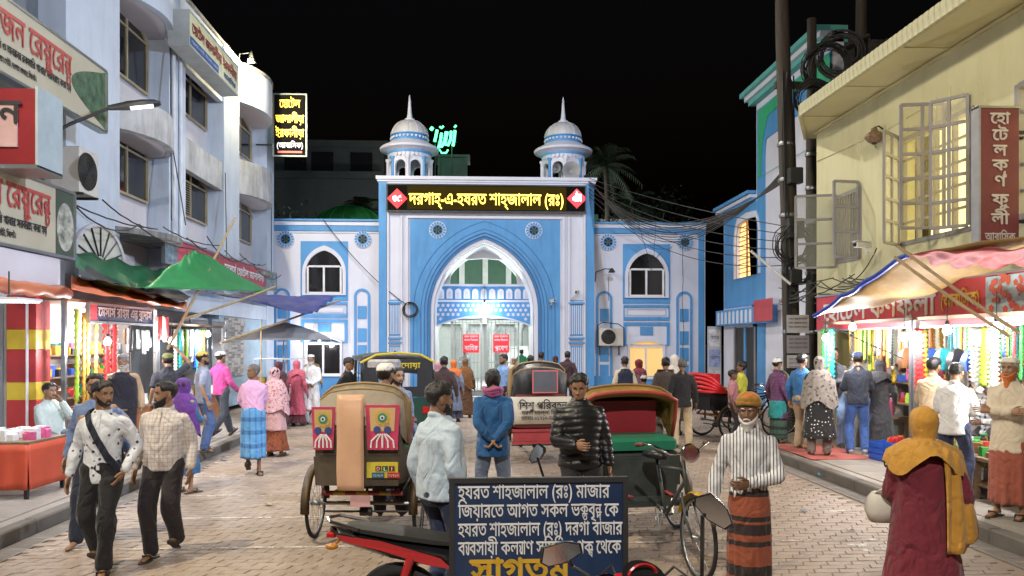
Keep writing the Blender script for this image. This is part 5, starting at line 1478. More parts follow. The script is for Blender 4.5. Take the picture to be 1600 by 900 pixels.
def dark_tree(label, x, ytop, Y, w, seed):
 rr = random.Random(seed); p = onY(x, ytop, Y); t = thing('leafy_tree', label, 'tree', (p.x, Y, 0))
 b = MB(); b.tube([(0, 0, 0), (0.1, 0, p.z * 0.4), (0.0, 0.1, p.z * 0.75)], [0.25, 0.18, 0.1], 8)
 for k in range(6):
  a = k * 1.05; b.tube([(0.05, 0, p.z * (0.4 + 0.05 * k)), (0.5 * w * math.cos(a), 0.5 * w * math.sin(a), p.z * (0.62 + 0.05 * k))], [0.09, 0.03], 6)
 b.build('trunk', M_TRUNK, t, True)
 b = MB()
 for k in range(1500):
  cl = rr.randrange(14); rc = random.Random(seed * 50 + cl)
  cc = Vector((rc.uniform(-w, w), rc.uniform(-w, w), p.z * rc.uniform(0.6, 0.95)))
  q = cc + Vector((rr.gauss(0, 0.4), rr.gauss(0, 0.4), rr.gauss(0, 0.35)))
  u = Vector((rr.uniform(-1, 1), rr.uniform(-1, 1), rr.uniform(-1, 1))).normalized(); v = u.orthogonal().normalized()
  s = rr.uniform(0.07, 0.14); b.add([q - u * s, q + v * s * 0.5, q + u * s, q - v * s * 0.5], [(0, 1, 2, 3)])
 o = b.build('crown', M_LEAF, t); o['kind'] = 'stuff'
dark_tree('dark leafy tree behind the right wing roof', 1015, 300, 41, 2.2, 5)
dark_tree('dark leafy tree between hotel corner and green dome', 450, 306, 38, 1.3, 6)
# ================================================================ utility poles, cables
M_WOOD = mat('weathered_pole', (0.06, 0.048, 0.038), 0.85, var=0.4, vscale=3, bump=0.6, bscale=10, stretch=(6, 6, 0.6))
M_CABLE = mat('black_cable', (0.02, 0.02, 0.021), 0.6, bump=0, var=0)
M_CABLEG = mat('grey_cable', (0.09, 0.085, 0.075), 0.6, bump=0, var=0)
def pole(label, X, Y, top, r, extra=None, lean=0.0):
 t = thing('utility_pole', label, 'pole', (X, Y, 0))
 b = MB(); n = 12
 b.tube([(lean * k / n, 0.02 * math.sin(k), top * k / n) for k in range(n + 1)], [r * (1.15 - 0.35 * k / n + 0.02 * math.sin(k * 2.3)) for k in range(n + 1)], 14); b.build('shaft', M_WOOD, t, True)
 for z in (2.2, 3.6, 4.8, 5.6, 6.4):
  b = MB(); b.lathe([(r * 1.12, z), (r * 1.16, z + 0.02), (r * 1.16, z + 0.06), (r * 1.12, z + 0.08)], (lean * z / top, 0, 0), 14); b.build('band', M_STEEL, t, True)
 return t
PX1, PYY = Xy(1241, 16.9), 16.9
P1 = pole('tall weathered pole wrapped in cables at the corner of the yellow hotel', PX1, PYY, 12.0, 0.17, lean=-0.35)
P2 = pole('shorter blunt wooden pole just behind the cable-wrapped pole', Xy(1268, 17.8), 17.8, Zy(1268, 30, 17.8), 0.13)
P3 = pole('tall pole rising behind the yellow roof', Xy(1346, 19.5), 19.5, 13.0, 0.17)
b = MB(); p0, p1 = onY(1212, 133, 17.1), onY(1325, 133, 17.1); b.box((p0.x, 17.08, p0.z - 0.06), (p1.x, 17.2, p1.z + 0.06)); b.build('crossarm', M_WOOD, P1).matrix_parent_inverse = Matrix.Translation(P1.location).inverted()
b = MB(); b.tube([onY(1310, 85, 19.2), onY(1358, 55, 19.2)], 0.06, 4); b.build('crossarm', M_WOOD, P3).matrix_parent_inverse = Matrix.Translation(P3.location).inverted()
for k in range(9):
 rq = random.Random(200 + k); a = 2.2 + 0.5 * k; b = MB()
 b.tube([(-0.02 * z + 0.19 * math.cos(a + 0.25 * math.sin(z * 1.3 + k)), 0.19 * math.sin(-abs(a) * 0.6 - 0.4) - 0.03 * (k % 3), z) for z in [1.2 + 0.45 * q + rq.uniform(-0.1, 0.1) for q in range(16)]], 0.018 + 0.01 * (k % 3 == 0), 6); b.build('cable_run', M_CABLE, P1, True)
for z, w, h in ((4.3, 0.36, 0.42), (5.5, 0.3, 0.34), (3.3, 0.26, 0.3)):
 b = MB(); b.bbox((-0.12 - w / 2, -0.42, z), (-0.12 + w / 2, -0.22, z + h), 0.015); b.build('junction_box', M_METAL, P1)
# transformer-like boxes and cable coils on the poles
rr = random.Random(9)
def coil(label, c, r, n, seed, ax=(1, 0, 0), m=None, turns=7):
 q = random.Random(seed); t = MB()
 ax = Vector(ax).normalized(); u = ax.orthogonal().normalized(); v = ax.cross(u)
 for k in range(turns):
  rr_ = r * q.uniform(0.7, 1.1); off = ax * q.uniform(-0.12, 0.12); ph = q.uniform(0, 6)
  t.tube([Vector(c) + off + (u * math.cos(2 * math.pi * s / 18 + ph) * rr_ + v * math.sin(2 * math.pi * s / 18 + ph) * rr_ * q.uniform(0.9, 1.1)) for s in range(18)], 0.012, 5, closed=True)
 return tag(t.build('cable_coil', m or M_CABLE, None), label, 'cable coil', None)
coil('black cable coil hung at the left pilaster of the arch', onY(641, 484, GY - 0.15), 0.28, 8, 1, (0, 1, 0))
coil('cable coil on the tall pole at window height', (PX1 - 0.12, PYY - 0.25, Zy(1235, 385, PYY)), 0.4, 8, 2, (0, 1, 0.2), turns=9)
coil('cable coil low on the tall pole', (PX1 - 0.05, PYY - 0.25, Zy(1235, 425, PYY)), 0.33, 8, 3, (0.2, 1, 0), turns=8)
coil('tangle of cable loops on the crossarm', (Xy(1285, 17.2), 17.0, Zy(1285, 110, 17.2)), 0.5, 8, 4, (0.2, 1, 0.3), turns=16)
coil('tangle of cable loops high between the poles', (Xy(1310, 17.4), 17.3, Zy(1310, 88, 17.4)), 0.5, 8, 5, (0.6, 1, 0.1), turns=16)
coil('tangle of cable loops under the crossarm beside the tall pole', (Xy(1262, 17.2), 16.9, Zy(1262, 160, 17.2)), 0.4, 8, 6, (0.2, 1, 0.5), turns=10)
def cable(p, q, sag, r=0.014, m=None, label='black cable slung between the gateway roof and the tall pole', group='cables over the forecourt', n=18, wob=0.0, seed=0):
 p, q = Vector(p), Vector(q); rq = random.Random(seed)
 pts = []
 for k in range(n + 1):
  s = k / n; v = p.lerp(q, s); v.z -= sag * 4 * s * (1 - s)
  if wob and 0 < k < n: v += Vector((rq.uniform(-wob, wob), rq.uniform(-wob, wob), rq.uniform(-wob, wob)))
  pts.append(v)
 return tag(MB().tube(pts, r, 5).build('overhead_cable', m or M_CABLE, None), label, 'cable', group)
ga = onY(912, 275, GY + 0.4)
for k in range(9):
 cable(ga + Vector((0.03 * k, 0.05 * k, 0.02 * k)), (PX1 - 0.15, PYY - 0.1, Zy(1235, 268, PYY) + 0.12 * (k - 4) * 0.35), 1.35 + 0.1 * k, 0.016 if k < 5 else 0.01, M_CABLEG if k % 2 else M_CABLE)
for k in range(6):
 q = onY(1085 + 14 * k, 370 + 9 * k, 24 - k)
 cable(ga + Vector((0, 0.02 * k, -0.1 * k)), (PX1 - 0.2, PYY - 0.1, Zy(1225, 355 + 12 * k, PYY)), 0.15 + 0.14 * k, 0.011, M_CABLE, 'thin cable running from the gateway roof down to the tall pole', 'thin cables to the tall pole')
for k in range(4):
 a = onY(935 + 30 * k, 310 + 12 * k, 27.2); e = onY(1068 - 18 * k, 378 + 8 * k, WY - 0.12)
 cable(a, e, 0.4 + 0.2 * k, 0.009, M_CABLE, 'loose wire drooping across the right wing', 'loose wires on the right wing', wob=0.015, seed=k)
cable(onY(1067, 380, WY - 0.1), onY(1068, 600, WY - 0.1), 0.0, 0.01, M_CABLE, 'wire running straight down the right wing below a rosette', None, 8, 0.03, 3)
cable(onY(505, 343, WY - 0.2), onY(634, 475, GY - 0.1), 0.25, 0.014, M_CABLE, 'cable crossing the left wing to the coil', None)
cable(onY(951, 432, WY - 0.1), onY(951, 470, WY - 0.1), 0, 0.008, M_CABLE, 'short flex below the wall lamp of the right wing', None, 4)
# cables looping along the left hotel front and the ledge
for k in range(10):
 y0 = 11.0 + k * 1.3; rq = random.Random(40 + k)
 cable((LX + 0.6, y0, S1b + 0.02 + rq.uniform(-0.1, 0.25)), (LX + 0.62, y0 + rq.uniform(2.2, 4.5), S1b - 0.05 + rq.uniform(-0.05, 0.2)), rq.uniform(0.05, 0.35), 0.014, M_CABLE, 'black cable sagging along the hotel ledge above the stalls', 'cables along the hotel ledge', 14, 0.008, k)
for k, (xa, ya, xb, yb) in enumerate(((266, 60, 268, 345), (264, 200, 290, 352), (352, 270, 354, 400), (424, 300, 424, 440))):
 cable(onX(xa, ya, LX + 0.08), onX(xb, yb, LX + 0.3), -0.05, 0.012, M_CABLE, ('cable running down beside the first bowed bay', 'cable slanting below the first bowed bay', 'cable down the bright pier', 'cable down the far corner')[k] + ' of the hotel', None, 12, 0.0, k)
for k in range(26):
 rq = random.Random(90 + k); ya2 = rq.uniform(10.5, 15.8)
 cable((RX - 0.25 + rq.uniform(-0.1, 0.1), ya2, 3.05 + rq.uniform(-0.15, 0.2)), (RX - 0.2, min(ya2 + rq.uniform(1.0, 3.5), 17.3), 3.0 + rq.uniform(-0.2, 0.35)), rq.uniform(0.02, 0.25), 0.011, M_CABLE if k % 3 else M_CABLEG, 'thin cable in the tangle above the red hotel board', 'cable tangle above the red board', 10, 0.012, k)
cable(onX(1370, 388, RX - 0.1), onX(1330, 440, RX - 0.1), 0.1, 0.01, M_CABLE, 'thin flex drooping from the security camera', None)
# fluorescent batten hanging crooked on the tall pole
t = thing('tube_light', 'unlit white tube light hanging askew beside the tall pole', 'lamp')
p0, p1 = onY(1173, 392, 16.4), onY(1235, 444, 16.4)
b = MB(); b.tube([p0, p1], 0.03, 8); b.build('tube', mat('tube_white', (0.75, 0.75, 0.75), 0.4), t)
b = MB(); b.tube([p0 + Vector((0.02, 0.05, 0.0)), p1 + Vector((0.02, 0.05, 0.0))], 0.025, 4); b.build('batten', M_STEEL, t)
b = MB(); b.tube([p1, (PX1, PYY - 0.2, p1.z)], 0.02, 5); b.build('bracket', M_METAL, t)
# notices pasted on the tall pole base
t = thing('pasted_notices', 'pale paper notices pasted round the foot of the tall pole', 'poster')
for k, (yy0, yy1) in enumerate(((520, 492), (552, 524), (575, 555))):
 z0_, z1_ = Zy(1240, yy0, PYY - 0.3), Zy(1240, yy1, PYY - 0.3)
 b = MB(); b.box((PX1 - 0.28, PYY - 0.26 - 0.01 * k, z0_), (PX1 + 0.22, PYY - 0.25 - 0.01 * k, z1_)); b.build('sheet', mat('paper%d' % (k % 2), (0.5 - 0.2 * (k % 2), 0.48 - .2 * (k % 2), 0.5 - .2 * (k % 2)), 0.7), t)
 for q in range(3): lettering(t, 'হযরত শাহজালাল মাজার', (PX1 - 0.03, PYY - 0.262 - 0.01 * k, z1_ - 0.11 - 0.09 * q), 0.42, 0.07, M_INK, center=True)
# wall lamp, outdoor AC and loudspeakers of the gateway
t = ac_unit('pale air-conditioner outdoor unit with round fan on the right wing', onY(954, 540, WY - 0.28), 0, 0.9, 0.64)
b = MB(); b.tube([(-0.5, 0, -0.05), (-0.48, 0, 0.75), (-0.3, 0, 0.86), (0.3, 0, 0.8), (0.5, 0, 0.65), (0.5, 0, -0.05)], 0.018, 6); b.build('cage', M_METAL, t)
p = onY(950, 424, WY - 0.35)
t = thing('wall_lamp', 'small black gooseneck lamp on the right wing', 'lamp', p)
b = MB(); b.tube([(-0.42, 0.34, -0.35), (-0.4, 0.3, 0.0), (-0.1, 0.05, 0.1), (0.1, 0, 0.08)], 0.02, 6); b.build('arm', M_METAL, t, True)
b = MB(); b.lathe([(0.04, 0.12), (0.06, 0.08), (0.14, -0.04), (0.13, -0.04)], (0.14, 0, 0.0), 14); b.build('shade', M_METAL, t, True)
for k, (x, y) in enumerate(((893, 266), (868, 262))):
 t = thing('horn_loudspeaker', ('grey horn loudspeaker in front of the right turret', 'smaller horn loudspeaker tilted inside the right turret')[k], 'loudspeaker', onY(x, y, GY + (0.0 if k == 0 else 0.5)))
 b = MB(); s = 0.34 if k == 0 else 0.2
 b.loft([[(r * math.cos(2 * math.pi * i / 20), yy, r * math.sin(2 * math.pi * i / 20)) for i in range(20)] for r, yy in ((0.05, 0.4), (0.06, 0.3), (s * 0.5, 0.12), (s * 0.85, 0.02), (s, 0), (s * 0.95, 0.0), (s * 0.5, 0.1), (0.06, 0.22))]); b.build('horn', mat('horn_grey', (0.3, 0.3, 0.3), 0.5), t, True)
 b = MB(); b.lathe([(0.03, -s), (0.03, 0.0)], (0, 0.3, 0), 8); b.build('stand', M_METAL, t)
cctv('small security camera on the left of the blue arch field', onY(863, 470, GY - 0.25), R(20))
cctv('small security camera on the white pilaster panel', onY(902, 457, GY - 0.25), R(-20))
# ================================================================ cycle rickshaws, auto-rickshaw, motorcycle, bicycles
def wheel(b_tyre, b_rim, b_spoke, c, r, ax=(1, 0, 0), tw=0.018, n=28, spokes=20):
 c, ax = Vector(c), Vector(ax).normalized(); u = ax.orthogonal().normalized(); v = ax.cross(u)
 P = lambda rr_, k, N, o=0: c + (u * math.cos(2 * math.pi * k / N) + v * math.sin(2 * math.pi * k / N)) * rr_ + ax * o
 b_tyre.tube([P(r - tw, k, n) for k in range(n)], tw, 8, closed=True)
 b_rim.tube([P(r - tw * 2.2, k, n) for k in range(n)], tw * 0.6, 6, closed=True)
 b_rim.tube([c - ax * 0.05, c + ax * 0.05], 0.028, 10)
 for k in range(spokes): b_spoke.tube([P(0.025, k * 2 + (k % 2), spokes * 2, 0.035 * (1 if k % 2 else -1)), P(r - tw * 2.2, k, spokes)], 0.0022, 4)
def make_wheel(parent, c, r, ax=(1, 0, 0), tw=0.018, spokes=20, rimm=None):
 a, b_, s_ = MB(), MB(), MB(); wheel(a, b_, s_, c, r, ax, tw, 28, spokes)
 w = a.build('wheel', M_RUBBER, parent, 'all'); b_.build('rim', rimm or M_STEEL, w, 'all'); s_.build('spokes', M_STEEL, w)
 return w
M_PAINTRED = mat('rick_red', (0.3, 0.035, 0.04), 0.45, var=0.3, vscale=6)
M_PAINTYEL = mat('rick_yellow', (0.5, 0.32, 0.04), 0.5, var=0.35, vscale=6)
M_PAINTGRN = mat('rick_green', (0.03, 0.1, 0.06), 0.45, var=0.3, vscale=6)
M_HOODC = mat('hood_canvas', (0.3, 0.25, 0.17), 0.8, var=0.45, vscale=7, bump=0.9, bscale=9, stain=((0.12, 0.09, 0.05), 0.6))
M_HOODB = mat('hood_black_vinyl', (0.022, 0.022, 0.024), 0.38, var=0.3, vscale=5, bump=0.5, bscale=8)
M_HOODR = mat('hood_red_edge', (0.42, 0.06, 0.05), 0.55, var=0.25, bump=0.4, bscale=9)
M_SATIN = mat('peach_satin', (0.66, 0.4, 0.25), 0.35, var=0.15, bump=0.5, bscale=7, sheen=0.3)
def hoop_pts(th, rad, w, z0, y0, n=13, tuck=0.86):
 """canopy hoop standing at angle th (0 upright, negative leaning to the rear)"""
 out = []
 for k in range(n):
  u = -1 + 2 * k / (n - 1); a = abs(u)
  x = w * math.copysign(min(1, (a * 1.45)) ** 1.0, u) if a < 0.69 else math.copysign(w, u)
  h = 1.0 if a < 0.5 else max(0, 1 - ((a - 0.5) / 0.5)) if a > 0.69 else 1 - 0.12 * ((a - 0.5) / 0.19) ** 2
  if a > 0.69: h = (1 - (a - 0.69) / 0.31) * 0.88
  h = min(h, 1.0) * (1 + 0.14 * (1 - min(1, (a / 0.69)) ** 2))
  out.append(Vector((x, y0 + math.sin(th) * h * rad, z0 + math.cos(th) * h * rad)))
 return out
def rickshaw(label, loc, rz, hoodm, seatm, th0=-28, th1=62, backm=None, inner=None, bodym=None, rimm=None, front=True, rad=0.62, hw=0.45):
 """forward is +Y; origin on the ground under the rear axle"""
 t = thing('cycle_rickshaw', label, 'rickshaw', loc, rz)
 bodym = bodym or M_PAINTGRN
 for sx in (-0.53, 0.53): make_wheel(t, (sx, 0, 0.355), 0.355, tw=0.019, rimm=rimm)
 for sx in (-0.53, 0.53):                # mudguards
  b = MB(); rg = []
  for k in range(11):
   a = R(-5 + 19 * k); rg.append([(sx + o, -math.cos(a) * rr_, 0.355 + math.sin(a) * rr_) for o, rr_ in ((-0.045, 0.39), (0, 0.405), (0.045, 0.39), (0, 0.396))])
  b.loft(rg); b.build('mudguard', mat('guard_dark', (0.09, 0.055, 0.02), 0.5, var=0.6, vscale=9), t, 'all')
 b = MB(); b.tube([(-0.54, 0, 0.355), (0.54, 0, 0.355)], 0.02, 8); b.build('axle', M_STEEL, t)
 for k in range(7): 
  b = MB(); b.tube([(-0.4 + 0.8 * k / 7, -0.22, 0.5), (-0.4 + 0.8 * (k + 1) / 7, -0.22, 0.5)], 0.024, 8); b.build('rear_bar_segment', (M_PAINTRED, M_PAINTYEL)[k % 2], t)
 b = MB(); b.tube([(-0.42, -0.05, 0.28), (0.42, -0.05, 0.28)], 0.011, 6); b.tube([(0, -0.05, 0.28), (0, 0, 0.5)], 0.015, 6); b.tube([(-0.06, -0.05, 0.28), (0.06, -0.05, 0.28)], 0.045, 10); b.build('differential', M_METAL, t)
 for sx in (-0.3, 0.3):
  b = MB(); b.tube([(sx, -0.22, 0.5), (sx, 0.1, 0.47), (sx * 0.7, 0.7, 0.5)], 0.018, 6); b.build('chassis_bar', M_PAINTRED, t, 'all')
  b = MB(); b.tube([(sx * 1.3, -0.2, 0.52), (sx * 1.5, 0, 0.62), (sx * 1.3, 0.2, 0.52)], 0.015, 6); b.tube([(sx * 1.45, 0.0, 0.36), (sx * 1.45, 0, 0.62)], 0.018, 6); b.build('spring', M_METAL, t, 'all')
 # body tub
 b = MB(); pr = [(-0.36, 0.62), (0.42, 0.55), (0.42, 0.86), (0.1, 0.9), (-0.3, 1.0), (-0.42, 1.2), (-0.46, 1.2), (-0.44, 0.75)]
 b.plate([(y, z) for y, z in pr], (), -0.41, 0.41, fn=lambda a, y, c: (y, a, c)); b.build('tub', bodym, t)
 b = MB(); b.plate([(-0.4, 0.62), (0.4, 0.62), (0.42, 0.9), (-0.42, 0.9)], (), -0.475, -0.462, fn=lambda a, y, c: (a, y, c)); b.build('rear_board', bodym, t)
 b = MB(); b.bbox((-0.41, -0.2, 0.9), (0.41, 0.36, 1.02), 0.03); b.build('seat', seatm, t)
 b = MB(); rg = [[(x, -0.25 - 0.05 * math.sin(math.pi * v) - 0.08 * v, 1.0 + 0.32 * v), (x, -0.17 - 0.08 * v + 0.04 * math.sin(math.pi * v), 1.0 + 0.32 * v)] for v in (0, .25, .5, .75, 1) for x in (0,)]
 b.box((-0.4, -0.36, 1.0), (0.4, -0.22, 1.36)); b.build('backrest', inner or M_PAINTRED, t)
 # footboard
 b = MB(); b.box((-0.36, 0.42, 0.42), (0.36, 0.8, 0.45)); b.plate([(-0.36, 0.45), (0.36, 0.45), (0.4, 0.84), (-0.4, 0.84)], (), 0.421, 0.44); b.build('footboard', bodym, t)
 # canopy
 if hoodm:
  nh = 7; hs = [hoop_pts(R(th0 + (th1 - th0) * k / (nh - 1)), rad + 0.03 * math.sin(k * 2.1), hw, 0.98, -0.1) for k in range(nh)]
  pts = []
  for k in range(nh):
   pts.append(hs[k])
   if k < nh - 1: pts.append([(a + c) / 2 - (((a + c) / 2) - Vector((0, -0.1, 0.98))) * 0.075 for a, c in zip(hs[k], hs[k + 1])])
  b = MB(); b.loft(pts, close=False); sh = [[p - (p - Vector((0, -0.1, 0.98))).normalized() * 0.012 for p in r] for r in pts]; b.loft(list(reversed(sh)), close=False)
  hd = b.build('canopy', hoodm, t, 'all')
  for k in range(nh):
   b = MB(); b.tube([p + (p - Vector((0, -0.1, 0.98))).normalized() * 0.002 for p in hs[k]], 0.013, 6); b.build('hoop', mat('bamboo_hoop', (0.3, 0.2, 0.09), 0.6), hd, 'all')
  b = MB(); b.tube(hs[-1], 0.022, 6); b.build('front_trim', M_HOODR if hoodm is not M_HOODB else M_HOODB, hd, 'all')
  if backm:                            # closed rear of the canopy
   b = MB(); h0 = hs[0]; mid = Vector((0, -0.44, 1.15))
   low = [Vector((p.x * 0.94, -0.46, 1.16)) for p in h0]
   b.loft([[p + Vector((0, -0.004, 0)) for p in h0], [p.lerp(q, 0.5) + Vector((0, -0.05, 0)) for p, q in zip(h0, low)], low], close=False); b.build('rear_panel', backm, hd, 'all')
 if front:                                # cycle half
  make_wheel(t, (0, 1.75, 0.355), 0.355, tw=0.018)
  b = MB()
  for p in ([(0, 0.6, 0.47), (0, 0.95, 0.42), (0, 1.05, 0.4)], [(0, 1.05, 0.4), (0, 0.82, 0.9)], [(0, 0.9, 0.82), (0, 1.45, 0.88)], [(0, 1.05, 0.4), (0, 1.47, 0.78)], [(0, 1.44, 1.0), (0, 1.52, 0.68)]): b.tube(p, 0.018, 8)
  for sx in (-0.05, 0.05): b.tube([(sx, 1.53, 0.7), (sx, 1.6, 0.5), (sx, 1.75, 0.355)], 0.012, 6)
  b.build('cycle_frame', bodym, t, 'all')
  b = MB(); b.tube([(-0.32, 1.22, 1.08), (-0.28, 1.34, 1.1), (-0.12, 1.44, 1.02), (0, 1.44, 1.02), (0.12, 1.44, 1.02), (0.28, 1.34, 1.1), (0.32, 1.22, 1.08)], 0.013, 8); b.build('handlebar', M_CHROME, t, 'all')
  for sx in (-1, 1):
   b = MB(); b.tube([(sx * 0.305, 1.27, 1.09), (sx * 0.33, 1.16, 1.07)], 0.02, 8); b.build('grip', mat('grip_brown', (0.16, 0.06, 0.04), 0.5), t, 'all')
  b = MB(); b.lathe([(0.02, 0), (0.06, 0.02), (0.08, 0.08), (0.085, 0.1), (0.07, 0.1)], n=16); b.xform(Matrix.Translation((0, 1.5, 1.04)) @ Matrix.Rotation(R(-85), 4, 'X')); b.build('headlamp', M_CHROME, t, 'all')
  b = MB(); b.loft([[(x * w, y, z) for x, z in ((-1, 0.9), (1, 0.9), (0.8, 0.96), (-0.8, 0.96))] for y, w in ((0.68, 0.1), (0.82, 0.1), (0.98, 0.04))]); b.build('saddle', M_BLACK, t, 'all')
  b = MB(); rg = [[(o, 1.75 - math.cos(R(a)) * 0.385, 0.355 + math.sin(R(a)) * 0.385 + h) for o, h in ((-0.035, -0.01), (0, 0.01), (0.035, -0.01))] for a in range(20, 150, 12)]; b.loft(rg, close=False); b.build('mudguard', M_PAINTYEL, t, 'all')
  b = MB(); b.tube([(0.06 * math.cos(a), 1.05, 0.4) if False else (0.07, 1.05 + 0.09 * math.cos(a), 0.4 + 0.09 * math.sin(a)) for a in [2 * math.pi * k / 16 for k in range(16)]], 0.006, 5, closed=True)
  b.tube([(-0.07, 1.05, 0.4), (0.07, 1.05, 0.4)], 0.012, 6); b.tube([(0.07, 1.05, 0.4), (0.1, 1.15, 0.28), (0.18, 1.15, 0.28)], 0.011, 5); b.tube([(-0.07, 1.05, 0.4), (-0.1, 0.95, 0.52), (-0.18, 0.95, 0.52)], 0.011, 5); b.build('crank', M_STEEL, t)
 return t
# A: painted rickshaw seen from behind, left of the middle
pa = onG(563, 848)
RA = rickshaw('rickshaw seen from behind with canvas hood and pink flowered rear panels', (pa.x + 0.04, pa.y + 0.2, 0), R(-4), M_HOODC, mat('seat_green', (0.03, 0.22, 0.12), 0.5), backm=mat('rear_canvas', (0.3, 0.26, 0.2), 0.75, var=0.3, bump=0.4), th0=-16, rad=0.51, hw=0.43, bodym=mat('rick_dark_board', (0.08, 0.06, 0.04), 0.6, var=0.4, vscale=7))
M_PINK = mat('pink_panel', (0.55, 0.05, 0.13), 0.45, var=0.2, bump=0.25, bscale=9)
M_FLORY = mat('panel_cream', (0.62, 0.42, 0.2), 0.45, var=0.15)
def deco(x0, x1, z0, z1, y, tilt=0.0):
 P = lambda a, yy, c: (a, y - yy + tilt * (c - z0), c)
 b = MB(); b.plate([(x0 + 0.02, z0), (x1 - 0.02, z0), (x1, z1), (x0, z1)], (), 0.0, 0.012, fn=P); o = b.build('flower_panel', M_PINK, RA)
 cx = (x0 + x1) / 2; w = x1 - x0; h = z1 - z0
 b = MB(); b.plate([(x0 + w * 0.16, z0 + h * 0.42), (x1 - w * 0.16, z0 + h * 0.42), (x1 - w * 0.12, z1 - h * 0.06), (x0 + w * 0.12, z1 - h * 0.06)], (), 0.013, 0.016, fn=P); b.build('cream_field', M_FLORY, o)
 b = MB()
 for k in range(9):
  a = 2 * math.pi * k / 9
  b.plate([(cx + 0.055 * math.cos(a) + 0.022 * math.cos(q * math.pi / 3), z0 + h * 0.72 + 0.055 * math.sin(a) + 0.022 * math.sin(q * math.pi / 3)) for q in range(6)], (), 0.017, 0.019 + 0.0005 * k, fn=P)
 b.build('petal', mat('petal_yellow', (0.6, 0.4, 0.08), 0.5), o)
 for rr_, m, dd in ((0.045, mat('flower_green', (0.05, 0.25, 0.18), 0.5), 0.026), (0.022, M_LWHITE, 0.029), (0.012, M_INK, 0.032)):
  b = MB(); b.plate([(cx + rr_ * math.cos(q * math.pi / 8), z0 + h * 0.72 + rr_ * math.sin(q * math.pi / 8)) for q in range(16)], (), dd - 0.003, dd, fn=P); b.build('flower_eye', m, o)
 for sx in (-0.05, 0.05):
  b = MB(); b.plate([(cx + sx + 0.036 * math.cos(q * math.pi / 6), z0 + h * 0.45 + 0.036 * math.sin(q * math.pi / 6)) for q in range(12)], (), 0.018, 0.021, fn=P); b.build('round_motif', mat('motif_blue', (0.05, 0.07, 0.25), 0.5), o)
 b = MB()
 for k in range(5):
  u = -1 + k * 0.5; b.tube([P(cx + u * w * 0.1, 0.016, z0 + h * 0.36), P(cx + u * w * 0.32, 0.016, z0 + h * 0.2), P(cx + u * w * 0.34, 0.016, z0 + 0.02)], 0.009, 5)
 b.build('white_scroll', M_LWHITE, o)
deco(-0.43, -0.2, 0.97, 1.38, -0.5, 0.0); deco(0.09, 0.42, 0.97, 1.4, -0.5, 0.0)
b = MB(); b.sheet(lambda u, v: (-0.18 + 0.26 * u, -0.515 - 0.012 * math.sin(v * 9 + u * 2) - 0.03 * math.sin(math.pi * v), 0.58 + 0.92 * v), 6, 16, thick=0.01); b.build('satin_strip', M_SATIN, RA, 'all')
b = MB(); b.box((0.1, -0.5, 0.7), (0.4, -0.477, 0.85)); pl_ = b.build('number_plate', mat('plate_yellow', (0.6, 0.5, 0.05), 0.5, bump=0.02), RA)
for k, (ch, c) in enumerate((('D', (0.5, 0.05, 0.05)), ('L', (0.05, 0.3, 0.08)), ('1', (0.5, 0.05, 0.05)))):
 b = MB(); b.box((0.185 + 0.065 * k, -0.506, 0.765), (0.24 + 0.065 * k, -0.5005, 0.815)); b.build('letter_tile', mat('tile_%s' % ch, tuple(x * .3 for x in c), 0.5), pl_)
 lettering(pl_, ch, (0.213 + 0.065 * k, -0.507, 0.772), 0.035, 0.05, M_LWHITE, center=True, lift=0.002)
for k, (x0, m) in enumerate(((0.15, mat('plate_blue', (0.02, 0.12, 0.2), 0.5)), (0.3, mat('plate_red', (0.4, 0.03, 0.04), 0.5)))):
 b = MB(); b.box((x0, -0.506, 0.7), (x0 + 0.12, -0.5005, 0.752)); b.build('small_plate', m, pl_); lettering(pl_, '০১৭১০', (x0 + 0.06, -0.507, 0.714), 0.1, 0.04, M_LWHITE, center=True, lift=0.002)
b = MB(); b.box((-0.06, -0.49, 0.42), (0.13, -0.478, 0.53)); b.build('paper_tag', mat('tag_pink', (0.6, 0.35, 0.35), 0.6), RA)
b = MB(); b.bbox((-0.02, 0.1, 1.74), (0.3, 0.3, 1.82), 0.02); b.build('roof_parcel', mat('parcel', (0.45, 0.45, 0.5), 0.6, var=.5, vscale=12), RA)
# B: rickshaw facing the viewer, hood open, on the right of the man in the puffer jacket
pb = Vector((1.62, 8.45, 0))
RB = rickshaw('rickshaw facing the viewer with red-edged hood, red backrest and green seat', (pb.x + 0.02, pb.y - 0.35, 0), R(180 + 8), mat('hood_ochre', (0.38, 0.22, 0.06), 0.6, var=0.4, vscale=5, bump=0.5, bscale=9), mat('seat_green_vinyl', (0.02, 0.2, 0.12), 0.4, bump=0.6, bscale=14), th0=-42, th1=22, rad=0.47, hw=0.54, bodym=mat('rick_slate', (0.045, 0.055, 0.055), 0.45, var=0.4, vscale=7), backm=mat('rear_ochre', (0.4, 0.26, 0.08), 0.6, var=0.3), inner=mat('backrest_red', (0.35, 0.03, 0.045), 0.35, bump=0.15))
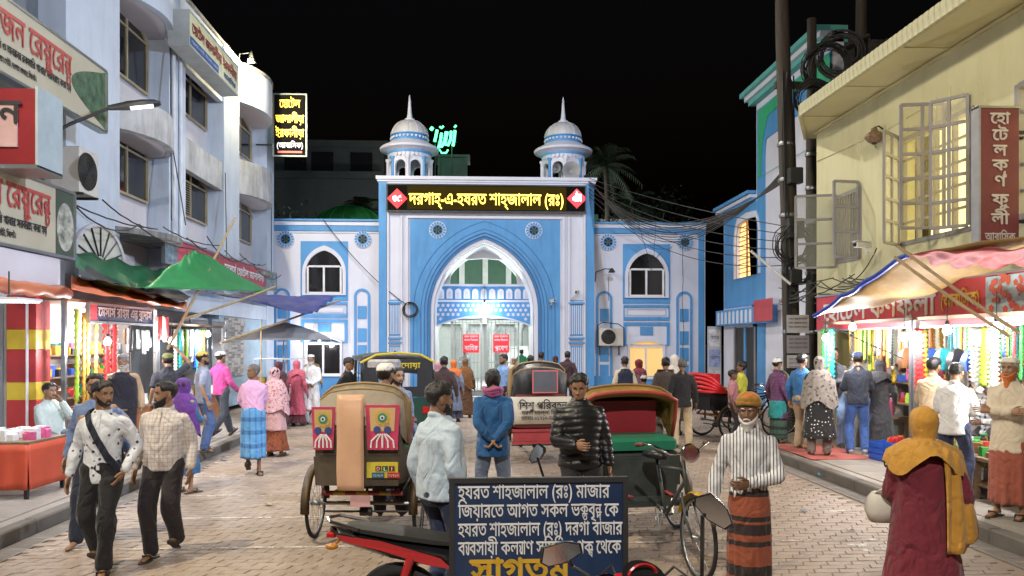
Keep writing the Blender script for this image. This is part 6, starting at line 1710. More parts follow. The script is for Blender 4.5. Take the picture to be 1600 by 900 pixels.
# C: black-hooded rickshaw van farther back
pc = onG(838, 722)
RC = rickshaw('black-hooded rickshaw with a cream lettered panel, parked beyond the men', (pc.x, pc.y + 0.1, 0), R(5), M_HOODB, M_BLACK, th0=-30, th1=55, backm=M_HOODB, bodym=mat('rick_maroon', (0.16, 0.03, 0.03), 0.5))
b = MB(); b.plate(rect(-0.15, 0.27, 1.18, 1.55), [rect(-0.13, 0.25, 1.2, 1.53)], -0.55, -0.535); b.build('window_trim', mat('trim_red', (0.5, 0.12, 0.12), 0.5), RC)
b = MB(); b.box((-0.13, -0.547, 1.2), (0.25, -0.54, 1.53)); b.build('plastic_window', mat('grey_plastic', (0.1, 0.1, 0.11), 0.25, bump=0.4, bscale=6), RC)
b = MB(); rg = [[(-0.5, -0.5 - d, z), (0.5, -0.5 - d, z), (0.5, -0.44, z), (-0.5, -0.44, z)] for z, d in ((0.68, 0.03), (0.74, 0.07), (0.9, 0.09), (1.08, 0.05), (1.12, 0.01))]; b.loft(rg); pnl = b.build('lettered_panel', mat('panel_canvas_cream', (0.48, 0.42, 0.32), 0.7, var=0.2, bump=0.3), RC, True)
lettering(pnl, 'শিশু পরিবহন', (0.02, -0.592, 0.93), 0.78, 0.17, M_INK, center=True, bold=0.02)
lettering(pnl, 'দরগা মহল্লা সিলেট', (0.02, -0.596, 0.84), 0.7, 0.1, M_INK, center=True, bold=0.015)
lettering(pnl, 'মোবাঃ ০১৭১০-৭৮৯৫২৭', (0.02, -0.586, 0.755), 0.7, 0.09, M_INK, center=True, bold=0.015)
b = MB(); b.box((-0.48, -0.55, 0.56), (0.48, -0.5, 0.6)); b.box((-0.48, -0.55, 0.36), (0.48, -0.5, 0.4)); b.box((-0.46, -0.53, 0.405), (0.46, -0.51, 0.555)); b.build('tail_board', M_PAINTRED, RC)
# D: red-seated rickshaw at the right, seen from the side
pd = onG(1128, 689)
RD = rickshaw('rickshaw with a folded hood and bright red cover beside the bicycles', (pd.x + 0.05, pd.y + 0.45, 0), R(-72), None, mat('bright_red_cover', (0.6, 0.02, 0.03), 0.4, bump=0.4, bscale=9), inner=mat('bright_red_cover', (0.6, 0.02, 0.03)), bodym=M_BLACK)
b = MB()
for k in range(5): b.tube(hoop_pts(R(-50 - 9 * k), 0.5, 0.46, 0.98, -0.1), 0.035, 6)
b.build('folded_canopy', mat('bright_red_cover', (0.6, 0.02, 0.03)), RD, 'all')
# ---- auto-rickshaw, seen from behind left
pe = onG(607, 712)
AR = thing('auto_rickshaw', 'dark green auto-rickshaw with black canvas roof and yellow stripe behind the painted rickshaw', 'auto-rickshaw', (pe.x - 0.05, pe.y + 0.9, 0), R(16))
M_CNG = mat('auto_green', (0.012, 0.045, 0.03), 0.35, var=0.2, coat=0.3); M_CNGY = mat('auto_yellow', (0.55, 0.42, 0.03), 0.45)
b = MB(); b.loft([[(x * w, y, z) for x, z in ((-1, 0.3), (1, 0.3), (1.04, 0.65), (1.0, 1.0), (-1.0, 1.0), (-1.04, 0.65))] for y, w in ((-0.75, 0.6), (-0.6, 0.66), (0.2, 0.66), (0.55, 0.64))]); b.build('rear_body', M_CNG, AR, True)
b = MB(); b.loft([[(x * w, y, z) for x, z in ((-1, 0.35), (1, 0.35), (1, h * 0.7), (0.7, h), (-0.7, h), (-1, h * 0.7))] for y, w, h in ((1.25, 0.55, 1.1), (1.55, 0.4, 1.08), (1.8, 0.2, 0.8), (1.88, 0.12, 0.6))]); b.build('front_cowl', M_CNG, AR, True)
b = MB(); b.box((-0.6, 0.55, 0.32), (0.6, 1.3, 0.38)); b.build('floor_pan', M_CNG, AR)
for sx in (-1, 1):
 b = MB(); b.tube([(sx * 0.64, -0.68, 1.0), (sx * 0.62, -0.6, 1.62), (sx * 0.6, -0.4, 1.72), (sx * 0.58, 1.0, 1.72), (sx * 0.5, 1.3, 1.5), (sx * 0.46, 1.5, 1.05)], 0.028, 8); b.tube([(sx * 0.63, 0.45, 1.0), (sx * 0.6, 0.42, 1.7)], 0.025, 6); b.build('roof_frame', M_BLACK, AR, True)
 b = MB()
 for y in (-0.45, -0.15, 0.15, 0.42): b.tube([(sx * 0.645, y, 1.0), (sx * 0.615, y, 1.66)], 0.009, 5)
 for z in (1.22, 1.44): b.tube([(sx * 0.64, -0.62, z), (sx * 0.625, 0.44, z)], 0.009, 5)
 b.build('side_grille', M_METAL, AR)
 make_wheel(AR, (sx * 0.58, -0.35, 0.22), 0.22, tw=0.05, spokes=8)
b = MB(); b.sheet(lambda u, v: (-0.66 + 1.32 * u, -0.72 + 2.0 * v, 1.68 + 0.13 * math.sin(math.pi * u) ** 0.5 - 0.1 * max(0, v - 0.75) / 0.25 - 0.35 * max(0, 0.06 - v) / 0.06), 14, 16, thick=0.02); b.build('canvas_roof', M_HOODB, AR, 'all')
b = MB(); b.plate([(-0.62, 1.02), (0.62, 1.02), (0.63, 1.45), (0.6, 1.7), (-0.6, 1.7), (-0.63, 1.45)], [rect(-0.35, 0.35, 1.2, 1.5)], -0.72, -0.69); b.build('rear_curtain', M_HOODB, AR)
b = MB(); b.tube([(-0.67, -0.72, 1.64), (-0.4, -0.74, 1.78), (0, -0.75, 1.815), (0.4, -0.74, 1.78), (0.67, -0.72, 1.64)], 0.022, 6); b.build('yellow_piping', M_CNGY, AR, True)
lettering(AR, 'মায়ের দোয়া', (0, -0.725, 1.54), 0.8, 0.14, M_CNGY, center=True, bold=0.02)
make_wheel(AR, (0, 1.6, 0.22), 0.22, tw=0.05, spokes=8)
for sx in (-0.5, 0.5):
 b = MB(); b.bbox((sx - 0.06, -0.775, 0.72), (sx + 0.06, -0.74, 0.84), 0.01); b.build('tail_lamp', mat('tail_red', (0.4, 0.01, 0.01), 0.25), AR)
b = MB(); b.box((-0.25, -0.765, 0.5), (0.25, -0.752, 0.62)); b.build('number_plate', M_LWHITE, AR)
b = MB(); b.bbox((-0.55, -0.3, 0.6), (0.55, 0.25, 0.72), 0.03); b.build('rear_seat', M_BLACK, AR)
# ---- motorcycle in the foreground; forward is +X
MC = thing('motorcycle', 'black and red motorcycle parked across the foreground by the notice board', 'motorcycle', (0.0, 5.16, 0), R(-8), None, (1, 1, 0.86))
M_MBLK = mat('moto_black', (0.012, 0.012, 0.013), 0.25, var=0.1, bump=0.02, coat=0.5); M_MRED = mat('moto_red', (0.42, 0.015, 0.02), 0.28, var=0.1, bump=0.02, coat=0.5)
M_SEAT = mat('moto_seat', (0.015, 0.015, 0.016), 0.55, bump=0.3, bscale=120)
make_wheel(MC, (-0.5, 0, 0.3), 0.3, (0, 1, 0), 0.055, 10); make_wheel(MC, (0.78, 0, 0.3), 0.3, (0, 1, 0), 0.05, 10)
def mloft(name, secs, m, sm=True):
 b = MB(); b.loft([[(x, y * w, z0 + (z1 - z0) * zz) for y, zz in ((-1, 0.25), (-0.7, 0), (0.7, 0), (1, 0.25), (1, 0.7), (0.6, 1), (-0.6, 1), (-1, 0.7))] for x, w, z0, z1 in secs]); return b.build(name, m, MC, sm)
mloft('seat', [(-0.86, 0.03, 0.87, 0.9), (-0.8, 0.1, 0.84, 0.905), (-0.5, 0.125, 0.79, 0.87), (-0.25, 0.12, 0.76, 0.83), (-0.05, 0.1, 0.745, 0.8), (0.12, 0.08, 0.75, 0.79)], M_SEAT)
mloft('tail_cowl', [(-0.98, 0.02, 0.83, 0.87), (-0.88, 0.09, 0.76, 0.865), (-0.55, 0.13, 0.66, 0.8), (-0.25, 0.13, 0.6, 0.76), (-0.1, 0.09, 0.58, 0.72)], M_MBLK)
for sy in (-1, 1):
 b = MB(); b.plate([(-0.9, 0.835), (-0.6, 0.8), (-0.2, 0.68), (-0.12, 0.6), (-0.3, 0.63), (-0.6, 0.73), (-0.86, 0.79)], (), 0.0, 0.006, fn=lambda a, y, c: (a, sy * (0.138 + y - 0.03 * max(0, -a - 0.55)), c)); b.build('red_flash', M_MRED, MC)
 b = MB(); b.tube([(-0.75, sy * 0.13, 0.88), (-0.95, sy * 0.1, 0.93), (-1.0, 0, 0.935)], 0.014, 6); b.build('grab_rail', M_MBLK, MC, True)
 b = MB(); b.tube([(0.62, sy * 0.09, 0.78), (0.78, sy * 0.09, 0.3)], [0.022, 0.028], 8); b.build('fork_leg', M_CHROME, MC, True)
 b = MB(); b.tube([(-0.5, sy * 0.12, 0.32), (-0.4, sy * 0.13, 0.68)], 0.03, 8); b.build('shock_absorber', M_MRED, MC, True)
mloft('fuel_tank', [(-0.02, 0.08, 0.72, 0.8), (0.1, 0.13, 0.72, 0.9), (0.28, 0.16, 0.72, 0.97), (0.42, 0.14, 0.74, 0.96), (0.5, 0.07, 0.78, 0.9)], M_MBLK)
mloft('headlamp_cowl', [(0.55, 0.1, 0.78, 1.0), (0.66, 0.15, 0.72, 1.08), (0.76, 0.13, 0.7, 1.02), (0.86, 0.06, 0.74, 0.9)], M_MRED)
b = MB(); b.lathe([(0.001, 0.0), (0.09, 0.0), (0.1, 0.02), (0.1, 0.03)], n=24); b.xform(Matrix.Translation((0.58, 0, 1.06)) @ Matrix.Rotation(R(-35), 4, 'Y')); b.build('dial_cluster', M_MBLK, MC, True)
b = MB(); b.tube([(0.58 + 0.0 * k, 0.07 * math.cos(2 * math.pi * k / 20) , 1.08 + 0.06 * math.sin(2 * math.pi * k / 20)) for k in range(20)], 0.008, 5, closed=True); b.build('dial_ring', M_MRED, MC)
mloft('engine', [(-0.1, 0.1, 0.3, 0.5), (0.05, 0.15, 0.28, 0.6), (0.25, 0.14, 0.28, 0.66), (0.4, 0.08, 0.34, 0.6)], M_METAL)
mloft('front_mudguard', [(0.52, 0.05, 0.55, 0.58), (0.68, 0.07, 0.61, 0.64), (0.84, 0.07, 0.61, 0.64), (1.02, 0.05, 0.5, 0.53)], M_MBLK)
b = MB(); b.tube([(0.2, -0.17, 0.3), (-0.2, -0.18, 0.28), (-0.45, -0.18, 0.36), (-0.8, -0.17, 0.46)], [0.02, 0.025, 0.045, 0.05], 10); b.build('exhaust', M_CHROME, MC, True)
b = MB(); b.tube([(0.1, 0.12, 0.28), (0.02, 0.3, 0.012)], 0.014, 6); b.build('kick_stand', M_METAL, MC)
b = MB(); b.tube([(-0.1, 0, 0.66), (0.5, 0, 0.8), (0.62, 0, 0.9)], 0.03, 8); b.tube([(-0.5, 0.0, 0.3), (0.05, 0, 0.35)], 0.03, 8); b.build('frame', M_METAL, MC, True)
hb = Matrix.Translation((0.56, 0, 1.02)) @ Matrix.Rotation(R(24), 4, 'Z')
for sy in (-1, 1):
 b = MB(); b.tube([hb @ Vector(v) for v in ((0, 0, 0), (0.02, sy * 0.16, 0.06), (-0.06, sy * 0.26, 0.06), (-0.12, sy * 0.38, 0.04))], 0.012, 8); b.build('handlebar', M_CHROME, MC, True)
 b = MB(); b.tube([hb @ Vector((-0.07, sy * 0.275, 0.057)), hb @ Vector((-0.125, sy * 0.4, 0.036))], 0.02, 10); b.build('grip', M_RUBBER, MC, True)
 b = MB(); b.tube([hb @ Vector((-0.02, sy * 0.25, 0.06)), hb @ Vector((-0.05, sy * 0.38, 0.05))], 0.006, 6); b.build('lever', M_METAL, MC, True)
 m0 = hb @ Vector((-0.03, sy * 0.24, 0.07)); m1 = hb @ Vector((-0.05, sy * (0.24 if sy > 0 else 0.33), 0.38 if sy > 0 else 0.16)) 
 b = MB(); b.tube([m0, m0.lerp(m1, 0.5) + Vector((0.03, sy * 0.02, 0)), m1], 0.009, 6); b.build('mirror_stem', M_MBLK, MC, True)
 q = Matrix.Translation(m1 + Vector((0, sy * 0.05, 0.03))) @ Matrix.Rotation(R(16 + (25 if sy > 0 else -10)), 4, 'Z') @ Matrix.Rotation(R(-55 if sy > 0 else 5), 4, 'X')
 out = [(0.0, -0.075, -0.03), (0.0, -0.06, 0.035), (0.0, 0.03, 0.05), (0.0, 0.095, 0.03), (0.0, 0.1, -0.01), (0.0, 0.03, -0.045), (0.0, -0.05, -0.05)]
 b = MB(); b.loft([[q @ (Vector(v) * 0.6 + Vector((0.03, 0, 0))) for v in out], [q @ (Vector(v) * 1.08 + Vector((0.015, 0, 0))) for v in out], [q @ (Vector(v) * 1.1 + Vector((-0.008, 0, 0))) for v in out]]); b.build('mirror', M_MBLK, MC, True)
 b = MB(); b.add([q @ (Vector(v) + Vector((-0.0085, 0, 0))) for v in out], [tuple(range(6, -1, -1))]); b.build('mirror_glass', M_CHROME, MC)
for sy in (-1, 1):
 b = MB(); b.tube([hb @ Vector((-0.01, sy * 0.2, 0.06)), hb @ Vector((0.12, sy * 0.14, 0.08)), (0.66, sy * 0.04, 0.95)], 0.007, 5); b.build('brake_hose', M_BLACK, MC, True)
b = MB(); b.bbox((-1.0, -0.05, 0.79), (-0.94, 0.05, 0.83), 0.01); b.build('tail_lamp', mat('tail_red', (0.4, 0.01, 0.01)), MC)
for sy in (-1, 1):
 b = MB(); b.ball((-0.92, sy * 0.17, 0.76), (0.045, 0.03, 0.025), 10, 6); b.tube([(-0.9, 0, 0.78), (-0.92, sy * 0.16, 0.76)], 0.01, 6); b.build('indicator', mat('indicator_amber', (0.45, 0.18, 0.02), 0.3), MC, 'all')
clone(MC, (0.9, 2.78, 0), R(106), 'nearest motorcycle, only its handlebar, mirrors and red cowl showing at the bottom edge', scale=(1, -1, 0.9))
# ---- bicycles by the right pavement end
def bicycle(label, loc, rz):
 t = thing('bicycle', label, 'bicycle', loc, rz)
 for y in (-0.52, 0.52): make_wheel(t, (0, y, 0.34), 0.34, tw=0.016)
 b = MB()
 for p in ([(0, -0.52, 0.34), (0, -0.05, 0.3), (0, 0.36, 0.78)], [(0, -0.05, 0.3), (0, -0.2, 0.85)], [(0, -0.18, 0.78), (0, 0.34, 0.82)], [(0, -0.52, 0.34), (0, -0.17, 0.75)], [(0, 0.33, 0.9), (0, 0.52, 0.34)]): b.tube(p, 0.015, 7)
 b.build('frame', M_BLACK, t, True)
 b = MB(); b.tube([(-0.28, 0.2, 0.98), (-0.2, 0.32, 1.0), (0, 0.34, 0.95), (0.2, 0.32, 1.0), (0.28, 0.2, 0.98)], 0.012, 7); b.build('handlebar', M_CHROME, t, True)
 b = MB(); b.loft([[(x * w, y, z) for x, z in ((-1, 0.86), (1, 0.86), (0.7, 0.91), (-0.7, 0.91))] for y, w in ((-0.32, 0.09), (-0.2, 0.08), (-0.04, 0.025))]); b.build('saddle', M_BLACK, t, True)
 b = MB(); b.box((-0.07, -0.75, 0.7), (0.07, -0.35, 0.72)); b.build('carrier', M_STEEL, t)
 return t
p = onG(1195, 688); bicycle('black bicycle leaning by the end of the right pavement', (p.x, p.y + 0.5, 0), R(-60))
p = onG(1180, 676); bicycle('second bicycle parked behind the black one', (p.x + 0.2, p.y + 0.7, 0), R(-75))
# ---- notice board
NB = thing('notice_board', 'dark blue notice board with white hand-painted lines in the foreground', 'notice board')
NYB = 4.55
x0, x1 = Xy(705, NYB), Xy(978, NYB); zt_, zb_ = Zy(840, 746, NYB), 0.42
Mb = Matrix.Translation((0, NYB, zt_)) @ Matrix.Rotation(R(0), 4, 'X') @ Matrix.Translation((0, -NYB, -zt_))
b = MB(); b.box((x0 + 0.015, NYB, zb_), (x1 - 0.015, NYB + 0.02, zt_ - 0.01)); b.build('panel', mat('board_navy', (0.008, 0.028, 0.085), 0.45, var=0.3, vscale=5, bump=0.06, stain=((0.03, 0.05, 0.09), 0.5)), NB)
for lo, hi in (((x0 - 0.012, zb_), (x0 + 0.02, zt_)), ((x1 - 0.02, zb_), (x1 + 0.012, zt_)), ((x0 + 0.02, zt_ - 0.03), (x1 - 0.02, zt_)), ((x0 + 0.02, zb_), (x1 - 0.02, zb_ + 0.03))):
 b = MB(); b.box((lo[0], NYB - 0.012, lo[1]), (hi[0], NYB + 0.03, hi[1])); b.build('frame', M_METAL, NB)
for x in (x0, x1):
 b = MB(); b.box((x - 0.012, NYB, 0), (x + 0.012, NYB + 0.025, zb_ - 0.001)); b.build('leg', M_METAL, NB)
 b = MB(); b.tube([(x, NYB + 0.02, 0.9), (x, NYB + 0.28, 0.012)], 0.011, 6); b.build('back_leg', M_METAL, NB)
M_CHALK = mat('board_white_paint', (0.72, 0.73, 0.74), 0.6, var=0.1, bump=0)
for txt, ya, xa, xb in (('হযরত শাহজালাল (রঃ) মাজার', 778, 716, 952), ('জিয়ারতে আগত সকল ভক্তবৃন্দ কে', 807, 716, 966), ('হযরত শাহজালাল (রঃ) দরগা বাজার', 836, 716, 972), ('ব্যবসায়ী কল্যাণ সমিতির পক্ষ থেকে', 865, 716, 970)):
 lettering(NB, txt, (Xy(xa, NYB), NYB - 0.001, Zy(840, ya, NYB)), Xy(xb, NYB) - Xy(xa, NYB), 0.118, M_CHALK, bold=0.012, lift=0.003)
lettering(NB, 'স্বাগতম', (Xy(735, NYB), NYB - 0.001, Zy(840, 905, NYB)), Xy(890, NYB) - Xy(735, NYB), 0.19, mat('board_yellow', (0.6, 0.36, 0.03), 0.5, var=0, bump=0), bold=0.03, lift=0.003)
# ================================================================ market stalls
M_BAMB = mat('bamboo', (0.32, 0.24, 0.13), 0.6, var=0.3, vscale=8, bump=0.2)
M_PLANK = mat('stall_wood', (0.2, 0.13, 0.08), 0.7, var=0.3, vscale=6, bump=0.3)
M_TARPB = mat('blue_tarp', (0.03, 0.04, 0.16), 0.5, var=0.2, bump=0.5, bscale=5)
def bamboo(label, a, c, r=0.025):
 a, c = Vector(a), Vector(c); n = 12
 return tag(MB().tube([a.lerp(c, k / n) + Vector((0, 0, -0.02 * math.sin(math.pi * k / n))) for k in range(n + 1)], [r * (1 + 0.12 * (k % 2)) for k in range(n + 1)], 8).build('bamboo_pole', M_BAMB, None, True), label, 'pole')
def tarp(label, c, m, sag=0.25, n=14, thick=0.008, seed=0, name='tarpaulin', edge=None):
 """sheet hung from four corners (in order round the edge), sagging and rumpled"""
 A, B, C_, D = [Vector(p) for p in c]
 def f(u, v):
  p = A.lerp(B, u).lerp(D.lerp(C_, u), v)
  p.z -= sag * 16 * u * (1 - u) * v * (1 - v) * 0.6
  p.z += 0.05 * noise.noise(Vector((u * 7 + seed, v * 5, seed))) + 0.03 * math.sin(u * 23 + v * 9 + seed) * (0.3 + v)
  return p
 b = MB(); b.sheet(f, n * 2, n, thick=thick); o = tag(b.build(name, m, None, 'all'), label, 'tarpaulin')
 return o, f
# strands of beads: one mesh per colour, hung one by one
CLR = {'yellow': (0.6, 0.42, 0.03), 'green': (0.04, 0.3, 0.06), 'red': (0.5, 0.03, 0.03), 'blue': (0.04, 0.1, 0.45), 'white': (0.7, 0.7, 0.68), 'black': (0.02, 0.02, 0.022), 'orange': (0.6, 0.2, 0.02), 'lime': (0.4, 0.65, 0.05), 'brown': (0.22, 0.1, 0.04), 'teal': (0.03, 0.35, 0.4), 'pink': (0.6, 0.1, 0.25), 'gold': (0.5, 0.3, 0.05)}
MC_ = {k: mat('goods_' + k, c, 0.4, var=0.25, vscale=20, bump=0.1) for k, c in CLR.items()}
SM = {}
for k in CLR:
 b = MB(); b.lathe([(0.011 if q % 2 else 0.022, -q / 26) for q in range(27)], n=6); SM[k] = b.mesh('bead_strand', MC_[k], 'all')
def strands(X, y0, y1, n, z, ln, cols, where, seed, wid=1.0, jit=0.25):
 q = random.Random(seed)
 for k in range(n):
  c = q.choice(cols); y = y0 + (y1 - y0) * (k + q.uniform(0.1, 0.9)) / n
  o = link('bead_strand', SM[c], None, (X + q.uniform(-0.05, 0.05), y, z - q.uniform(0, 0.04)))
  o.scale = (wid, wid * 1.6, ln * q.uniform(1 - jit, 1 + jit)); o.rotation_euler = (q.uniform(-0.03, 0.03), q.uniform(-0.03, 0.03), 0)
  tag(o, c + ' bead strand hanging ' + where, 'bead strand', 'bead strands ' + where)
def goods(name, X0, X1, y0, y1, z, n, seed, size=(0.05, 0.12), kind=None, label='', cat='goods', cols=None):
 """small packets, jars and boxes heaped close together; too small to pick apart, so one mass"""
 q = random.Random(seed); cols = cols or list(CLR); b = MB()
 for k in range(n):
  w, h, d = q.uniform(*size) * 0.8, q.uniform(*size), q.uniform(*size) * 0.8
  x, y = q.uniform(X0 + w / 2, X1 - w / 2), q.uniform(y0 + d / 2, y1 - d / 2); mi = q.randrange(len(cols)); r = rotz(q.uniform(-0.4, 0.4))
  if q.random() < 0.5: b.box((x - w / 2, y - d / 2, z), (x + w / 2, y + d / 2, z + h), mi, r)
  else: b.lathe([(w / 2, z), (w / 2, z + h * 0.75), (w / 3, z + h * 0.85), (w / 3, z + h)], (x, y, 0), 8, mi)
 o = tag(b.build(name, [MC_[c] for c in cols], None), label, cat); o['kind'] = 'stuff'; return o
def stall_frame(label, X0, X1, y0, y1, ztop, m=M_PLANK, shelves=(), counter=None, backm=None):
 """open stall against the building line: posts, back wall, shelves, counter"""
 t = thing('market_stall', label, 'stall'); xf, xb = (X1, X0) if abs(X1) < abs(X0) else (X0, X1)
 for x, y in ((xf, y0), (xf, y1), (xb, y0), (xb, y1)):
  b = MB(); b.box((x - 0.03, y - 0.03, 0.142), (x + 0.03, y + 0.03, ztop)); b.build('post', M_STEEL, t)
 s = 1 if xb > xf else -1
 b = MB(); b.box((min(xb, xb + s * 0.04), y0, 0.142), (max(xb, xb + s * 0.04), y1, ztop)); b.build('back_wall', backm or mat('stall_back', (0.5, 0.47, 0.42), 0.7), t)
 for y in (y0, y1):
  b = MB(); b.box((min(xf + s * .5, xb), y - 0.015, 0.142), (max(xf + s * .5, xb), y + 0.015, ztop)); b.build('side_wall', mat('stall_side', (0.35, 0.33, 0.3), 0.7), t)
 b = MB(); b.box((min(xf, xb), y0, ztop), (max(xf, xb), y1, ztop + 0.04)); b.build('roof_board', m, t)
 for k, (z, dep) in enumerate(shelves):
  b = MB(); xs = xb - s * dep; b.box((min(xb, xs), y0 + 0.03, z - 0.025), (max(xb, xs), y1 - 0.03, z)); b.build('shelf', m, t)
 if counter:
  z, dep = counter; xs = xf + s * dep
  b = MB(); b.box((min(xf, xs), y0 + 0.1, z - 0.04), (max(xf, xs), y1 - 0.1, z)); b.build('counter_top', m, t)
  b = MB(); b.box((min(xf, xs) + 0.03, y0 + 0.15, 0.142), (max(xf, xs) - 0.03, y1 - 0.15, z - 0.041)); b.build('counter_front', mat('counter_orange', (0.4, 0.16, 0.06), 0.6, var=0.3), t)
 return t
def bulbs(spec, X, side, watts=78):
 for k, (x, y, w, lab) in enumerate(spec):
  bulb_thing('hanging_bulb', lab, onX(x, y, X), watts * w, NEUT, 0.055, drop=0.3)
# ---------------- left side
y1q, y2q = Yx(1357, 6.3), Yx(1432, 6.3)
LF = -6.05
yA, yB = Yx(100, LF), Yx(243, LF)
SHL = ((0.75, 0.4), (1.1, 0.35), (1.45, 0.32), (1.8, 0.3))
stall_frame('left-hand stall of beads and caps under the orange tarpaulin', LX + 0.06, LF, yA, yB, 2.62, shelves=SHL, counter=(0.85, 0.45))
for k, (z, d) in enumerate(SHL): goods('shelf_goods', LX + 0.1, LX + 0.06 + d, yA + 0.05, yB - 0.05, z + 0.002, 60, 20 + k, (0.06, 0.2), label='small packets and jars on shelf %s of the left bead stall' % ('one', 'two', 'three', 'four')[k])
goods('counter_goods', LF - 0.4, LF - 0.02, yA + 0.15, yB - 0.15, 0.852, 110, 30, (0.05, 0.15), label='heap of pale packets along the left stall counter', cols=['white', 'white', 'gold', 'brown', 'red'])
for lab, x, y, w in (('white tube lamp under the roof of the left bead stall', -6.45, (yA + yB) / 2, 120), ('white tube lamp at the back of the near right stall', 7.3, (y2q + 9) / 2, 90), ('white tube lamp at the back of the far right stall', 7.3, y1q, 90)):  # tubes added to brighten the stall interiors
 t = thing('added_tube_lamp', lab, 'lamp', (x, y, 2.24 if x > 0 else 2.5)); b = MB(); b.tube([(0, -0.5, 0), (0, 0.5, 0)], 0.018, 8); b.build('tube', M_LED, t); b = MB(); b.box((-0.03, -0.52, 0.02), (0.03, 0.52, 0.06)); b.build('batten', M_WFRAME, t)
 lamp('tube_light', (0, 0, -0.08), w, NEUT, 0.3, parent=t)
strands(LF + 0.05, yA + 0.1, yA + 0.9, 5, 2.5, 1.5, ['gold', 'lime', 'orange', 'gold'], 'at the near post of the left stall', 1, 1.5, 0.1)
strands(LF + 0.02, Yx(163, LF), Yx(180, LF), 2, 2.5, 1.2, ['red', 'orange'], 'in the middle of the left stall front', 2, 2.8)
strands(LF + 0.03, yA + 1.3, yB, 12, 2.25, 0.35, ['white', 'brown', 'white', 'black'], 'in a row below the blue stall sign', 3, 1.6)
strands(LF + 0.05, Yx(236, LF), Yx(262, LF), 6, 2.52, 0.45, ['white', 'red'], 'as red and white tassels right of the blue sign', 4, 2.0, 0.1)
t, y0, y1, z0, z1 = side_sign('stall_sign', 'dark blue stall sign with white lettering under the orange tarpaulin', LF + 0.1, 140, 238, 484, 508, mat('sign_navy', (0.03, 0.03, 0.12), 0.45), th=0.04)
along(t, 'মেসার্স রহিম এন্ড ব্রাদার্স', Yx(153, LF + .1), Yx(236, LF + .1), z0 + 0.1, 0.22, M_LWHITE, LF + 0.1, 0.02)
b = MB(); b.box((LF + 0.102, y0 + .02, z0 + 0.02), (LF + 0.108, Yx(151, LF + .1), z1 - 0.02)); b.build('red_end', M_MRED, t)
tarp('orange tarpaulin edge strung above the left stall', [onX(112, 452, -5.2), onX(292, 482, -5.2), onX(292, 474, -6.2), onX(112, 430, -6.2)], M_ORANGE, 0.1, seed=1)
tarp('black plastic sheet under the green tarpaulin', [onX(120, 430, -5.5), onX(290, 470, -5.5), onX(300, 462, -6.9), onX(120, 405, -6.9)], M_HOODB, 0.2, seed=5)
M_GRNT = mat('green_tarp', (0.02, 0.2, 0.06), 0.4, var=0.2, bump=0.4, bscale=6)
tarp('dark green tarpaulin sagging at the left over the stall', [onX(118, 432, -5.7), onX(232, 452, -5.5), onX(262, 425, -6.7), onX(118, 392, -6.9)], mat('dark_green_tarp', (0.015, 0.11, 0.05), 0.4, var=0.3, bump=0.4, bscale=6), 0.5, seed=2)
tarp('bright green tarpaulin pulled up to a peak by a pole', [onX(225, 450, -5.4), onX(420, 456, -5.0), onX(307, 391, -5.5), onX(288, 400, -5.6)], M_GRNT, 0.12, seed=3)
tarp('dark blue tarpaulin stretched low beside the gateway wing', [onX(330, 458, -5.6), onX(420, 462, -5.6), onX(526, 463, -3.9), onX(488, 491, -3.9)], M_TARPB, 0.15, seed=4)
bamboo('long bamboo pole leaning up to the green tarpaulin peak', onX(262, 545, -5.2), onX(367, 340, -5.6))
bamboo('bamboo pole reaching from the stall to the blue tarpaulin', onX(285, 500, -5.4), onX(430, 448, -4.9))
bamboo('bamboo pole under the blue tarpaulin', onX(345, 536, -5.0), onX(530, 470, -3.9))
bamboo('upright post with a bulb beside the umbrella cart', onX(408, 610, -4.9), onX(408, 505, -4.9), 0.018)
bulbs(((168, 534, 1.0, 'bright bulb hanging by the red garland of the left stall'), (268, 533, 0.8, 'bright bulb at the far end of the left stall'), (325, 522, 1.6, 'large glaring bulb over the second left stall'), (409, 523, 0.7, 'bulb hung on the post of the umbrella cart'), (465, 536, 0.7, 'bulb hanging low over the umbrella cart'), (490, 527, 0.5, 'bulb on the right side of the umbrella cart')), -5.75, -1)
# second left stall
yC, yD = yB + 0.1, Yx(348, LF)
stall_frame('second left stall hung with bright strands before the mesh grille', LX + 0.06, LF, yC, yD, 2.35, shelves=((0.8, 0.5),), counter=(0.8, 0.5), backm=mat('stall_dark_back', (0.12, 0.13, 0.14), 0.7))
strands(LF + 0.08, Yx(268, LF), Yx(312, LF), 16, 2.3, 0.75, ['yellow', 'green', 'lime', 'blue', 'white', 'white', 'teal'], 'over the second left stall', 5, 2.0)
goods('counter_goods', LF - 0.5, LF, yC + 0.1, yD - 0.1, 0.802, 70, 33, (0.06, 0.22), label='pale packets piled on the second left stall', cols=['white', 'white', 'gold', 'green'])
# glass-sided cart under an umbrella
pc_ = onG(437, 655)
t = thing('food_cart', 'glass-sided food cart under a grey umbrella by the left wing', 'cart', (pc_.x, pc_.y + 0.4, 0), 0)
b = MB(); b.box((-0.75, -0.35, 0.35), (0.75, 0.35, 0.85)); b.build('body', M_STEEL, t)
b = MB(); b.box((-0.78, -0.38, 0.85), (0.78, 0.38, 0.88)); b.box((-0.7, -0.3, 1.55), (0.7, 0.3, 1.58)); b.build('counter', M_WFRAME, t)
for x in (-0.7, 0, 0.7):
 for y in (-0.3, 0.3): b = MB(); b.box((x - 0.015, y - 0.015, 0.88), (x + 0.015, y + 0.015, 1.55)); b.build('glazing_post', M_WFRAME, t)
for k in range(5): b = MB(); b.bbox((-0.68 + 0.28 * k, -0.2, 0.88), (-0.44 + 0.28 * k, 0.2, 1.08 + 0.06 * (k % 2)), 0.03); b.build('tray', MC_['white' if k % 2 else 'gold'], t)
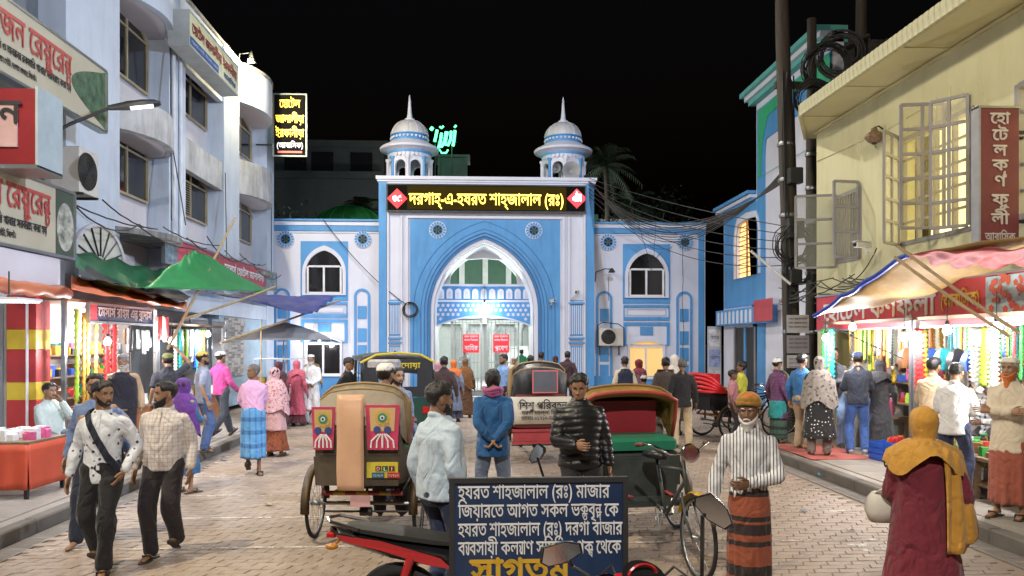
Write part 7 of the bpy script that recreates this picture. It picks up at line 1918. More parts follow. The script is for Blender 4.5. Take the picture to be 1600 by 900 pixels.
for x in (-0.55, 0.55): make_wheel(t, (x, -0.38, 0.3), 0.3, (0, 1, 0), 0.02, 14)
b = MB(); b.lathe([(0.02, 2.55), (0.5, 2.42), (1.0, 2.24), (1.25, 2.1), (1.25, 2.06), (0.98, 2.2), (0.5, 2.37), (0.02, 2.48)], n=10); b.build('umbrella', mat('umbrella_grey', (0.3, 0.3, 0.31), 0.7, bump=0.2), t)
b = MB(); b.tube([(0, 0, 0.88), (0, 0, 2.5)], 0.02, 8); b.build('pole', M_STEEL, t)
# red-and-yellow column, vendor's table, lamp, stool
p = onY(45, 742, 11.75)
t = thing('painted_column', 'red and yellow banded column at the left edge', 'column', (p.x, p.y, 0.14))
zz = [0.0, 0.26, 0.53, 1.02, 1.28, 1.76, 2.05, 2.55]
for k in range(7):
 b = MB(); b.bbox((-0.21, -0.2, zz[k]), (0.21, 0.2, zz[k + 1] - 0.001), 0.012); b.build('band', mat('column_yellow', (0.55, 0.4, 0.03), 0.5) if k % 2 else mat('column_red', (0.4, 0.03, 0.03), 0.5), t)
b = MB(); b.tube([(0.1, -0.22, 0), (0.1, -0.22, 2.5)], 0.02, 8); b.build('conduit', M_WFRAME, t)
p = onG(8, 782, 0.14)
t = thing('vendor_table', 'red-draped vendor table at the left edge', 'table', (p.x - 0.35, p.y + 0.45, 0.14), R(-3))
b = MB(); b.sheet(lambda u, v: ((-0.62 + 1.24 * u) * (1 + 0.03 * (1 - v)), -0.4 + 0.02 * math.sin(u * 30) * (1 - v) - 0.03 * (1 - v), 0.12 + 0.53 * v), 30, 6, thick=0.01); b.sheet(lambda u, v: (0.62 + 0.03 * (1 - v), -0.4 + 0.8 * u, 0.12 + 0.53 * v + 0.0 * u), 12, 6, thick=0.01); b.build('cloth', mat('cloth_vermilion', (0.5, 0.07, 0.03), 0.6, bump=0.2, bscale=12), t, 'all')
b = MB(); b.box((-0.62, -0.4, 0.655), (0.62, 0.4, 0.68)); b.build('table_top', M_PLANK, t)
for x, y in ((-.58, -.36), (.58, -.36), (-.58, .36), (.58, .36)): b = MB(); b.box((x - .02, y - .02, 0), (x + .02, y + .02, .65)); b.build('leg', M_METAL, t)
b = MB()
goods('vendor_goods', p.x - 0.9, p.x + 0.25, p.y + 0.1, p.y + 0.75, 0.822, 60, 41, (0.06, 0.14), label='white pink-capped bottles crowded on the vendor table', cols=['white', 'white', 'white', 'pink'])
t = thing('fluorescent_lamp', 'square glowing panel lamp under the rolled tarpaulin', 'lamp', onX(14, 470, -5.5) , R(0))
b = MB(); b.box((-0.25, -0.25, 0), (0.25, 0.25, 0.03)); b.build('case', M_WFRAME, t)
b = MB(); b.box((-0.23, -0.23, -0.012), (0.23, 0.23, -0.001)); b.build('diffuser', M_LED, t)
b = MB(); b.tube([(0, 0, 0.03), (0, 0, 0.35)], 0.01, 6); b.build('rod', M_METAL, t)
lamp('panel_light', (0.1, 0, -0.1), 70, COOL, 0.2, parent=t)
def stool(label, x, y, col):
 t = thing('stool', label, 'stool', (x, y, 0.14)); m = mat('stool_' + label[:5], col, 0.5)
 b = MB(); b.bbox((-0.17, -0.17, 0.4), (0.17, 0.17, 0.44), 0.03); b.build('seat', m, t)
 for sx in (-1, 1):
  for sy in (-1, 1): b = MB(); b.tube([(sx * 0.13, sy * 0.13, 0.4), (sx * 0.17, sy * 0.17, 0.0)], 0.022, 6); b.build('leg', m, t)
 for sx in (-1, 1): b = MB(); b.tube([(sx * 0.155, -0.155, 0.14), (sx * 0.155, 0.155, 0.14)], 0.015, 6); b.build('stretcher', m, t)
p_st = onG(72, 737, 0.14); stool('tan plastic stool under the seated man', p_st.x, p_st.y + 0.1, (0.42, 0.2, 0.07))
stool('dark stool behind the red table', -6.35, 10.2, (0.08, 0.06, 0.05))
# ---------------- right side
RF = 6.3
def R_stall(label, xa, xb, seed, back):
 ya, yb = Yx(xa, RF), Yx(xb, RF)
 sh = ((0.95, 0.5), (1.3, 0.4), (1.62, 0.35))
 stall_frame(label, RF, 7.9, ya, yb, 2.32, shelves=sh, backm=back)
 for k, (z, d) in enumerate(sh): goods('shelf_goods', 7.9 - d, 7.88, ya + 0.1, yb - 0.1, z + 0.002, 60, seed + k, (0.06, 0.18), label='%s shelf of small goods at the back of the %s' % (('low', 'middle', 'upper')[k], label.split(' under')[0]))
 return ya, yb
sb = mat('stall_cream_back', (0.55, 0.5, 0.4), 0.7)
y1a, y1b = R_stall('far right bead stall under the red board', 1425, 1290, 50, sb)
y2a, y2b = R_stall('near right bead stall under the red board', 1640, 1432, 60, sb)
strands(RF + 0.4, y1a + 0.1, y1b - 0.1, 46, 2.25, 0.55, ['green', 'lime', 'white', 'brown', 'black', 'gold', 'orange'], 'under the awning of the far right stall', 6, 1.1)
strands(RF + 0.4, y2a + 0.1, y2b - 0.1, 70, 2.25, 0.55, ['teal', 'white', 'brown', 'green', 'yellow', 'red', 'black', 'gold', 'blue'], 'under the awning of the near right stall', 7, 1.1)
strands(RF + 0.7, y2a + 0.1, y2b - 0.1, 30, 2.25, 0.8, ['teal', 'gold', 'brown', 'yellow', 'pink', 'orange'], 'deeper inside the near right stall', 8, 1.3)
strands(RF + 0.7, y1a + 0.1, y1b - 0.1, 22, 2.25, 0.8, ['lime', 'gold', 'brown', 'yellow', 'pink', 'orange'], 'deeper inside the far right stall', 9, 1.6)
strands(RF - 0.02, y1b - 0.28, y1b - 0.05, 5, 2.25, 1.1, ['lime', 'green', 'teal'], 'at the far corner post of the right stalls', 10, 2.6, 0.1)
strands(RF - 0.02, Yx(1445, RF), Yx(1432, RF), 4, 2.2, 0.9, ['lime', 'yellow', 'red'], 'beside the foil-wrapped pillar', 11, 2.2, 0.15)
strands(RF - 0.05, 8.9, 9.25, 5, 2.2, 0.75, ['lime', 'white'], 'at the right edge of the near stall', 12, 2.4, 0.1)
for k in range(7):
 c = ('black', 'blue', 'black', 'teal', 'blue', 'red', 'brown')[k]
 b = MB(); b.loft([[(x * w, y * d, z) for x, y in ((-1, -1), (1, -1), (1, 1), (-1, 1))] for z, w, d in ((0, 0.09, 0.05), (0.12, 0.12, 0.07), (0.24, 0.08, 0.05), (0.3, 0.03, 0.02))]); o = b.build('hanging_bag', MC_[c], None, True, (RF + 0.15, 9.35 + 0.3 * k, 1.62)); tag(o, '%s cloth bag hung %s in the near right stall' % (c, ('first', 'second', 'third', 'fourth', 'fifth', 'sixth', 'seventh')[k] + ' from the edge'), 'bag')
# foil-wrapped pillar
p = onG(1424, 672, 0.14)
t = thing('foil_pillar', 'foil-wrapped square pillar between the two right stalls', 'pillar', (p.x, p.y, 0.14))
b = MB(); b.bbox((-0.13, -0.13, 0), (0.13, 0.13, 2.15), 0.02); b.build('shaft', mat('foil', (0.6, 0.6, 0.62), 0.25, metal=0.8, bump=0.7, bscale=18), t)
for k in range(6): b = MB(); b.box((-0.12 + 0.045 * k, -0.137, 0.02), (-0.105 + 0.045 * k, -0.131, 2.13)); b.build('stripe', MC_['white' if k % 2 else 'teal'], t)
bulbs(((1290, 528, 1.5, 'glaring bulb at the far end of the right stalls'), (1332, 511, 1.2, 'bulb under the red board at the far right stall'), (1413, 527, 1.6, 'glaring bulb beside the foil pillar'), (1480, 516, 0.9, 'bulb hanging among the strands of the near right stall'), (1557, 512, 1.1, 'bulb near the bamboo pole ends'), (1577, 585, 1.2, 'low bulb behind the bearded man at the right edge')), RF - 0.2, 1, 46)
# tables, crates and boxes before the stalls
def slat_crate(label, loc, rz, w, d, h, m):
 t = thing('crate', label, 'crate', loc, rz)
 b = MB(); b.box((-w / 2, -d / 2, 0), (w / 2, d / 2, 0.02)); b.build('base', m, t)
 for s in (-1, 1):
  for k in range(3):
   z = 0.03 + k * (h - 0.03) / 3; b = MB(); b.box((-w / 2, s * d / 2 - 0.012, z), (w / 2, s * d / 2 + 0.012, z + h / 4.2)); b.build('slat', m, t); b = MB(); b.box((s * w / 2 - 0.012, -d / 2 + .013, z), (s * w / 2 + 0.012, d / 2 - .013, z + h / 4.2)); b.build('slat', m, t)
  for q in (-1, 0, 1): b = MB(); b.box((q * (w / 2 - .02) - 0.02, s * d / 2 - 0.016, 0), (q * (w / 2 - .02) + 0.02, s * d / 2 + 0.016, h)); b.build('rib', m, t)
 return t
p = onG(1398, 722, 0.14); slat_crate('bright blue plastic crate on the right pavement', (p.x + 0.05, p.y + 0.2, 0.143), R(8), 0.5, 0.36, 0.3, mat('crate_blue', (0.02, 0.1, 0.5), 0.4))
goods('crate_fill', p.x + 0.0, p.x + 0.28, p.y + 0.1, p.y + 0.32, 0.42, 16, 71, (0.06, 0.12), label='orange packets poking out of the blue crate', cols=['orange', 'red'])
def plank_table(label, loc, w, d, h, rz=0):
 t = thing('wooden_table', label, 'table', loc, rz)
 b = MB(); b.box((-w / 2, -d / 2, h - 0.04), (w / 2, d / 2, h)); b.build('table_top', M_PLANK, t)
 for x in (-1, 1):
  for y in (-1, 1): b = MB(); b.box((x * (w / 2 - .04) - .03, y * (d / 2 - .04) - .03, 0), (x * (w / 2 - .04) + .03, y * (d / 2 - .04) + .03, h - .041)); b.build('leg', M_PLANK, t)
p = onG(1386, 702, 0.14); plank_table('small wooden table of boxes beside the foil pillar', (p.x + 0.1, p.y + 0.35, 0.143), 0.7, 0.5, 0.55)
q_ = random.Random(8)
for k in range(12):
 c = ('black', 'teal', 'pink', 'white')[k % 4]
 b = MB(); b.bbox((-0.08, -0.1, 0), (0.08, 0.1, 0.1), 0.006); o = b.build('small_box', MC_[c], None, loc=(p.x - 0.15 + 0.17 * (k % 4), p.y + 0.35, 0.694 + 0.101 * (k // 4)))
 tag(o, '%s cardboard box in the %s row on the small wooden table' % (c, ('bottom', 'middle', 'top')[k // 4]), 'box')
yT0, yT1 = Yx(1640, 6.15), Yx(1470, 6.15)
t = thing('display_counter', 'long low display counter along the near right stall', 'counter')
b = MB(); b.box((5.95, yT0, 0.6), (6.7, yT1, 0.64)); b.box((5.98, yT0, 0.3), (6.65, yT1, 0.33)); b.build('shelf_board', M_PLANK, t)
for k in range(5): b = MB(); y = yT0 + 0.05 + (yT1 - yT0 - 0.1) * k / 4; b.box((5.97, y - 0.03, 0.143), (6.03, y + 0.03, 0.599)); b.build('leg', M_PLANK, t)
goods('counter_goods', 5.98, 6.65, yT0, yT1, 0.642, 150, 81, (0.06, 0.2), label='crowded packets and jars along the near right counter', cols=['white', 'red', 'green', 'brown', 'gold', 'black'])
goods('lower_goods', 5.98, 6.6, yT0, yT1, 0.332, 70, 82, (0.08, 0.2), label='bags and bottles on the lower board of the near right counter', cols=['white', 'brown', 'white', 'gold'])
# awning of beige sacking with blue and red edges
A_, B_ = onX(1272, 494, 5.6), onX(1418, 398, 5.5)
o, f = tarp('beige sacking awning with blue hem slung over the right stalls', [A_, B_, Vector((6.9, 7.6, 3.3)), Vector((6.75, 12.4, 2.72))], mat('sacking', (0.28, 0.175, 0.06), 0.7, var=0.25, vscale=9, bump=0.5, bscale=40), 0.35, seed=7)
b = MB(); b.tube([f(k / 14, 0) for k in range(15)], 0.035, 6); b.build('blue_hem', mat('hem_blue', (0.03, 0.07, 0.4), 0.5), o, True)
tarp('red plastic sheet along the top of the sacking awning', [B_ + Vector((-.02, 0, 0.02)), onX(1640, 384, 5.9), onX(1640, 412, 6.4), onX(1440, 414, 5.9)], mat('red_sheet', (0.24, 0.018, 0.014), 0.65, var=0.4, vscale=9, bump=0.5), 0.08, seed=8)
bamboo('upper bamboo pole slanting under the awning', onX(1402, 384, 5.35), onX(1592, 520, 5.9), 0.02)
bamboo('lower bamboo pole slanting under the awning', onX(1398, 402, 5.4), onX(1578, 526, 5.9), 0.02)
cable(onX(1272, 494, 5.6), onX(1412, 560, 5.7), 0.03, 0.01, M_CABLEG, 'guy rope running down from the awning corner', None)
# red mat and blue bag on the pavement and road
p0, p1 = onG(1225, 700, 0.14), onG(1325, 698, 0.14)
tag(MB().sheet(lambda u, v: (KR + 0.15 + 1.05 * u, 11.9 + 1.75 * v, 0.15 + 0.004 * math.sin(u * 9 + v * 7)), 8, 10, thick=0.006).build('mat', mat('mat_red', (0.4, 0.1, 0.08), 0.8, bump=0.4, bscale=60), None), 'faded red mat on the far end of the right pavement', 'mat')
p = onG(1290, 746); b = MB(); b.ball((0, 0, 0.035), (0.11, 0.06, 0.04), 14, 8)
b.v = [tuple(Vector(v) * (1 + 0.35 * noise.noise(Vector(v) * 22))) for v in b.v]; tag(b.build('plastic_bag', mat('bag_blue', (0.05, 0.3, 0.55), 0.3), None, 'all', (p.x, p.y, 0.004)), 'crumpled light blue plastic bag against the right kerb', 'plastic bag')
# scraps of litter on the road and kerb
q_ = random.Random(77)
for k, (x, y, w) in enumerate(((230, 790, 'in front of the bearded man'), (420, 790, 'left of the painted rickshaw'), (1255, 800, 'near the right kerb'), (1130, 700, 'before the red-covered rickshaw'), (560, 700, 'behind the painted rickshaw'), (350, 720, 'by the left kerb'), (1330, 830, 'beside the white spill'))):
 p = onG(x, y); b = MB(); s_ = q_.uniform(0.04, 0.08); a0 = q_.uniform(0, 3)
 b.sheet(lambda u, v: (s_ * (u - .5) * 2, s_ * (v - .5) * 1.4, 0.012 + 0.02 * abs(math.sin(u * 4 + a0) * math.cos(v * 3))), 6, 5, thick=0.001); o = b.build('paper_scrap', mat('litter_paper%d' % (k % 3), ((0.5, 0.47, 0.42), (0.42, 0.35, 0.2), (0.2, 0.25, 0.3))[k % 3], 0.7), None, 'all', (p.x, p.y, 0.002)); o.rotation_euler = (0, 0, a0); tag(o, 'crumpled paper scrap lying ' + w, 'litter')
# ================================================================ people
HH = 0.225                                  # head height
_HZ = [0.0, 0.04, 0.1, 0.2, 0.35, 0.5, 0.65, 0.8, 0.9, 0.96, 1.0]
_HW = [0.10, 0.17, 0.225, 0.275, 0.305, 0.325, 0.335, 0.305, 0.235, 0.15, 0.02]
_HF = [0.30, 0.365, 0.40, 0.40, 0.392, 0.378, 0.392, 0.355, 0.265, 0.165, 0.02]
_HB = [0.02, 0.06, 0.12, 0.22, 0.34, 0.43, 0.465, 0.425, 0.32, 0.2, 0.02]
def head_pt(ph, z, face=True, fat=1.0):
 """point of the head surface (head heights, chin at z=0); ph is the angle from straight ahead"""
 w = np.interp(z, _HZ, _HW) * (1 + (fat - 1) * max(0, 1 - z)); f = np.interp(z, _HZ, _HF); bk = np.interp(z, _HZ, _HB)
 c, s_ = math.cos(ph), math.sin(ph)
 e = 0.86
 x = w * math.copysign(abs(s_) ** e, s_); y = -(f if c > 0 else bk) * math.copysign(abs(c) ** e, c)
 if face and c > 0:
  g = lambda a, m, sg: math.exp(-((a - m) / sg) ** 2)
  if 0.24 < z < 0.62:                 # nose
   prof = np.interp(z, [0.26, 0.29, 0.34, 0.40, 0.52, 0.6], [0, 0.05, 0.105, 0.075, 0.022, 0.0])
   y -= prof * g(x, 0, 0.042 + 0.035 * max(0, 0.4 - z) / 0.1)
  ax_ = abs(x)
  y += 0.04 * g(ax_, 0.135, 0.062) * g(z, 0.475, 0.055)       # eye sockets
  y -= 0.018 * g(ax_, 0.12, 0.1) * g(z, 0.56, 0.035)          # brow
  y -= 0.02 * g(x, 0, 0.085) * (g(z, 0.205, 0.02) + g(z, 0.158, 0.02)) # lips
  y += 0.018 * g(x, 0, 0.08) * g(z, 0.181, 0.011)
  y -= 0.012 * g(x, 0, 0.08) * g(z, 0.06, 0.05)               # chin
  y -= 0.012 * g(ax_, 0.19, 0.06) * g(z, 0.35, 0.07)          # cheeks
 return Vector((x, y, z))
def fan(k, n):
 """angles packed more closely at the face"""
 t = k / n * 2 - 1
 return math.pi * (0.45 * t + 0.55 * t ** 3)
def shell(b, M, zl, n=36, m=12, off=0.05, edge=0.0, ztop=1.0, noise_amp=0.0, face=False, seed=0, flat=None):
 """closed cap over the skull from the line zl(ph) to the crown"""
 rings = []
 for j in range(m + 1):
  u = j / m; ring = []
  for i in range(n):
   ph = -math.pi + 2 * math.pi * i / n
   z0 = zl(ph); z = z0 + (ztop - z0) * (u ** 0.8)
   p = head_pt(ph, min(z, 0.995), face)
   o = edge + (off - edge) * min(1, u * 5)
   if noise_amp: o += noise_amp * noise.noise(Vector((math.sin(ph) * 3 + seed, math.cos(ph) * 3, z * 6)))
   c = Vector((0, 0.03, 0.55)); d = (p - c).normalized()
   p = p + d * o
   if flat and p.z > flat: p.z = flat + (p.z - flat) * 0.25
   ring.append(M @ (p * HH))
  rings.append(ring)
 b.loft(rings)
def patch(b, M, p0, p1, zlo, zhi, off, n=16, m=8, drop=0.0):
 """beard: a lens-shaped pad laid on the lower face between angles p0 and p1, reaching drop below the chin"""
 rings = []
 for j in range(m + 1):
  v = j / m; ring = []
  for i in range(n + 1):
   u = i / n; ph = p0 + (p1 - p0) * u
   a, c = zlo(ph), zhi(ph); z = a + (c - a) * v
   zz = max(z, 0.03)
   p = head_pt(ph, zz, True); d = Vector((p.x, p.y, -0.12 if z < 0.2 else 0)).normalized()
   o = off * (math.sin(math.pi * min(max(u, 0.02), 0.98)) ** 0.4) * (min(1, 4 * (1 - v)) ** 0.6 if v > 0.75 else 1) + 0.004
   o += 0.012 * noise.noise(Vector((u * 14, v * 9, 1.7)))
   p = p + d * o
   if z < 0.08: p.z -= drop * (1 - v * 3 if v < 0.33 else 0) * (math.cos(ph) if abs(ph) < 1.5 else 0)
   ring.append(M @ (p * HH))
  rings.append(ring)
 back = [[M @ (((M.inverted() @ q) / HH * 0.88 + Vector((0, 0.02, 0.03))) * HH) for q in r] for r in rings]
 b.loft(rings, close=False); b.loft(list(reversed(back)), close=False)

def remesh(mb, voxel, it, folds=0.0, quilt=0.0, seed=0, fz=20.0):
 me = mb.mesh('tmp', [])
 o = bpy.data.objects.new('tmp', me)
 md = o.modifiers.new('r', 'REMESH'); md.mode = 'VOXEL'; md.voxel_size = voxel
 if it: ms = o.modifiers.new('s', 'SMOOTH'); ms.factor = 0.5; ms.iterations = it
 out = bpy.data.meshes.new_from_object(evaluated(o)[0])
 bpy.data.objects.remove(o); bpy.data.meshes.remove(me)
 n = len(out.vertices)
 if (folds or quilt) and n:
  co = np.empty(n * 3, 'f'); out.vertices.foreach_get('co', co); co = co.reshape(-1, 3)
  no = np.empty(n * 3, 'f'); out.vertex_normals.foreach_get('vector', no); no = no.reshape(-1, 3)
  x, y, z = co.T; r = np.random.RandomState(seed); d = np.zeros(n)
  if folds:
   for k in range(4):
    a = r.uniform(-1, 1, 3) * np.array([18, 18, fz]); p = r.uniform(0, 6); b2 = r.uniform(-8, 8, 3)
    d += np.sin(x * a[0] + y * a[1] + z * a[2] + p + 1.6 * np.sin(x * b2[0] + y * b2[1] + z * b2[2] + p * 2))
   d = folds * (np.abs(d) ** 0.8) * np.sign(d) * 0.5
  if quilt:
   d += quilt * (np.abs(np.sin((z + 0.12 * np.abs(x)) * math.pi / 0.062)) ** 0.5 - 0.6)
  co += no * d[:, None]; out.vertices.foreach_set('co', co.ravel()); out.update()
 out.polygons.foreach_set('use_smooth', [True] * len(out.polygons))
 return out
def merge_into(me, mb):
 """append builder geometry to a mesh"""
 v = np.empty(len(me.vertices) * 3, 'f'); me.vertices.foreach_get('co', v)
 b = MB(); b.v = [tuple(p) for p in v.reshape(-1, 3).tolist()]; b.f = [tuple(p.vertices) for p in me.polygons]; b.mi = [0] * len(b.f)
 b.add(mb.v, mb.f); bpy.data.meshes.remove(me)
 return b
def ik(a, c, l1, l2, hint):
 a, c = Vector(a), Vector(c); d = c - a; L = d.length; u = d.normalized() if L > 1e-6 else Vector((0, 0, -1))
 L = min(L, (l1 + l2) * 0.999); x = (l1 * l1 - l2 * l2 + L * L) / (2 * L); h = math.sqrt(max(l1 * l1 - x * x, 0))
 p = Vector(hint); p = p - u * p.dot(u); p = p.normalized() if p.length > 1e-6 else u.orthogonal().normalized()
 return a + u * x + p * h, a + u * L
def chain(p, r, ends=True):
 """tube path with rounded ends"""
 p = [Vector(q) for q in p]
 d0 = (p[0] - p[1]).normalized(); d1 = (p[-1] - p[-2]).normalized()
 P = [p[0] + d0 * r[0] * 0.7, p[0] + d0 * r[0] * 0.4] + p + [p[-1] + d1 * r[-1] * 0.4, p[-1] + d1 * r[-1] * 0.7]
 return P, [r[0] * 0.3, r[0] * 0.8] + list(r) + [r[-1] * 0.8, r[-1] * 0.3]
def smoothpath(a, m, c, n=5):
 """bent limb through a, m, c with a rounded joint"""
 a, m, c = Vector(a), Vector(m), Vector(c); out = []
 for k in range(n): out.append(a.lerp(m, k / n * 0.85))
 for k in range(3): t = (k + 1) / 4; out.append((a.lerp(m, 0.85)) * (1 - t) ** 2 + m * 2 * t * (1 - t) + m.lerp(c, 0.15) * t * t)
 for k in range(n): out.append(m.lerp(c, 0.15 + 0.85 * (k + 1) / n))
 return out

SKIN = [(0.30, 0.165, 0.095), (0.22, 0.115, 0.065), (0.16, 0.08, 0.045), (0.36, 0.21, 0.13)]
M_SKIN = [mat('skin%d' % k, c, 0.5, var=0.1, vscale=14, bump=0.06, bscale=120, sub=0.12) for k, c in enumerate(SKIN)]
M_LIP = mat('lip', (0.2, 0.07, 0.055), 0.45, var=0.1, bump=0)
M_HAIR = mat('hair_black', (0.012, 0.010, 0.009), 0.5, var=0.4, vscale=40, bump=0.6, bscale=70)
M_HAIRG = mat('hair_grey', (0.5, 0.49, 0.47), 0.7, var=0.4, vscale=30, bump=0.7, bscale=60)
M_HENNA = mat('hair_henna', (0.55, 0.15, 0.03), 0.6, var=0.3, vscale=30, bump=0.7, bscale=60)
M_EYEW = mat('eye_white', (0.6, 0.58, 0.55), 0.25, var=0, bump=0)
M_SOLE = mat('sandal_sole', (0.06, 0.045, 0.035), 0.7)
def L_(side): return 1 if side == 'L' else -1
ARMS = {  # wrist target and elbow hint (x is outward), person facing -Y, height 1.70
 'down': ((0.265, -0.03, 0.86), (0.3, 1, 0)), 'swing_f': ((0.24, -0.2, 0.92), (0.3, 1, -0.2)), 'swing_b': ((0.25, 0.17, 0.9), (0.5, 1, 0)),
 'behind': ((0.02, 0.175, 0.92), (1, 0.5, 0)), 'crossed': ((-0.1, -0.2, 1.14), (1, 0.2, -0.6)), 'hold': ((0.1, -0.27, 1.08), (0.6, 0.4, -1)),
 'low_hold': ((0.02, -0.2, 0.98), (1, 0.5, -0.2)), 'pocket': ((0.2, -0.06, 0.9), (1, 0.8, 0)), 'raised': ((0.22, -0.22, 1.72), (0.8, 0.3, -0.6)),
 'chin': ((0.05, -0.19, 1.42), (0.5, -0.3, -1)), 'belly': ((0.0, -0.17, 1.06), (1, 0.4, -0.2)), 'reach': ((0.12, -0.42, 1.2), (0.5, 0.2, -1)),
 'knee': ((0.14, -0.3, 0.72), (0.8, 0.4, 0)), 'bars': ((0.22, -0.45, 1.08), (1, 0.2, -0.4)), 'hip': ((0.21, 0.0, 1.0), (1, 0.7, 0))}
def person(label, loc, rz, H=1.68, g=1.0, top='shirt', topm=None, sleeve='long', hem=0.83, legs='trousers', legm=None, legz=0.1,
     feet='sandal', arms=('down', 'down'), stance='stand', head=(0, 0), lean=0.0, skin=0, hair='short', hairm=None, beard=None, cap=None, capm=None,
     scarf=None, scarfm=None, det=1, seed=0, stride=0.22, extra=None, group=None, quilt=0.0, collar=None, swing=1, mous=False, coat=None, cropped=0.0, shoem=None):
 """one person: a body mesh with hair, clothing and footwear as its children; facing -Y when rz is 0"""
 s = H / 1.70
 t = thing('person', label, 'person', loc, rz, group, s)
 sk = M_SKIN[skin]
 vox = (0.03, 0.019, 0.0115)[det]; ns = (8, 12, 16)[det]
 sit = stance.startswith('sit')
 pz = 0.93 if not sit else float(stance[3:] or 0.5)
 Mt = Matrix.Translation((0, 0, pz)) @ Matrix.Rotation(lean, 4, 'X') @ Matrix.Translation((0, 0, -0.93))
 T = lambda p: Mt @ Vector(p)
 # legs
 an = {}; kn = {}; hp = {}
 for sd, sg in (('R', -1), ('L', 1)):
  hp[sd] = Vector((sg * 0.09 * g, 0, pz - 0.01))
  if sit: a = Vector((sg * 0.13, -0.36, 0.085)) if stance[:4] != 'sitx' else Vector((sg * 0.1, -0.3, 0.085))
  elif stance == 'walk':
   f = (sg * swing) > 0
   a = Vector((sg * 0.07, -stride if f else stride * 0.95, 0.085 if f else 0.15))
  else: a = Vector((sg * (0.1 + 0.012 * (seed % 3)), 0.02 * ((seed % 2) * 2 - 1) * sg, 0.085))
  kn[sd], an[sd] = ik(hp[sd], a, 0.44, 0.425, (sg * 0.15, -1, 0.2))
  if legs != 'trousers' and not sit: kn[sd] = kn[sd].lerp(hp[sd].lerp(an[sd], 0.52), 0.75)
 # arms
 shd = {}; el = {}; wr = {}
 for sd, sg, am in (('R', -1, arms[0]), ('L', 1, arms[1])):
  shd[sd] = T((sg * 0.168 * (0.6 + 0.4 * g), 0.015, 1.365))
  w, h = ARMS[am] if isinstance(am, str) else am
  tgt = Vector((sg * w[0], w[1], w[2] + (pz - 0.93))) if am in ('knee', 'bars') else T((sg * w[0], w[1], w[2]))
  el[sd], wr[sd] = ik(shd[sd], tgt, 0.285, 0.255, (sg * h[0], h[1], h[2]))
 Mh = T((0, 0, 0)) and (Mt @ Matrix.Translation((0, 0.012, 1.475)) @ Matrix.Rotation(head[0], 4, 'Z') @ Matrix.Rotation(head[1] - lean * 0.6, 4, 'X') @ Matrix.Translation((0, 0.0, 0.0)))
 Hp = lambda p: Mh @ (Vector(p) * HH)
 # ---- body
 bd = MB(); fine = MB()
 bd.tube(*chain([T((0, 0, 0.92)), T((0, 0, 1.1)), T((0, 0.005, 1.28)), T((0, 0.01, 1.36))], [0.12, 0.105, 0.125, 0.10]), 12, flat=0.75)
 bd.tube([T((0, 0.02, 1.36)), T((0, 0.02, 1.44)), Hp((0, 0.1, 0.05)), Hp((0, 0.06, 0.3))], [0.085, 0.062, 0.055, 0.05], 12)
 for sd, sg in (('R', -1), ('L', 1)):
  bd.tube(*chain(smoothpath(hp[sd], kn[sd], an[sd]), [v * (0.8 if legs != 'trousers' else 1) for v in list(np.linspace(0.075, 0.05, 5)) + [0.05] * 3 + list(np.linspace(0.055, 0.036, 5))]), 10)
  bd.tube(*chain(smoothpath(shd[sd], el[sd], wr[sd]), list(np.linspace(0.046, 0.038, 5)) + [0.036] * 3 + list(np.linspace(0.038, 0.026, 5))), 10)
  # hand
  d = (wr[sd] - el[sd]).normalized(); n_ = Vector((-sg, 0, 0)); n_ = (n_ - d * n_.dot(d))
  n_ = n_.normalized() if n_.length > 0.2 else Vector((0, 0, 1))
  am = arms[0] if sd == 'R' else arms[1]
  th = n_.cross(d) * sg; curl = 0.9 if am in ('hold', 'bars', 'reach', 'belly', 'behind', 'low_hold') else 0.3
  w0 = wr[sd]
  rg = []
  for u, wd, tk in ((-0.01, 0.026, 0.022), (0.02, 0.034, 0.018), (0.06, 0.042, 0.016), (0.09, 0.042, 0.013)):
   rg.append([w0 + d * u + th * wd * math.cos(q * math.pi / 4) + n_ * tk * math.sin(q * math.pi / 4) for q in range(8)])
  fine.loft(rg)
  for o, ln in ((0.031, 0.074), (0.0105, 0.084), (-0.0105, 0.078), (-0.031, 0.06)):
   p = w0 + d * 0.085 + th * o; pts = [p]; a = curl * 0.4
   for q in (0.45, 0.32, 0.23):
    p = p + (d * math.cos(a) + n_ * math.sin(a)) * ln * q; pts.append(p); a += curl
   fine.tube(*chain(pts, [0.0095, 0.009, 0.008, 0.0065]), 6 if det < 2 else 8)
  p = w0 + d * 0.03 + th * 0.032
  fine.tube(*chain([p, p + d * 0.03 + th * 0.022 + n_ * 0.006, p + d * 0.058 + th * 0.026 + n_ * 0.016], [0.013, 0.011, 0.008]), 6)
  # foot
  lift = an[sd].z - 0.085
  q = Matrix.Translation(an[sd]) @ Matrix.Rotation(R(-28) if lift > 0.02 else 0, 4, 'X')
  yw = Matrix.Rotation(sg * 0.12, 4, 'Z'); q = q @ yw
  fp = [(0, 0.07, -0.05, 0.026), (0, 0.04, -0.042, 0.034), (0, -0.01, -0.028, 0.037), (0, -0.07, -0.046, 0.036), (0, -0.13, -0.062, 0.036), (0, -0.165, -0.068, 0.022)]
  bd.tube([q @ Vector(v[:3]) for v in fp], [v[3] for v in fp], 8, flat=0.75)
  bd.tube([an[sd] + Vector((0, 0, 0.04)), q @ Vector((0, 0.01, -0.03))], [0.036, 0.036], 8)
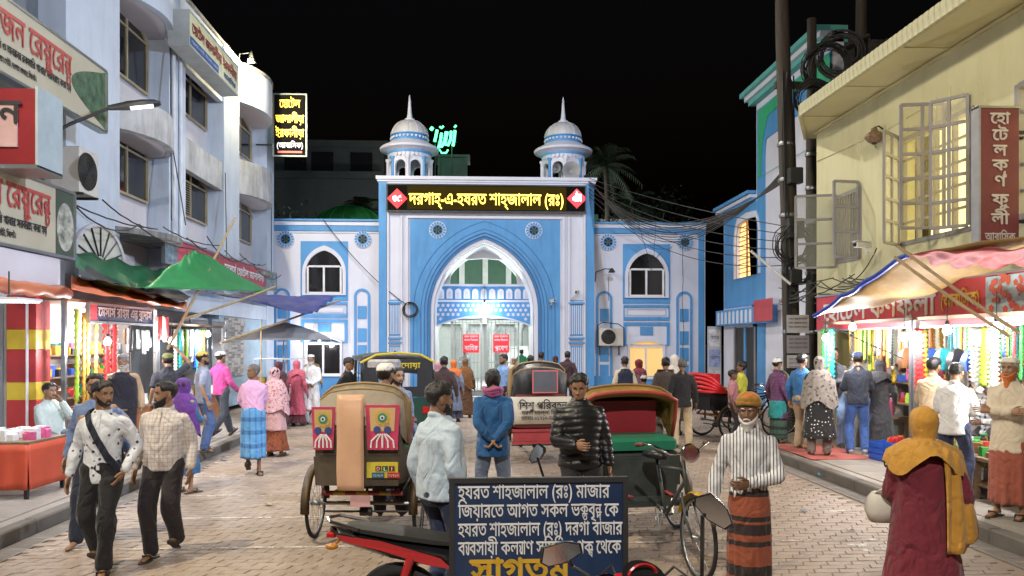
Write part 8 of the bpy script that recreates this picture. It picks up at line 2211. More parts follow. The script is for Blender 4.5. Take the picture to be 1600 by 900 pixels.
  if feet in ('sandal', 'shoe') and legz < 0.5:
   fb_ = MB()
   if feet == 'sandal':
    out = [(0.035, 0.085), (0.04, 0.03), (0.034, -0.03), (0.046, -0.1), (0.04, -0.165), (0.015, -0.195), (-0.02, -0.19), (-0.04, -0.15), (-0.045, -0.09), (-0.034, -0.02), (-0.04, 0.04), (-0.03, 0.085)]
    fb_.add([q @ Vector((a, c, z)) for z in (-0.088, -0.07) for a, c in out], [tuple(range(11, -1, -1)), tuple(range(12, 24))] + [(i, (i + 1) % 12, 12 + (i + 1) % 12, 12 + i) for i in range(12)])
    fb_.tube([q @ Vector(v) for v in ((-0.045, -0.06, -0.07), (-0.035, -0.085, -0.028), (0, -0.12, -0.02), (0.035, -0.085, -0.025), (0.046, -0.06, -0.07))], 0.011, 6, flat=0.5)
    fb_.build('sandal', shoem or M_SOLE, t)
   else:
    fp2 = [(0, 0.085, -0.045, 0.03), (0, 0.05, -0.03, 0.046), (0, -0.01, -0.012, 0.05), (0, -0.08, -0.04, 0.048), (0, -0.15, -0.052, 0.043), (0, -0.195, -0.06, 0.024)]
    fb_.tube([q @ Vector(v[:3]) for v in fp2], [v[3] for v in fp2], 10, flat=0.8)
    so = MB(); out = [(0.035, 0.1), (0.045, 0.02), (0.05, -0.1), (0.03, -0.2), (-0.03, -0.2), (-0.05, -0.1), (-0.045, 0.02), (-0.035, 0.1)]
    so.add([q @ Vector((a, c, z)) for z in (-0.088, -0.06) for a, c in out], [tuple(range(7, -1, -1)), tuple(range(8, 16))] + [(i, (i + 1) % 8, 8 + (i + 1) % 8, 8 + i) for i in range(8)])
    sh = fb_.build('shoe', shoem or mat('shoe_dark', (0.04, 0.035, 0.03), 0.5), t, 'all'); so.build('sole', mat('shoe_sole', (0.3, 0.29, 0.27), 0.7), sh)
 nphi, nz = ((20, 16), (34, 30), (60, 54))[det]
 fine.loft([[Hp(head_pt(fan(i, nphi), (j / nz) ** 1.0 * 0.998, True, 0.55 + 0.45 * g)) for i in range(nphi)] for j in range(nz + 1)])
 for sg in (-1, 1):
  fine.ball(Hp((sg * 0.335, 0.05, 0.42)), (0.012, 0.02, 0.034), 8, 6, rot=Mh.to_3x3() @ Matrix.Rotation(sg * 0.35, 3, 'Z'))
 if det: 
  for sg in (-1, 1): fine.tube([Hp((sg * x, head_pt(sg * 0.33, 0.475).y + y, z)) for x, y, z in ((0.075, 0.02, 0.487), (0.105, -0.012, 0.512), (0.14, -0.016, 0.517), (0.175, 0.0, 0.507), (0.2, 0.03, 0.487))], 0.0048, 6)
 merge_into(remesh(bd, max(vox, 0.016), 3), fine).build('body', sk, t, 'all')
 # ---- face and hair
 if det > 0:
  for sg in (-1, 1):
   eb = MB(); ib = MB(); bb = MB()
   p = head_pt(sg * 0.33, 0.475, True); eb.ball(Hp((sg * 0.135, p.y + 0.037, 0.472)), (0.0125, 0.0112, 0.0085), 10, 8, rot=Mh.to_3x3())
   ib.ball(Hp((sg * 0.135, p.y + 0.004, 0.474)), (0.006, 0.004, 0.006), 8, 6, rot=Mh.to_3x3())
   bb.tube([Hp(head_pt(sg * a, z) + Vector((0, -0.012, 0))) for a, z in ((0.14, 0.555), (0.28, 0.58), (0.42, 0.585), (0.58, 0.555))], [0.0035, 0.0055, 0.005, 0.002], 6)
   e_ = eb.build('eye', M_EYEW, t, 'all'); ib.build('iris', M_INK, e_, 'all')
   bb.build('eyebrow', M_HAIR if beard != 'white' else M_HAIRG, t, 'all')
  lb = MB(); lb.tube([Hp(head_pt(a, 0.183) + Vector((0, -0.004, 0))) for a in (-0.24, -0.12, 0, 0.12, 0.24)], [0.002, 0.0055, 0.0062, 0.0055, 0.002], 6); lb.build('lips', M_LIP, t, 'all')
 hm = hairm or M_HAIR
 if hair and not (scarf in ('hijab', 'niqab')):
  b = MB()
  if hair == 'short': f = lambda ph: 0.80 - 0.2 * min(1, max(0, (abs(ph) - 0.62) / 0.35)) - 0.32 * min(1, max(0, (abs(ph) - 1.55) / 0.7))
  elif hair == 'bald': f = lambda ph: 0.86 - 0.28 * min(1, max(0, (abs(ph) - 0.7) / 0.4)) - 0.3 * min(1, max(0, (abs(ph) - 1.5) / 0.7))
  else: f = lambda ph: 0.80 - 0.26 * min(1, max(0, (abs(ph) - 0.6) / 0.4)) - 0.62 * min(1, max(0, (abs(ph) - 1.35) / 0.6))
  off = 0.022 if hair == 'bald' else 0.062
  shell(b, Mh, f, (24, 36, 56)[det], (8, 12, 18)[det], off, 0.012, noise_amp=0.05 if hair != 'bald' else 0.012, seed=seed)
  b.build('hair', hm, t, 'all')
 if beard:
  b = MB(); ln = {'short': 0.02, 'full': 0.16, 'white': 0.2, 'henna': 0.45, 'stubble': 0.0}[beard]
  patch(b, Mh, -1.45, 1.45, lambda ph: 0.0 - 0.0 * ph, lambda ph: 0.125 + 0.3 * (abs(ph) / 1.45) ** 1.6, 0.012 if beard == 'stubble' else 0.045 if beard == 'short' else 0.07, 22, 9, ln)
  b.tube([Hp(head_pt(a, z) + Vector((0, -0.015, 0))) for a, z in ((-0.42, 0.16), (-0.22, 0.225), (0, 0.238), (0.22, 0.225), (0.42, 0.16))], [0.004, 0.007, 0.006, 0.007, 0.004], 6)
  b.build('beard', {'white': M_HAIRG, 'henna': M_HENNA}.get(beard, M_HAIR), t, 'all')
 elif mous:
  b = MB(); b.tube([Hp(head_pt(a, z) + Vector((0, -0.012, 0))) for a, z in ((-0.34, 0.2), (-0.18, 0.23), (0, 0.235), (0.18, 0.23), (0.34, 0.2))], [0.003, 0.0065, 0.005, 0.0065, 0.003], 6); b.build('moustache', M_HAIR, t, 'all')
 if cap:
  b = MB()
  if cap == 'topi': shell(b, Mh, lambda ph: 0.74 - 0.1 * (1 - math.cos(ph)) / 2, 30, 10, 0.085, 0.07, flat=1.02)
  elif cap == 'beanie': shell(b, Mh, lambda ph: 0.68 - 0.16 * (1 - math.cos(ph)) / 2, 36, 14, 0.12, 0.09, noise_amp=0.03)
  elif cap == 'ball':
   shell(b, Mh, lambda ph: 0.74 - 0.12 * (1 - math.cos(ph)) / 2, 30, 10, 0.09, 0.07)
   b.add([Hp(v) for v in [(x, -math.sqrt(max(0.16 - x * x * 1.2, 0)) + 0.02 + dy, 0.76 + dz) for dz in (0, 0.025) for dy in (0.05, -0.3) for x in (-0.26, -0.13, 0, 0.13, 0.26)]],
      [(i, i + 1, i + 6, i + 5) for i in range(4)] + [(i + 10, i + 15, i + 16, i + 11) for i in range(4)] + [(i + 5, i + 6, i + 16, i + 15) for i in range(4)])
  b.build('cap', capm, t, 'all')
 # ---- top garment
 if top:
  b = MB(); G = g; fem = top in ('kameez', 'burka')
  lv = [(hem, 0.178, 0.125), (0.9, 0.172, 0.122), (0.98, 0.163, 0.118), (1.08, 0.158, 0.116), (1.2, 0.172, 0.122), (1.3, 0.182, 0.122), (1.355, 0.168, 0.108), (1.395, 0.135, 0.09), (1.43, 0.09, 0.076), (1.45, 0.07, 0.07)]
  lv = [v for v in lv if v[0] >= hem]
  if hem < 0.8:
   fl = 1.0 + (0.8 - hem) * (0.75 if not fem else 0.85)
   lv = [(hem, 0.178 * fl, 0.13 * fl), ((hem + 0.85) / 2, 0.178 * (1 + fl) / 2, 0.128 * (1 + fl) / 2)] + [v for v in lv if v[0] > 0.88]
  if quilt: lv = [(z, w * 1.12, d * 1.25) for z, w, d in lv]
  rings = []
  for z, w, d in lv:
   k = G if z < 1.35 else (1 + (G - 1) * 0.5)
   be = max(0, G - 1.0) * 0.35 * math.exp(-((z - 1.03) / 0.14) ** 2)
   ring = []
   for q in range(28):
    a = 2 * math.pi * q / 28; cx, cy = math.cos(a), math.sin(a)
    px = math.copysign(abs(cx) ** 0.85, cx) * w * k; py = math.copysign(abs(cy) ** 0.9, cy) * d * k - (be * 0.6 if cy < 0 else 0)
    if hem < 0.8 and z < 0.85: rr_ = 1 + 0.05 * math.sin(a * 9 + seed) * (0.9 - z) * 2; px *= rr_; py *= rr_
    if sit and z < 0.93: ring.append(T((px, py * 1.1 - 0.02, 0.93 - (0.93 - z) * 0.5)))
    else: ring.append(T((px, py + 0.008, z)) if z > 0.9 else Vector((px, py + 0.008, z + pz - 0.93)))
   rings.append(ring)
  b.loft(rings)
  for sd, sg in (('R', -1), ('L', 1)):
   q0 = 0.105 if quilt else 0.0
   if sleeve == 'long':
    pth = smoothpath(shd[sd] + Vector((-sg * 0.015, 0, -0.012)), el[sd], wr[sd] + (wr[sd] - el[sd]).normalized() * -0.012)
    rr_ = list(np.linspace(0.064, 0.06, 5)) + [0.056] * 3 + list(np.linspace(0.054, 0.042, 5))
   elif sleeve == 'short':
    pth = [shd[sd] + Vector((-sg * 0.015, 0, -0.012))] + [shd[sd].lerp(el[sd], k / 4) for k in (1, 2, 3)]; rr_ = [0.064, 0.066, 0.066, 0.066]
   else:
    pth = [shd[sd], shd[sd].lerp(el[sd], 0.12)]; rr_ = [0.062, 0.058]
   rr_ = [v * (0.55 + 0.45 * G) * (1.2 if quilt else 1.0) for v in rr_]
   b.tube(*chain(pth, rr_), ns)
  if coat != 'none' and not fem: b.tube([T((0.062 * math.cos(a), 0.02 + 0.062 * math.sin(a) * 0.95, 1.437 - 0.018 * math.sin(a - math.pi) - 0.02 * math.cos(a + math.pi / 2))) for a in [2 * math.pi * k / 16 for k in range(16)]], 0.02, 6, closed=True)
  me = remesh(b, vox, 3 if det else 2, (0.0, 0.007, 0.0075)[det] if not quilt else 0.003, quilt, seed + 1)
  me.materials.append(topm); link({'shirt': 'shirt', 'jacket': 'jacket', 'kameez': 'dress', 'burka': 'robe', 'panjabi': 'tunic'}.get(top, top), me, t)
 # ---- legs
 if legs == 'trousers':
  b = MB(); lk = 0.86 if lean else 1.0
  for sd, sg in (('R', -1), ('L', 1)):
   end = an[sd] + (kn[sd] - an[sd]) * max(0, (legz - 0.085) / 0.4) + Vector((0, 0.0, -0.02 if legz < 0.12 else 0))
   pth = smoothpath(hp[sd], kn[sd], end)
   rr_ = [v * (0.6 + 0.4 * g) for v in list(np.linspace(0.102, 0.086, 5)) + [0.08] * 3 + list(np.linspace(0.078, 0.072, 5))]
   b.tube(*chain(pth, rr_), ns)
  b.loft([[Vector((w * g * lk * math.cos(a), d * g * lk * math.sin(a) + 0.005, z + pz - 0.93)) for a in [2 * math.pi * k / 20 for k in range(20)]] for z, w, d in ((0.80, 0.12, 0.09), (0.86, 0.17, 0.118), (0.93, 0.17, 0.118), (1.02 if not lean else 0.95, 0.152, 0.1))])
  me = remesh(b, vox, 2, (0.0, 0.006, 0.009)[det], 0, seed + 5, 22); me.materials.append(legm); link('trousers', me, t)
 elif legs in ('lungi', 'skirt'):
  b = MB(); n = 72 if det else 36; rings = []
  m_ = 14
  fy = (an['R'].y + an['L'].y) / 2; sp = abs(an['R'].y - an['L'].y)
  for j in range(m_ + 1):
   v = j / m_; zt0 = 1.03 if hem > 0.7 else hem + 0.12; z = zt0 + (legz - zt0) * v
   w = np.interp((1.03 - z) / (1.03 - legz), [0, 0.12, 0.5, 1], [0.155, 0.182, 0.19, 0.185 if legs == 'lungi' else 0.25]) * g
   d = np.interp(v, [0, 0.12, 0.5, 1], [0.112, 0.13, 0.145, 0.13 + sp * 0.55 if legs == 'lungi' else 0.21 + sp * .4]) * g
   ring = []
   for q in range(n):
    a = 2 * math.pi * q / n
    pl = 1 + (0.03 + 0.06 * v) * (0.6 * math.sin(a * 11 + seed + 1.5 * math.sin(a * 3)) + 0.4 * math.sin(a * 17 + 2 * seed)) * (0.4 + v)
    if legs == 'lungi': pl += 0.16 * v * math.exp(-((math.atan2(math.sin(a + math.pi / 2), math.cos(a + math.pi / 2))) / 0.25) ** 2)
    ring.append(Vector((w * pl * math.cos(a), d * pl * math.sin(a) + fy * v * 0.6, z + pz - 0.93)))
   rings.append(ring)
  b.loft(rings); b.build('wrapped_skirt' if legs == 'lungi' else 'skirt', legm, t, 'all')
 # ---- scarves
 if scarf in ('hijab', 'niqab', 'shawl'):
  b = MB(); n = 44; rings = []
  zc = [1.0, 0.97, 0.9, 0.8, 0.68, 0.55, 0.42, 0.3, 0.18, 0.06]
  wdt = 0.075
  def hz_(i, z):
   ph = -math.pi + 2 * math.pi * i / n; p = head_pt(ph, z, False)
   if z < 0.5:
    q = head_pt(ph, 0.5, False); k = min(1, (0.5 - z) * 2.4) * (0.5 - 0.5 * math.cos(ph)); p = Vector((p.x * (1 - k) + q.x * k, p.y * (1 - k) + q.y * k * 0.9, z))
   return p
  for z in zc: rings.append([Hp(hz_(i, z) + (head_pt(-math.pi + 2 * math.pi * i / n, z, False) - Vector((0, 0.03, 0.5))).normalized() * (wdt + 0.02 * noise.noise(Vector((i * 0.35, z * 5, seed))))) for i in range(n)])
  low = -0.35 if scarf != 'shawl' else -1.6
  for u in [k / 8 for k in range(1, 9)]:
   zz = 1.485 + (0.0 if u < 0.3 else -(u - 0.3)) * (0.13 if scarf != 'shawl' else 0.75) - 0.05 * u
   w = np.interp(u, [0, 0.3, 0.6 if scarf != 'shawl' else 0.44, 1], [0.085, 0.13, 0.225 * (0.5 + .5 * g), (0.226 if scarf != 'shawl' else 0.27) * g]); d = np.interp(u, [0, 0.3, 0.6 if scarf != 'shawl' else 0.44, 1], [0.1, 0.115, 0.155 * (0.5 + .5 * g), 0.18 * g])
   rings.append([T((w * math.sin(-math.pi + 2 * math.pi * i / n) * (1 + 0.03 * math.sin(i * 1.7 + u * 4)), -d * math.cos(-math.pi + 2 * math.pi * i / n) * (1 + 0.05 * math.sin(i * 2.1 + seed)) + 0.005, zz + (0.05 * u * u * math.sin(i * 0.29 * 2 + seed) - 0.07 * u * u * abs(math.sin(-math.pi + 2 * math.pi * i / n))))) for i in range(n)])
  fs = []; vs = [p for r in rings for p in r]
  for j in range(len(rings) - 1):
   for i in range(n):
    ph = abs(-math.pi + 2 * math.pi * (i + 0.5) / n); zz = zc[j] if j < len(zc) else -1
    lo_, hi_ = (0.12, 0.8) if scarf != 'niqab' else (0.4, 0.6)
    if ph < 0.72 and lo_ <= zz <= hi_ and j < len(zc) - 1: continue
    fs.append((j * n + i, j * n + (i + 1) % n, (j + 1) * n + (i + 1) % n, (j + 1) * n + i))
  fs.append(tuple(range(n)))
  b.add(vs, fs); b.build('headscarf', scarfm, t, 'all')
 elif scarf == 'neck':
  b = MB()
  for k in range(3): b.tube([T(((0.088 + 0.008 * k) * math.cos(a), 0.02 + (0.085 + 0.01 * k) * math.sin(a), 1.425 + 0.028 * k + 0.012 * math.sin(a * 3 + k))) for a in [2 * math.pi * q / 18 for q in range(18)]], 0.026, 7, closed=True)
  b.build('scarf', scarfm, t, 'all')
 elif scarf == 'drape':
  b = MB()
  for sg in (-1, 1):
   pts = [(sg * 0.06, 0.09, 1.46), (sg * 0.1, 0.02, 1.47), (sg * 0.12, -0.1, 1.38), (sg * 0.115, -0.145, 1.2), (sg * 0.12, -0.15, 0.95), (sg * 0.125, -0.145, 0.8)]
   b.loft([[T(Vector(p) + Vector((x * 0.06, y_ * 0.014, 0))) for x, y_ in ((-1, -1), (0, -1.6), (1, -1), (1, 1), (0, 0.4), (-1, 1))] for p in pts])
  b.build('shawl', scarfm, t, 'all')
 if top == 'shirt' and det == 2:
  b = MB()
  b.loft([[T((x, -dd * g - yo + 0.004 - (max(0, g - 1) * 0.21 * math.exp(-((z - 1.03) / 0.14) ** 2)), z)) for x, yo in ((-0.014, 0), (0.014, 0), (0.014, 0.006), (-0.014, 0.006))] for z, dd in ((0.92, 0.118), (0.98, 0.117), (1.08, 0.114), (1.2, 0.12), (1.3, 0.116), (1.36, 0.1), (1.42, 0.076))])
  b.build('placket', topm, t)
 if extra: extra(t, T, Hp, wr, el, shd)
 return t
# ================================================================ the crowd
def C(r, g, b, kind=None, c2=None, sc=20.0, rough=0.85): return cloth('cloth_%d_%d_%d_%s_%d' % (r, g, b, kind or '', sc), srgb(r, g, b), kind=kind, col2=srgb(*c2) if c2 else None, scale=sc, rough=rough)
PI = math.pi
def at(x, Y, z=0.0): return (Xy(x, Y), Y, z)
def atX(x, X, z=0.14): return (X, Yx(x, X), z)
BLK, DRK, JEAN, KHA = C(26, 26, 30), C(44, 38, 42), C(70, 95, 140), C(170, 150, 125)
def garment(name, m, lv, g=1.0, vox=0.016):
 def f(t, T, Hp, wr, el, shd):
  b = MB(); b.loft([[T((w * g * math.copysign(abs(math.cos(a)) ** 0.85, math.cos(a)), d * g * math.sin(a) + 0.008, z)) for a in [2 * PI * k / 24 for k in range(24)]] for z, w, d in lv])
  me = remesh(b, vox, 2, 0.004); me.materials.append(m); link(name, me, t)
 return f
VEST = [(0.86, 0.2, 0.15), (1.0, 0.19, 0.146), (1.2, 0.2, 0.148), (1.32, 0.2, 0.146), (1.39, 0.14, 0.1), (1.43, 0.1, 0.085)]
def strap(t, T, Hp, wr, el, shd):
 b = MB(); pts = [(-0.12, 0.07, 1.43), (-0.105, -0.06, 1.425), (-0.07, -0.118, 1.34), (0.0, -0.138, 1.2), (0.09, -0.138, 1.04), (0.165, -0.1, 0.93), (0.2, 0.0, 0.9), (0.1, 0.13, 1.08), (-0.05, 0.135, 1.32), (-0.12, 0.07, 1.43)]
 b.loft([[T(Vector(p) + Vector((0.026 * s * 0.7, 0, 0.026 * s)) + Vector((0, -0.008 * o if p[1] < 0.05 else 0.008 * o, 0))) for s, o in ((-1, 0), (1, 0), (1, 1), (-1, 1))] for p in pts]); b.build('shoulder_strap', C(28, 34, 50), t)
def phone(t, T, Hp, wr, el, shd):
 p = wr['R'] + (wr['R'] - el['R']).normalized() * 0.09; b = MB(); b.bbox(tuple(p + Vector((-0.035, -0.03, -0.05))), tuple(p + Vector((0.035, -0.02, 0.09))), 0.004); b.build('phone', M_BLACK, t)
def handbag(t, T, Hp, wr, el, shd):
 p = el['L'] + Vector((-0.0, -0.1, -0.14)); b = MB(); b.loft([[p + Vector((x * w, y * d, z)) for x, y in ((-1, -0.6), (-0.6, -1), (0.6, -1), (1, -0.6), (1, 0.6), (0.6, 1), (-0.6, 1), (-1, 0.6))] for z, w, d in ((-0.1, 0.1, 0.05), (-0.02, 0.13, 0.07), (0.08, 0.11, 0.05), (0.12, 0.08, 0.03))]); b.build('handbag', mat('bag_cream', (0.5, 0.47, 0.42), 0.5), t, 'all')
 b = MB(); b.tube([p + Vector((-0.08, 0, 0.1)), el['L'] + Vector((-0.02, 0, 0.03)), el['L'] + Vector((0.04, 0, 0.02)), p + Vector((0.08, 0, 0.1))], 0.008, 6); b.build('bag_strap', mat('bag_cream', (0.5, 0.47, 0.42)), t, 'all')
 sh = MB(); sh.sheet(lambda u, v: T((-0.07 - (0.17 + 0.1 * v) * u, 0.155 + 0.05 * v + 0.02 * math.sin(u * 14 + v * 3) - 0.13 * u * u, 1.44 - 0.06 * u - (0.72 - 0.2 * u * u) * v)), 18, 14, thick=0.012); sh.build('scarf_end', C(178, 130, 48), t, 'all')
 b = MB()
 for k in range(6): b.ball(shd['L'].lerp(el['L'], 0.25 + 0.13 * k) + Vector((0.062 * math.cos(k * 2.1), 0.062 * math.sin(k * 2.1), 0)), 0.009, 6, 4)
 b.build('sequin', M_LWHITE, t)
LS = 'lungi'
# --- near figures
person('man in a white dotted shirt with a dark shoulder strap, walking at the left', at(160, 6.9), 0.1, 1.66, 0.95, topm=C(214, 218, 224, 'dots', (60, 62, 72), 15), legm=BLK, stance='walk', arms=('down', 'pocket'), head=(0.85, 0.05), det=2, beard='stubble', skin=0, seed=1, extra=strap, hem=0.8, stride=0.16)
person('bearded man in a pale checked shirt with rolled cuffs, walking beside the strap man', at(257, 7.35), -0.05, 1.63, 1.12, topm=C(205, 196, 190, 'check', (160, 152, 150), 26), legm=C(36, 30, 34), stance='walk', arms=('down', 'down'), head=(-0.8, 0), det=2, beard='full', seed=2, hem=0.84, stride=0.12, swing=-1)
person('man in a blue shirt half hidden behind the strap man', at(148, 7.9), 0.0, 1.68, topm=C(105, 125, 165), legm=C(30, 36, 55), stance='walk', arms=('down', 'swing_b'), head=(0.3, 0), det=1, beard='stubble', seed=3, feet='none', swing=-1)
person('stout man in a light blue shirt and jeans, back turned, behind the notice board', at(688, 5.75), R(128), 1.70, 1.2, topm=C(176, 192, 205), legm=C(38, 52, 84), arms=('down', 'down'), head=(-0.25, 0.05), det=2, beard='short', seed=4, hem=0.84, feet='shoe', skin=1)
person('man in a blue blazer and pink scarf holding his hands behind his back', at(770, 8.7), PI, 1.69, 1.02, top='jacket', topm=C(32, 86, 138), hem=0.72, legm=C(110, 125, 150), arms=('behind', 'behind'), head=(0.1, 0.1), det=2, hair='long', scarf='neck', scarfm=C(165, 85, 130), seed=5, feet='shoe')
person('man in a black quilted jacket looking down beside the open rickshaw', at(906, 7.05), 0.1, 1.715, 1.0, top='jacket', quilt=0.014, topm=cloth('puffer_nylon', (0.009, 0.009, 0.011), var=0.05, wr=0.12, rough=0.42, sheen=0.0), legm=BLK, arms=('hold', 'down'), head=(-0.35, 0.3), det=2, seed=6, skin=0, feet='shoe', hem=0.84)
person('old man in a striped shirt, striped beanie and rust checked wrap', at(1170, 5.45), R(-18), 1.62, 0.84, topm=C(210, 210, 212, 'stripe', (45, 52, 66), 42), hem=0.82, legs=LS, legm=C(138, 70, 45, 'bands', (38, 26, 26), 3.2), legz=0.12, arms=('down', 'belly'), head=(-0.2, 0.05), det=2, hair=None, cap='beanie', capm=C(120, 100, 40, 'bands', (170, 100, 30), 9), beard='white', skin=2, seed=7)
person('woman in a maroon dress and mustard headscarf, seen from behind', at(1442, 4.9), R(172), 1.57, 1.18, top='kameez', hem=0.3, topm=C(104, 26, 42), legs='skirt', legm=C(80, 20, 34), legz=0.2, arms=('down', 'low_hold'), scarf='hijab', scarfm=C(178, 130, 48), det=2, seed=8, extra=handbag)
# --- left side
person('seated man in a pale green shirt on the tan stool', (p_st.x, p_st.y + 0.1, 0.14), R(62), 1.66, 1.2, stance='sit0.53', topm=C(196, 208, 200), legm=C(98, 104, 112), arms=('knee', 'chin'), head=(0.1, 0.05), det=1, seed=9, mous=True)
person('vendor in a blue shirt seated behind the red table', (-6.35, 10.2, 0.14), R(25), 1.66, 1.05, stance='sit0.53', topm=C(120, 150, 190), legm=C(70, 80, 100), arms=('knee', 'knee'), det=1, seed=10, mous=True)
person('old man in a beige shirt and black waistcoat with a grey cap', at(192, 12.0, 0.14), R(15), 1.68, 1.05, topm=C(190, 160, 125), legm=DRK, arms=('down', 'down'), det=1, cap='topi', capm=C(140, 145, 150), beard='white', hair='bald', hairm=M_HAIRG, seed=11, extra=garment('waistcoat', C(38, 36, 46), VEST, 1.05))
person('man in a dark shirt and olive cap with one arm raised to the stall', at(262, 12.9, 0.14), R(-150), 1.68, 1.0, topm=C(52, 54, 62), sleeve='short', legm=DRK, arms=('raised', 'down'), det=1, cap='topi', capm=C(110, 112, 60), seed=12)
person('woman in a violet headscarf and teal shawl behind the bearded man', at(288, 10.4), R(150), 1.52, 1.05, top='burka', hem=0.3, topm=C(40, 90, 130), legs=None, scarf='shawl', scarfm=C(88, 40, 120), arms=('hold', 'hold'), det=1, seed=13)
person('man in a grey polo, jeans and a yellow cap on the left kerb', at(318, 13.3, 0.14), R(118), 1.70, 1.02, topm=C(140, 148, 170), sleeve='short', legm=JEAN, arms=('down', 'down'), det=1, cap='topi', capm=C(190, 160, 80), seed=14, feet='sandal', beard='short')
person('walking man in a magenta shirt and white cap on the left pavement', at(346, 15.4, 0.14), R(150), 1.68, 1.0, topm=C(190, 70, 140), legm=C(60, 66, 74), stance='walk', stride=0.3, arms=('swing_f', 'swing_b'), det=1, cap='topi', capm=C(210, 210, 205), seed=15)
person('man in a pink shirt and blue checked wrap looking aside', at(396, 11.9), R(20), 1.67, 1.0, topm=C(214, 165, 200), hem=0.74, legs=LS, legm=C(88, 145, 190, 'lungi', (40, 88, 140), 5), legz=0.26, arms=('behind', 'behind'), head=(-1.2, 0), det=1, hair='bald', hairm=mat('hair_salt', (0.1, 0.095, 0.09), 0.6), skin=1, seed=16, stance='walk', stride=0.14)
person('woman in a pale floral shawl and rust skirt', at(430, 13.7), R(160), 1.55, 1.1, top='kameez', hem=0.5, topm=C(190, 150, 150), legs='skirt', legm=C(130, 66, 34, 'floral', (90, 40, 24), 18), legz=0.12, scarf='shawl', scarfm=C(205, 165, 170, 'floral', (150, 80, 90), 22), arms=('hold', 'hold'), det=1, seed=17)
person('man in a long white tunic and cap standing by the cart', at(486, 19.0), R(5), 1.70, 1.05, top='panjabi', hem=0.36, topm=C(222, 222, 220), legm=C(210, 210, 208), arms=('low_hold', 'low_hold'), det=1, cap='topi', capm=C(225, 225, 222), beard='white', seed=18, skin=1)
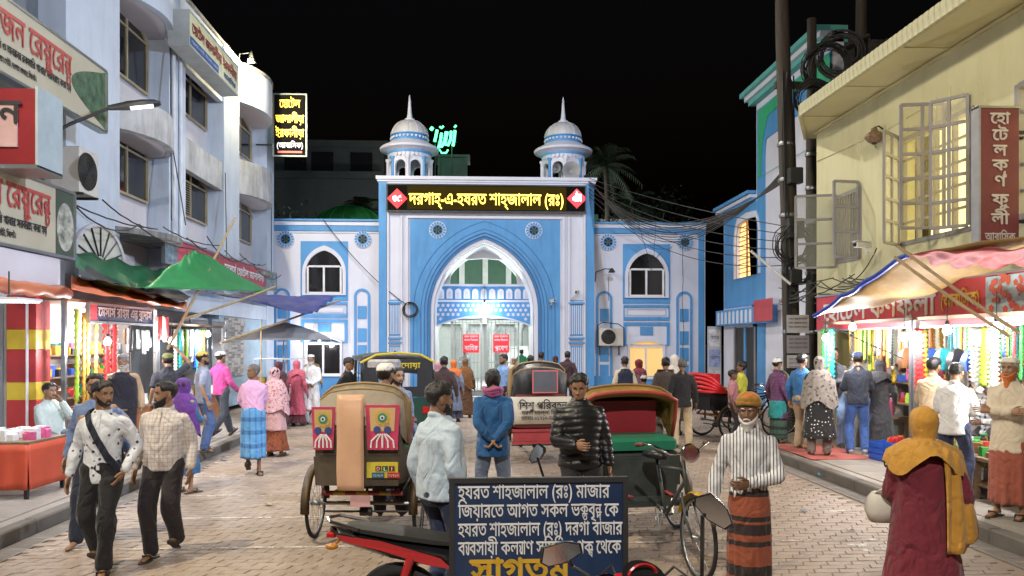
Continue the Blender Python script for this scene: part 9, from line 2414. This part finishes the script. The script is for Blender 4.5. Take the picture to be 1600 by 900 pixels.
for k, (lab, x, Y, rz, H, kw) in enumerate((
 ('woman in a dark maroon headscarf by the food cart', 436, 18.0, 2.6, 1.55, dict(top='burka', hem=0.12, topm=C(60, 24, 34), legs=None, scarf='hijab', scarfm=C(70, 28, 40))),
 ('woman in a rose headscarf beside the umbrella cart', 464, 18.6, 2.9, 1.56, dict(top='kameez', hem=0.3, topm=C(180, 80, 100), legs='skirt', legm=C(90, 40, 50), scarf='hijab', scarfm=C(190, 90, 105))),
 ('man in an ochre shirt under the left wing window', 487, 21.5, 0.4, 1.7, dict(topm=C(160, 130, 80), legm=DRK, mous=True)),
 ('man in a dark jacket bending beside the auto-rickshaw', 537, 14.6, 1.3, 1.72, dict(topm=C(40, 46, 56), legm=BLK, lean=0.2)),
 ('man in a grey checked shirt facing the rickshaw passenger', 621, 9.7, 0.7, 1.69, dict(topm=C(120, 130, 150, 'check', (80, 90, 110), 20), legm=JEAN, beard='stubble', skin=0)),
 ('man in a grey shirt with his back to the left pilaster', 618, 25.5, 3.0, 1.7, dict(topm=C(80, 84, 96), legm=BLK)),
 ('woman in black robes near the left foot of the arch', 669, 18.0, 2.2, 1.6, dict(top='burka', hem=0.08, topm=C(24, 24, 28), legs=None, scarf='hijab', scarfm=C(26, 26, 30))),
 ('woman in a dusty pink headscarf near the arch', 684, 18.6, 2.9, 1.52, dict(top='burka', hem=0.08, topm=C(165, 120, 125), legs=None, scarf='hijab', scarfm=C(180, 130, 135))),
 ('man in a dark brown shirt walking to the gate', 694, 16.2, 3.1, 1.7, dict(topm=C(64, 44, 44), legm=BLK, stance='walk')),
 ('woman in an orange headscarf and grey dress near the gate', 709, 19.5, 3.0, 1.55, dict(top='kameez', hem=0.3, topm=C(120, 130, 150), legs='skirt', legm=C(70, 70, 80), scarf='hijab', scarfm=C(205, 105, 40))),
 ('woman in brown robes and scarf before the grille gate', 727, 20.5, 3.1, 1.56, dict(top='burka', hem=0.08, topm=C(95, 62, 34), legs=None, scarf='shawl', scarfm=C(120, 78, 40))),
 ('bearded man in a sky blue shirt by the gate', 786, 18.0, -1.0, 1.72, dict(topm=C(130, 165, 215), legm=DRK, beard='short', skin=0, arms=('hold', 'down'))),
 ('woman in a beige scarf standing behind the sky blue shirt', 802, 21.5, 0.2, 1.58, dict(top='kameez', hem=0.4, topm=C(160, 150, 140), legs='skirt', legm=C(90, 80, 80), scarf='hijab', scarfm=C(190, 175, 160))),
 ('man in a charcoal shirt with his back to the viewer at the gate', 829, 18.5, 3.1, 1.68, dict(topm=C(46, 44, 50), legm=BLK)),
 ('man in a green shirt just inside the gate', 815, 33.0, 3.0, 1.7, dict(topm=C(50, 140, 90), legm=DRK)),
 ('man in a white shirt inside the courtyard', 726, 34.0, 0.2, 1.7, dict(topm=C(200, 205, 205), legm=C(90, 95, 100))),
 ('man in a navy shirt at the right jamb of the arch', 846, 22.0, 2.8, 1.72, dict(topm=C(40, 50, 80), legm=BLK)),
 ('veiled woman in a dark plum niqab by the right pilaster', 868, 22.5, 0.2, 1.6, dict(top='burka', hem=0.06, topm=C(52, 22, 36), legs=None, scarf='niqab', scarfm=C(56, 24, 38))),
 ('man in a maroon-striped dark shirt by the right pilaster', 887, 22.0, 2.9, 1.74, dict(topm=C(60, 36, 44), legm=BLK)),
 ('man in a navy waistcoat over cream sleeves near the right wing', 976, 17.0, 3.1, 1.68, dict(topm=C(205, 195, 175), legm=C(60, 60, 70), extra=garment('waistcoat', C(36, 44, 72), VEST))),
 ('woman in a wine red headscarf by the lit window', 999, 18.6, 2.0, 1.58, dict(top='burka', hem=0.1, topm=C(120, 90, 100), legs=None, scarf='hijab', scarfm=C(110, 34, 44))),
 ('child in a magenta wrap and white cap', 1006, 15.6, 2.8, 1.32, dict(top='kameez', hem=0.3, topm=C(170, 60, 130, 'floral', (90, 30, 90), 26), legs='skirt', legm=C(60, 40, 60), cap='topi', capm=C(210, 205, 205))),
 ('man wrapped in a long brown shawl near the red rickshaw', 1040, 15.0, 3.0, 1.7, dict(top='panjabi', hem=0.4, topm=C(72, 62, 58), legm=C(80, 72, 66), scarf='drape', scarfm=C(110, 84, 70))),
 ('man in a black jacket and khaki trousers, back turned', 1066, 14.3, 3.0, 1.70, dict(top='jacket', topm=C(26, 26, 30), legm=C(190, 170, 140), hair='bald', hairm=mat('hair_salt', (0.1, 0.095, 0.09)), feet='shoe', hem=0.78)),
 ('person with a white headscarf behind the black jacket', 1054, 16.5, 2.9, 1.72, dict(top='burka', hem=0.3, topm=C(110, 110, 115), legs=None, scarf='hijab', scarfm=C(215, 212, 205))),
 ('woman in a bright yellow scarf near the bicycles', 1158, 15.4, -1.9, 1.62, dict(top='kameez', hem=0.4, topm=C(200, 200, 70), legs='skirt', legm=C(150, 150, 150), hair='long', arms=('hold', 'hold'))),
 ('small child held close to the woman in yellow', 1146, 15.0, 1.2, 1.45, dict(topm=C(180, 120, 130), legm=DRK, sleeve='short')),
 ('old man in a purple jumper, teal shirt tail and green wrap', 1216, 15.0, 1.9, 1.68, dict(topm=C(95, 50, 90, 'check', (60, 30, 60), 16), hem=0.5, legs=LS, legm=C(60, 84, 70, 'bands', (30, 40, 36), 4), cap='topi', capm=C(205, 205, 200), beard='white', scarf='drape', scarfm=C(130, 130, 100), extra=garment('shirt_tail', C(30, 130, 130), [(0.5, 0.215, 0.165), (0.7, 0.2, 0.15), (0.86, 0.18, 0.13)]))))):
 kw.setdefault('arms', ('down', 'down')); kw.setdefault('skin', k % 3); kw.setdefault('det', 1)
 person(lab, at(x, Y), rz, H, seed=30 + k, **kw)
# --- rickshaw passenger with white cap
person('passenger in a white cap riding in the painted rickshaw', RA.matrix_basis @ Vector((0.2, -0.02, 0)), R(176), 1.66, 1.0, stance='sit1.06', topm=C(150, 155, 170), legm=DRK, arms=('knee', 'knee'), det=1, cap='topi', capm=C(225, 222, 215), beard='short', seed=60, head=(-0.35, 0), feet='none')
# --- right pavement
for k, (lab, loc, rz, H, kw) in enumerate((
 ('man in a bright blue shirt and khaki trousers at the far right stall', at(1254, 13.1, 0.14), 2.2, 1.66, dict(topm=C(50, 110, 170), legm=KHA, feet='shoe', shoem=mat('boot_tan', (0.35, 0.2, 0.08), 0.6))),
 ('woman wrapped in a grey patterned shawl over a black and white dress', at(1280, 12.4, 0.14), 2.7, 1.62, dict(g=1.15, top='kameez', hem=0.3, topm=C(30, 30, 32, 'dots', (215, 210, 200), 17), legm=C(120, 108, 100), scarf='shawl', scarfm=C(140, 132, 124, 'floral', (78, 72, 70), 16), arms=('hold', 'hold'))),
 ('man in a dark shirt standing with arms crossed by the far stall', at(1303, 13.3, 0.14), -0.35, 1.76, dict(topm=C(58, 60, 66), legm=C(120, 145, 180), arms=('crossed', 'crossed'), feet='shoe', skin=1)),
 ('man in a navy cap, dark shirt and blue jeans at the stall, back turned', at(1340, 12.45, 0.14), 2.8, 1.70, dict(topm=C(40, 46, 60), legm=C(62, 96, 160), arms=('hold', 'hold'), cap='ball', capm=C(34, 42, 74), feet='shoe', shoem=mat('shoe_grey', (0.3, 0.3, 0.32), 0.5))),
 ('stall keeper in a white cap inside the far right stall', (6.95, 13.7, 0.14), -1.4, 1.68, dict(topm=C(190, 190, 185), legm=DRK, cap='topi', capm=C(225, 225, 220), beard='white')),
 ('woman in charcoal robes and headscarf next to the navy cap', at(1374, 12.6, 0.14), 2.9, 1.58, dict(top='burka', hem=0.08, topm=C(54, 54, 58), legs=None, scarf='hijab', scarfm=C(60, 60, 64))),
 ('man in a khaki beige shirt leaning over the near right counter', atX(1456, 6.05), 2.1, 1.66, dict(topm=C(182, 160, 130), legm=C(70, 66, 66), lean=0.12, arms=('down', 'hold'), hem=0.8)),
 ('young man in a white shirt and navy trousers choosing goods', atX(1490, 5.72), 2.2, 1.62, dict(topm=C(212, 212, 212), legm=C(36, 44, 72), lean=0.12, arms=('hold', 'hold'), hem=0.8, head=(0.1, 0.3))),
 ('boy in a black and white checked shirt behind the counter', (6.95, Yx(1546, 6.95), 0.14), -1.3, 1.56, dict(topm=C(210, 210, 210, 'gingham', (30, 30, 34), 11), legm=DRK, stance='sit0.72', arms=('hold', 'hold'), head=(0, 0.25))),
 ('man with an orange beard, cream tunic and rust wrap at the right edge', atX(1577, 5.68), -1.0, 1.70, dict(top='panjabi', topm=C(205, 192, 170), hem=0.7, legs=LS, legm=C(150, 80, 62), legz=0.16, arms=('crossed', 'crossed'), beard='henna', cap='topi', capm=C(220, 215, 200), hair='bald', hairm=M_HAIRG)))):
 kw.setdefault('arms', ('down', 'down')); kw.setdefault('skin', k % 3); kw.setdefault('det', 1)
 person(lab, loc, rz, H, seed=70 + k, **kw)
bpy.data.scenes.remove(TMP)
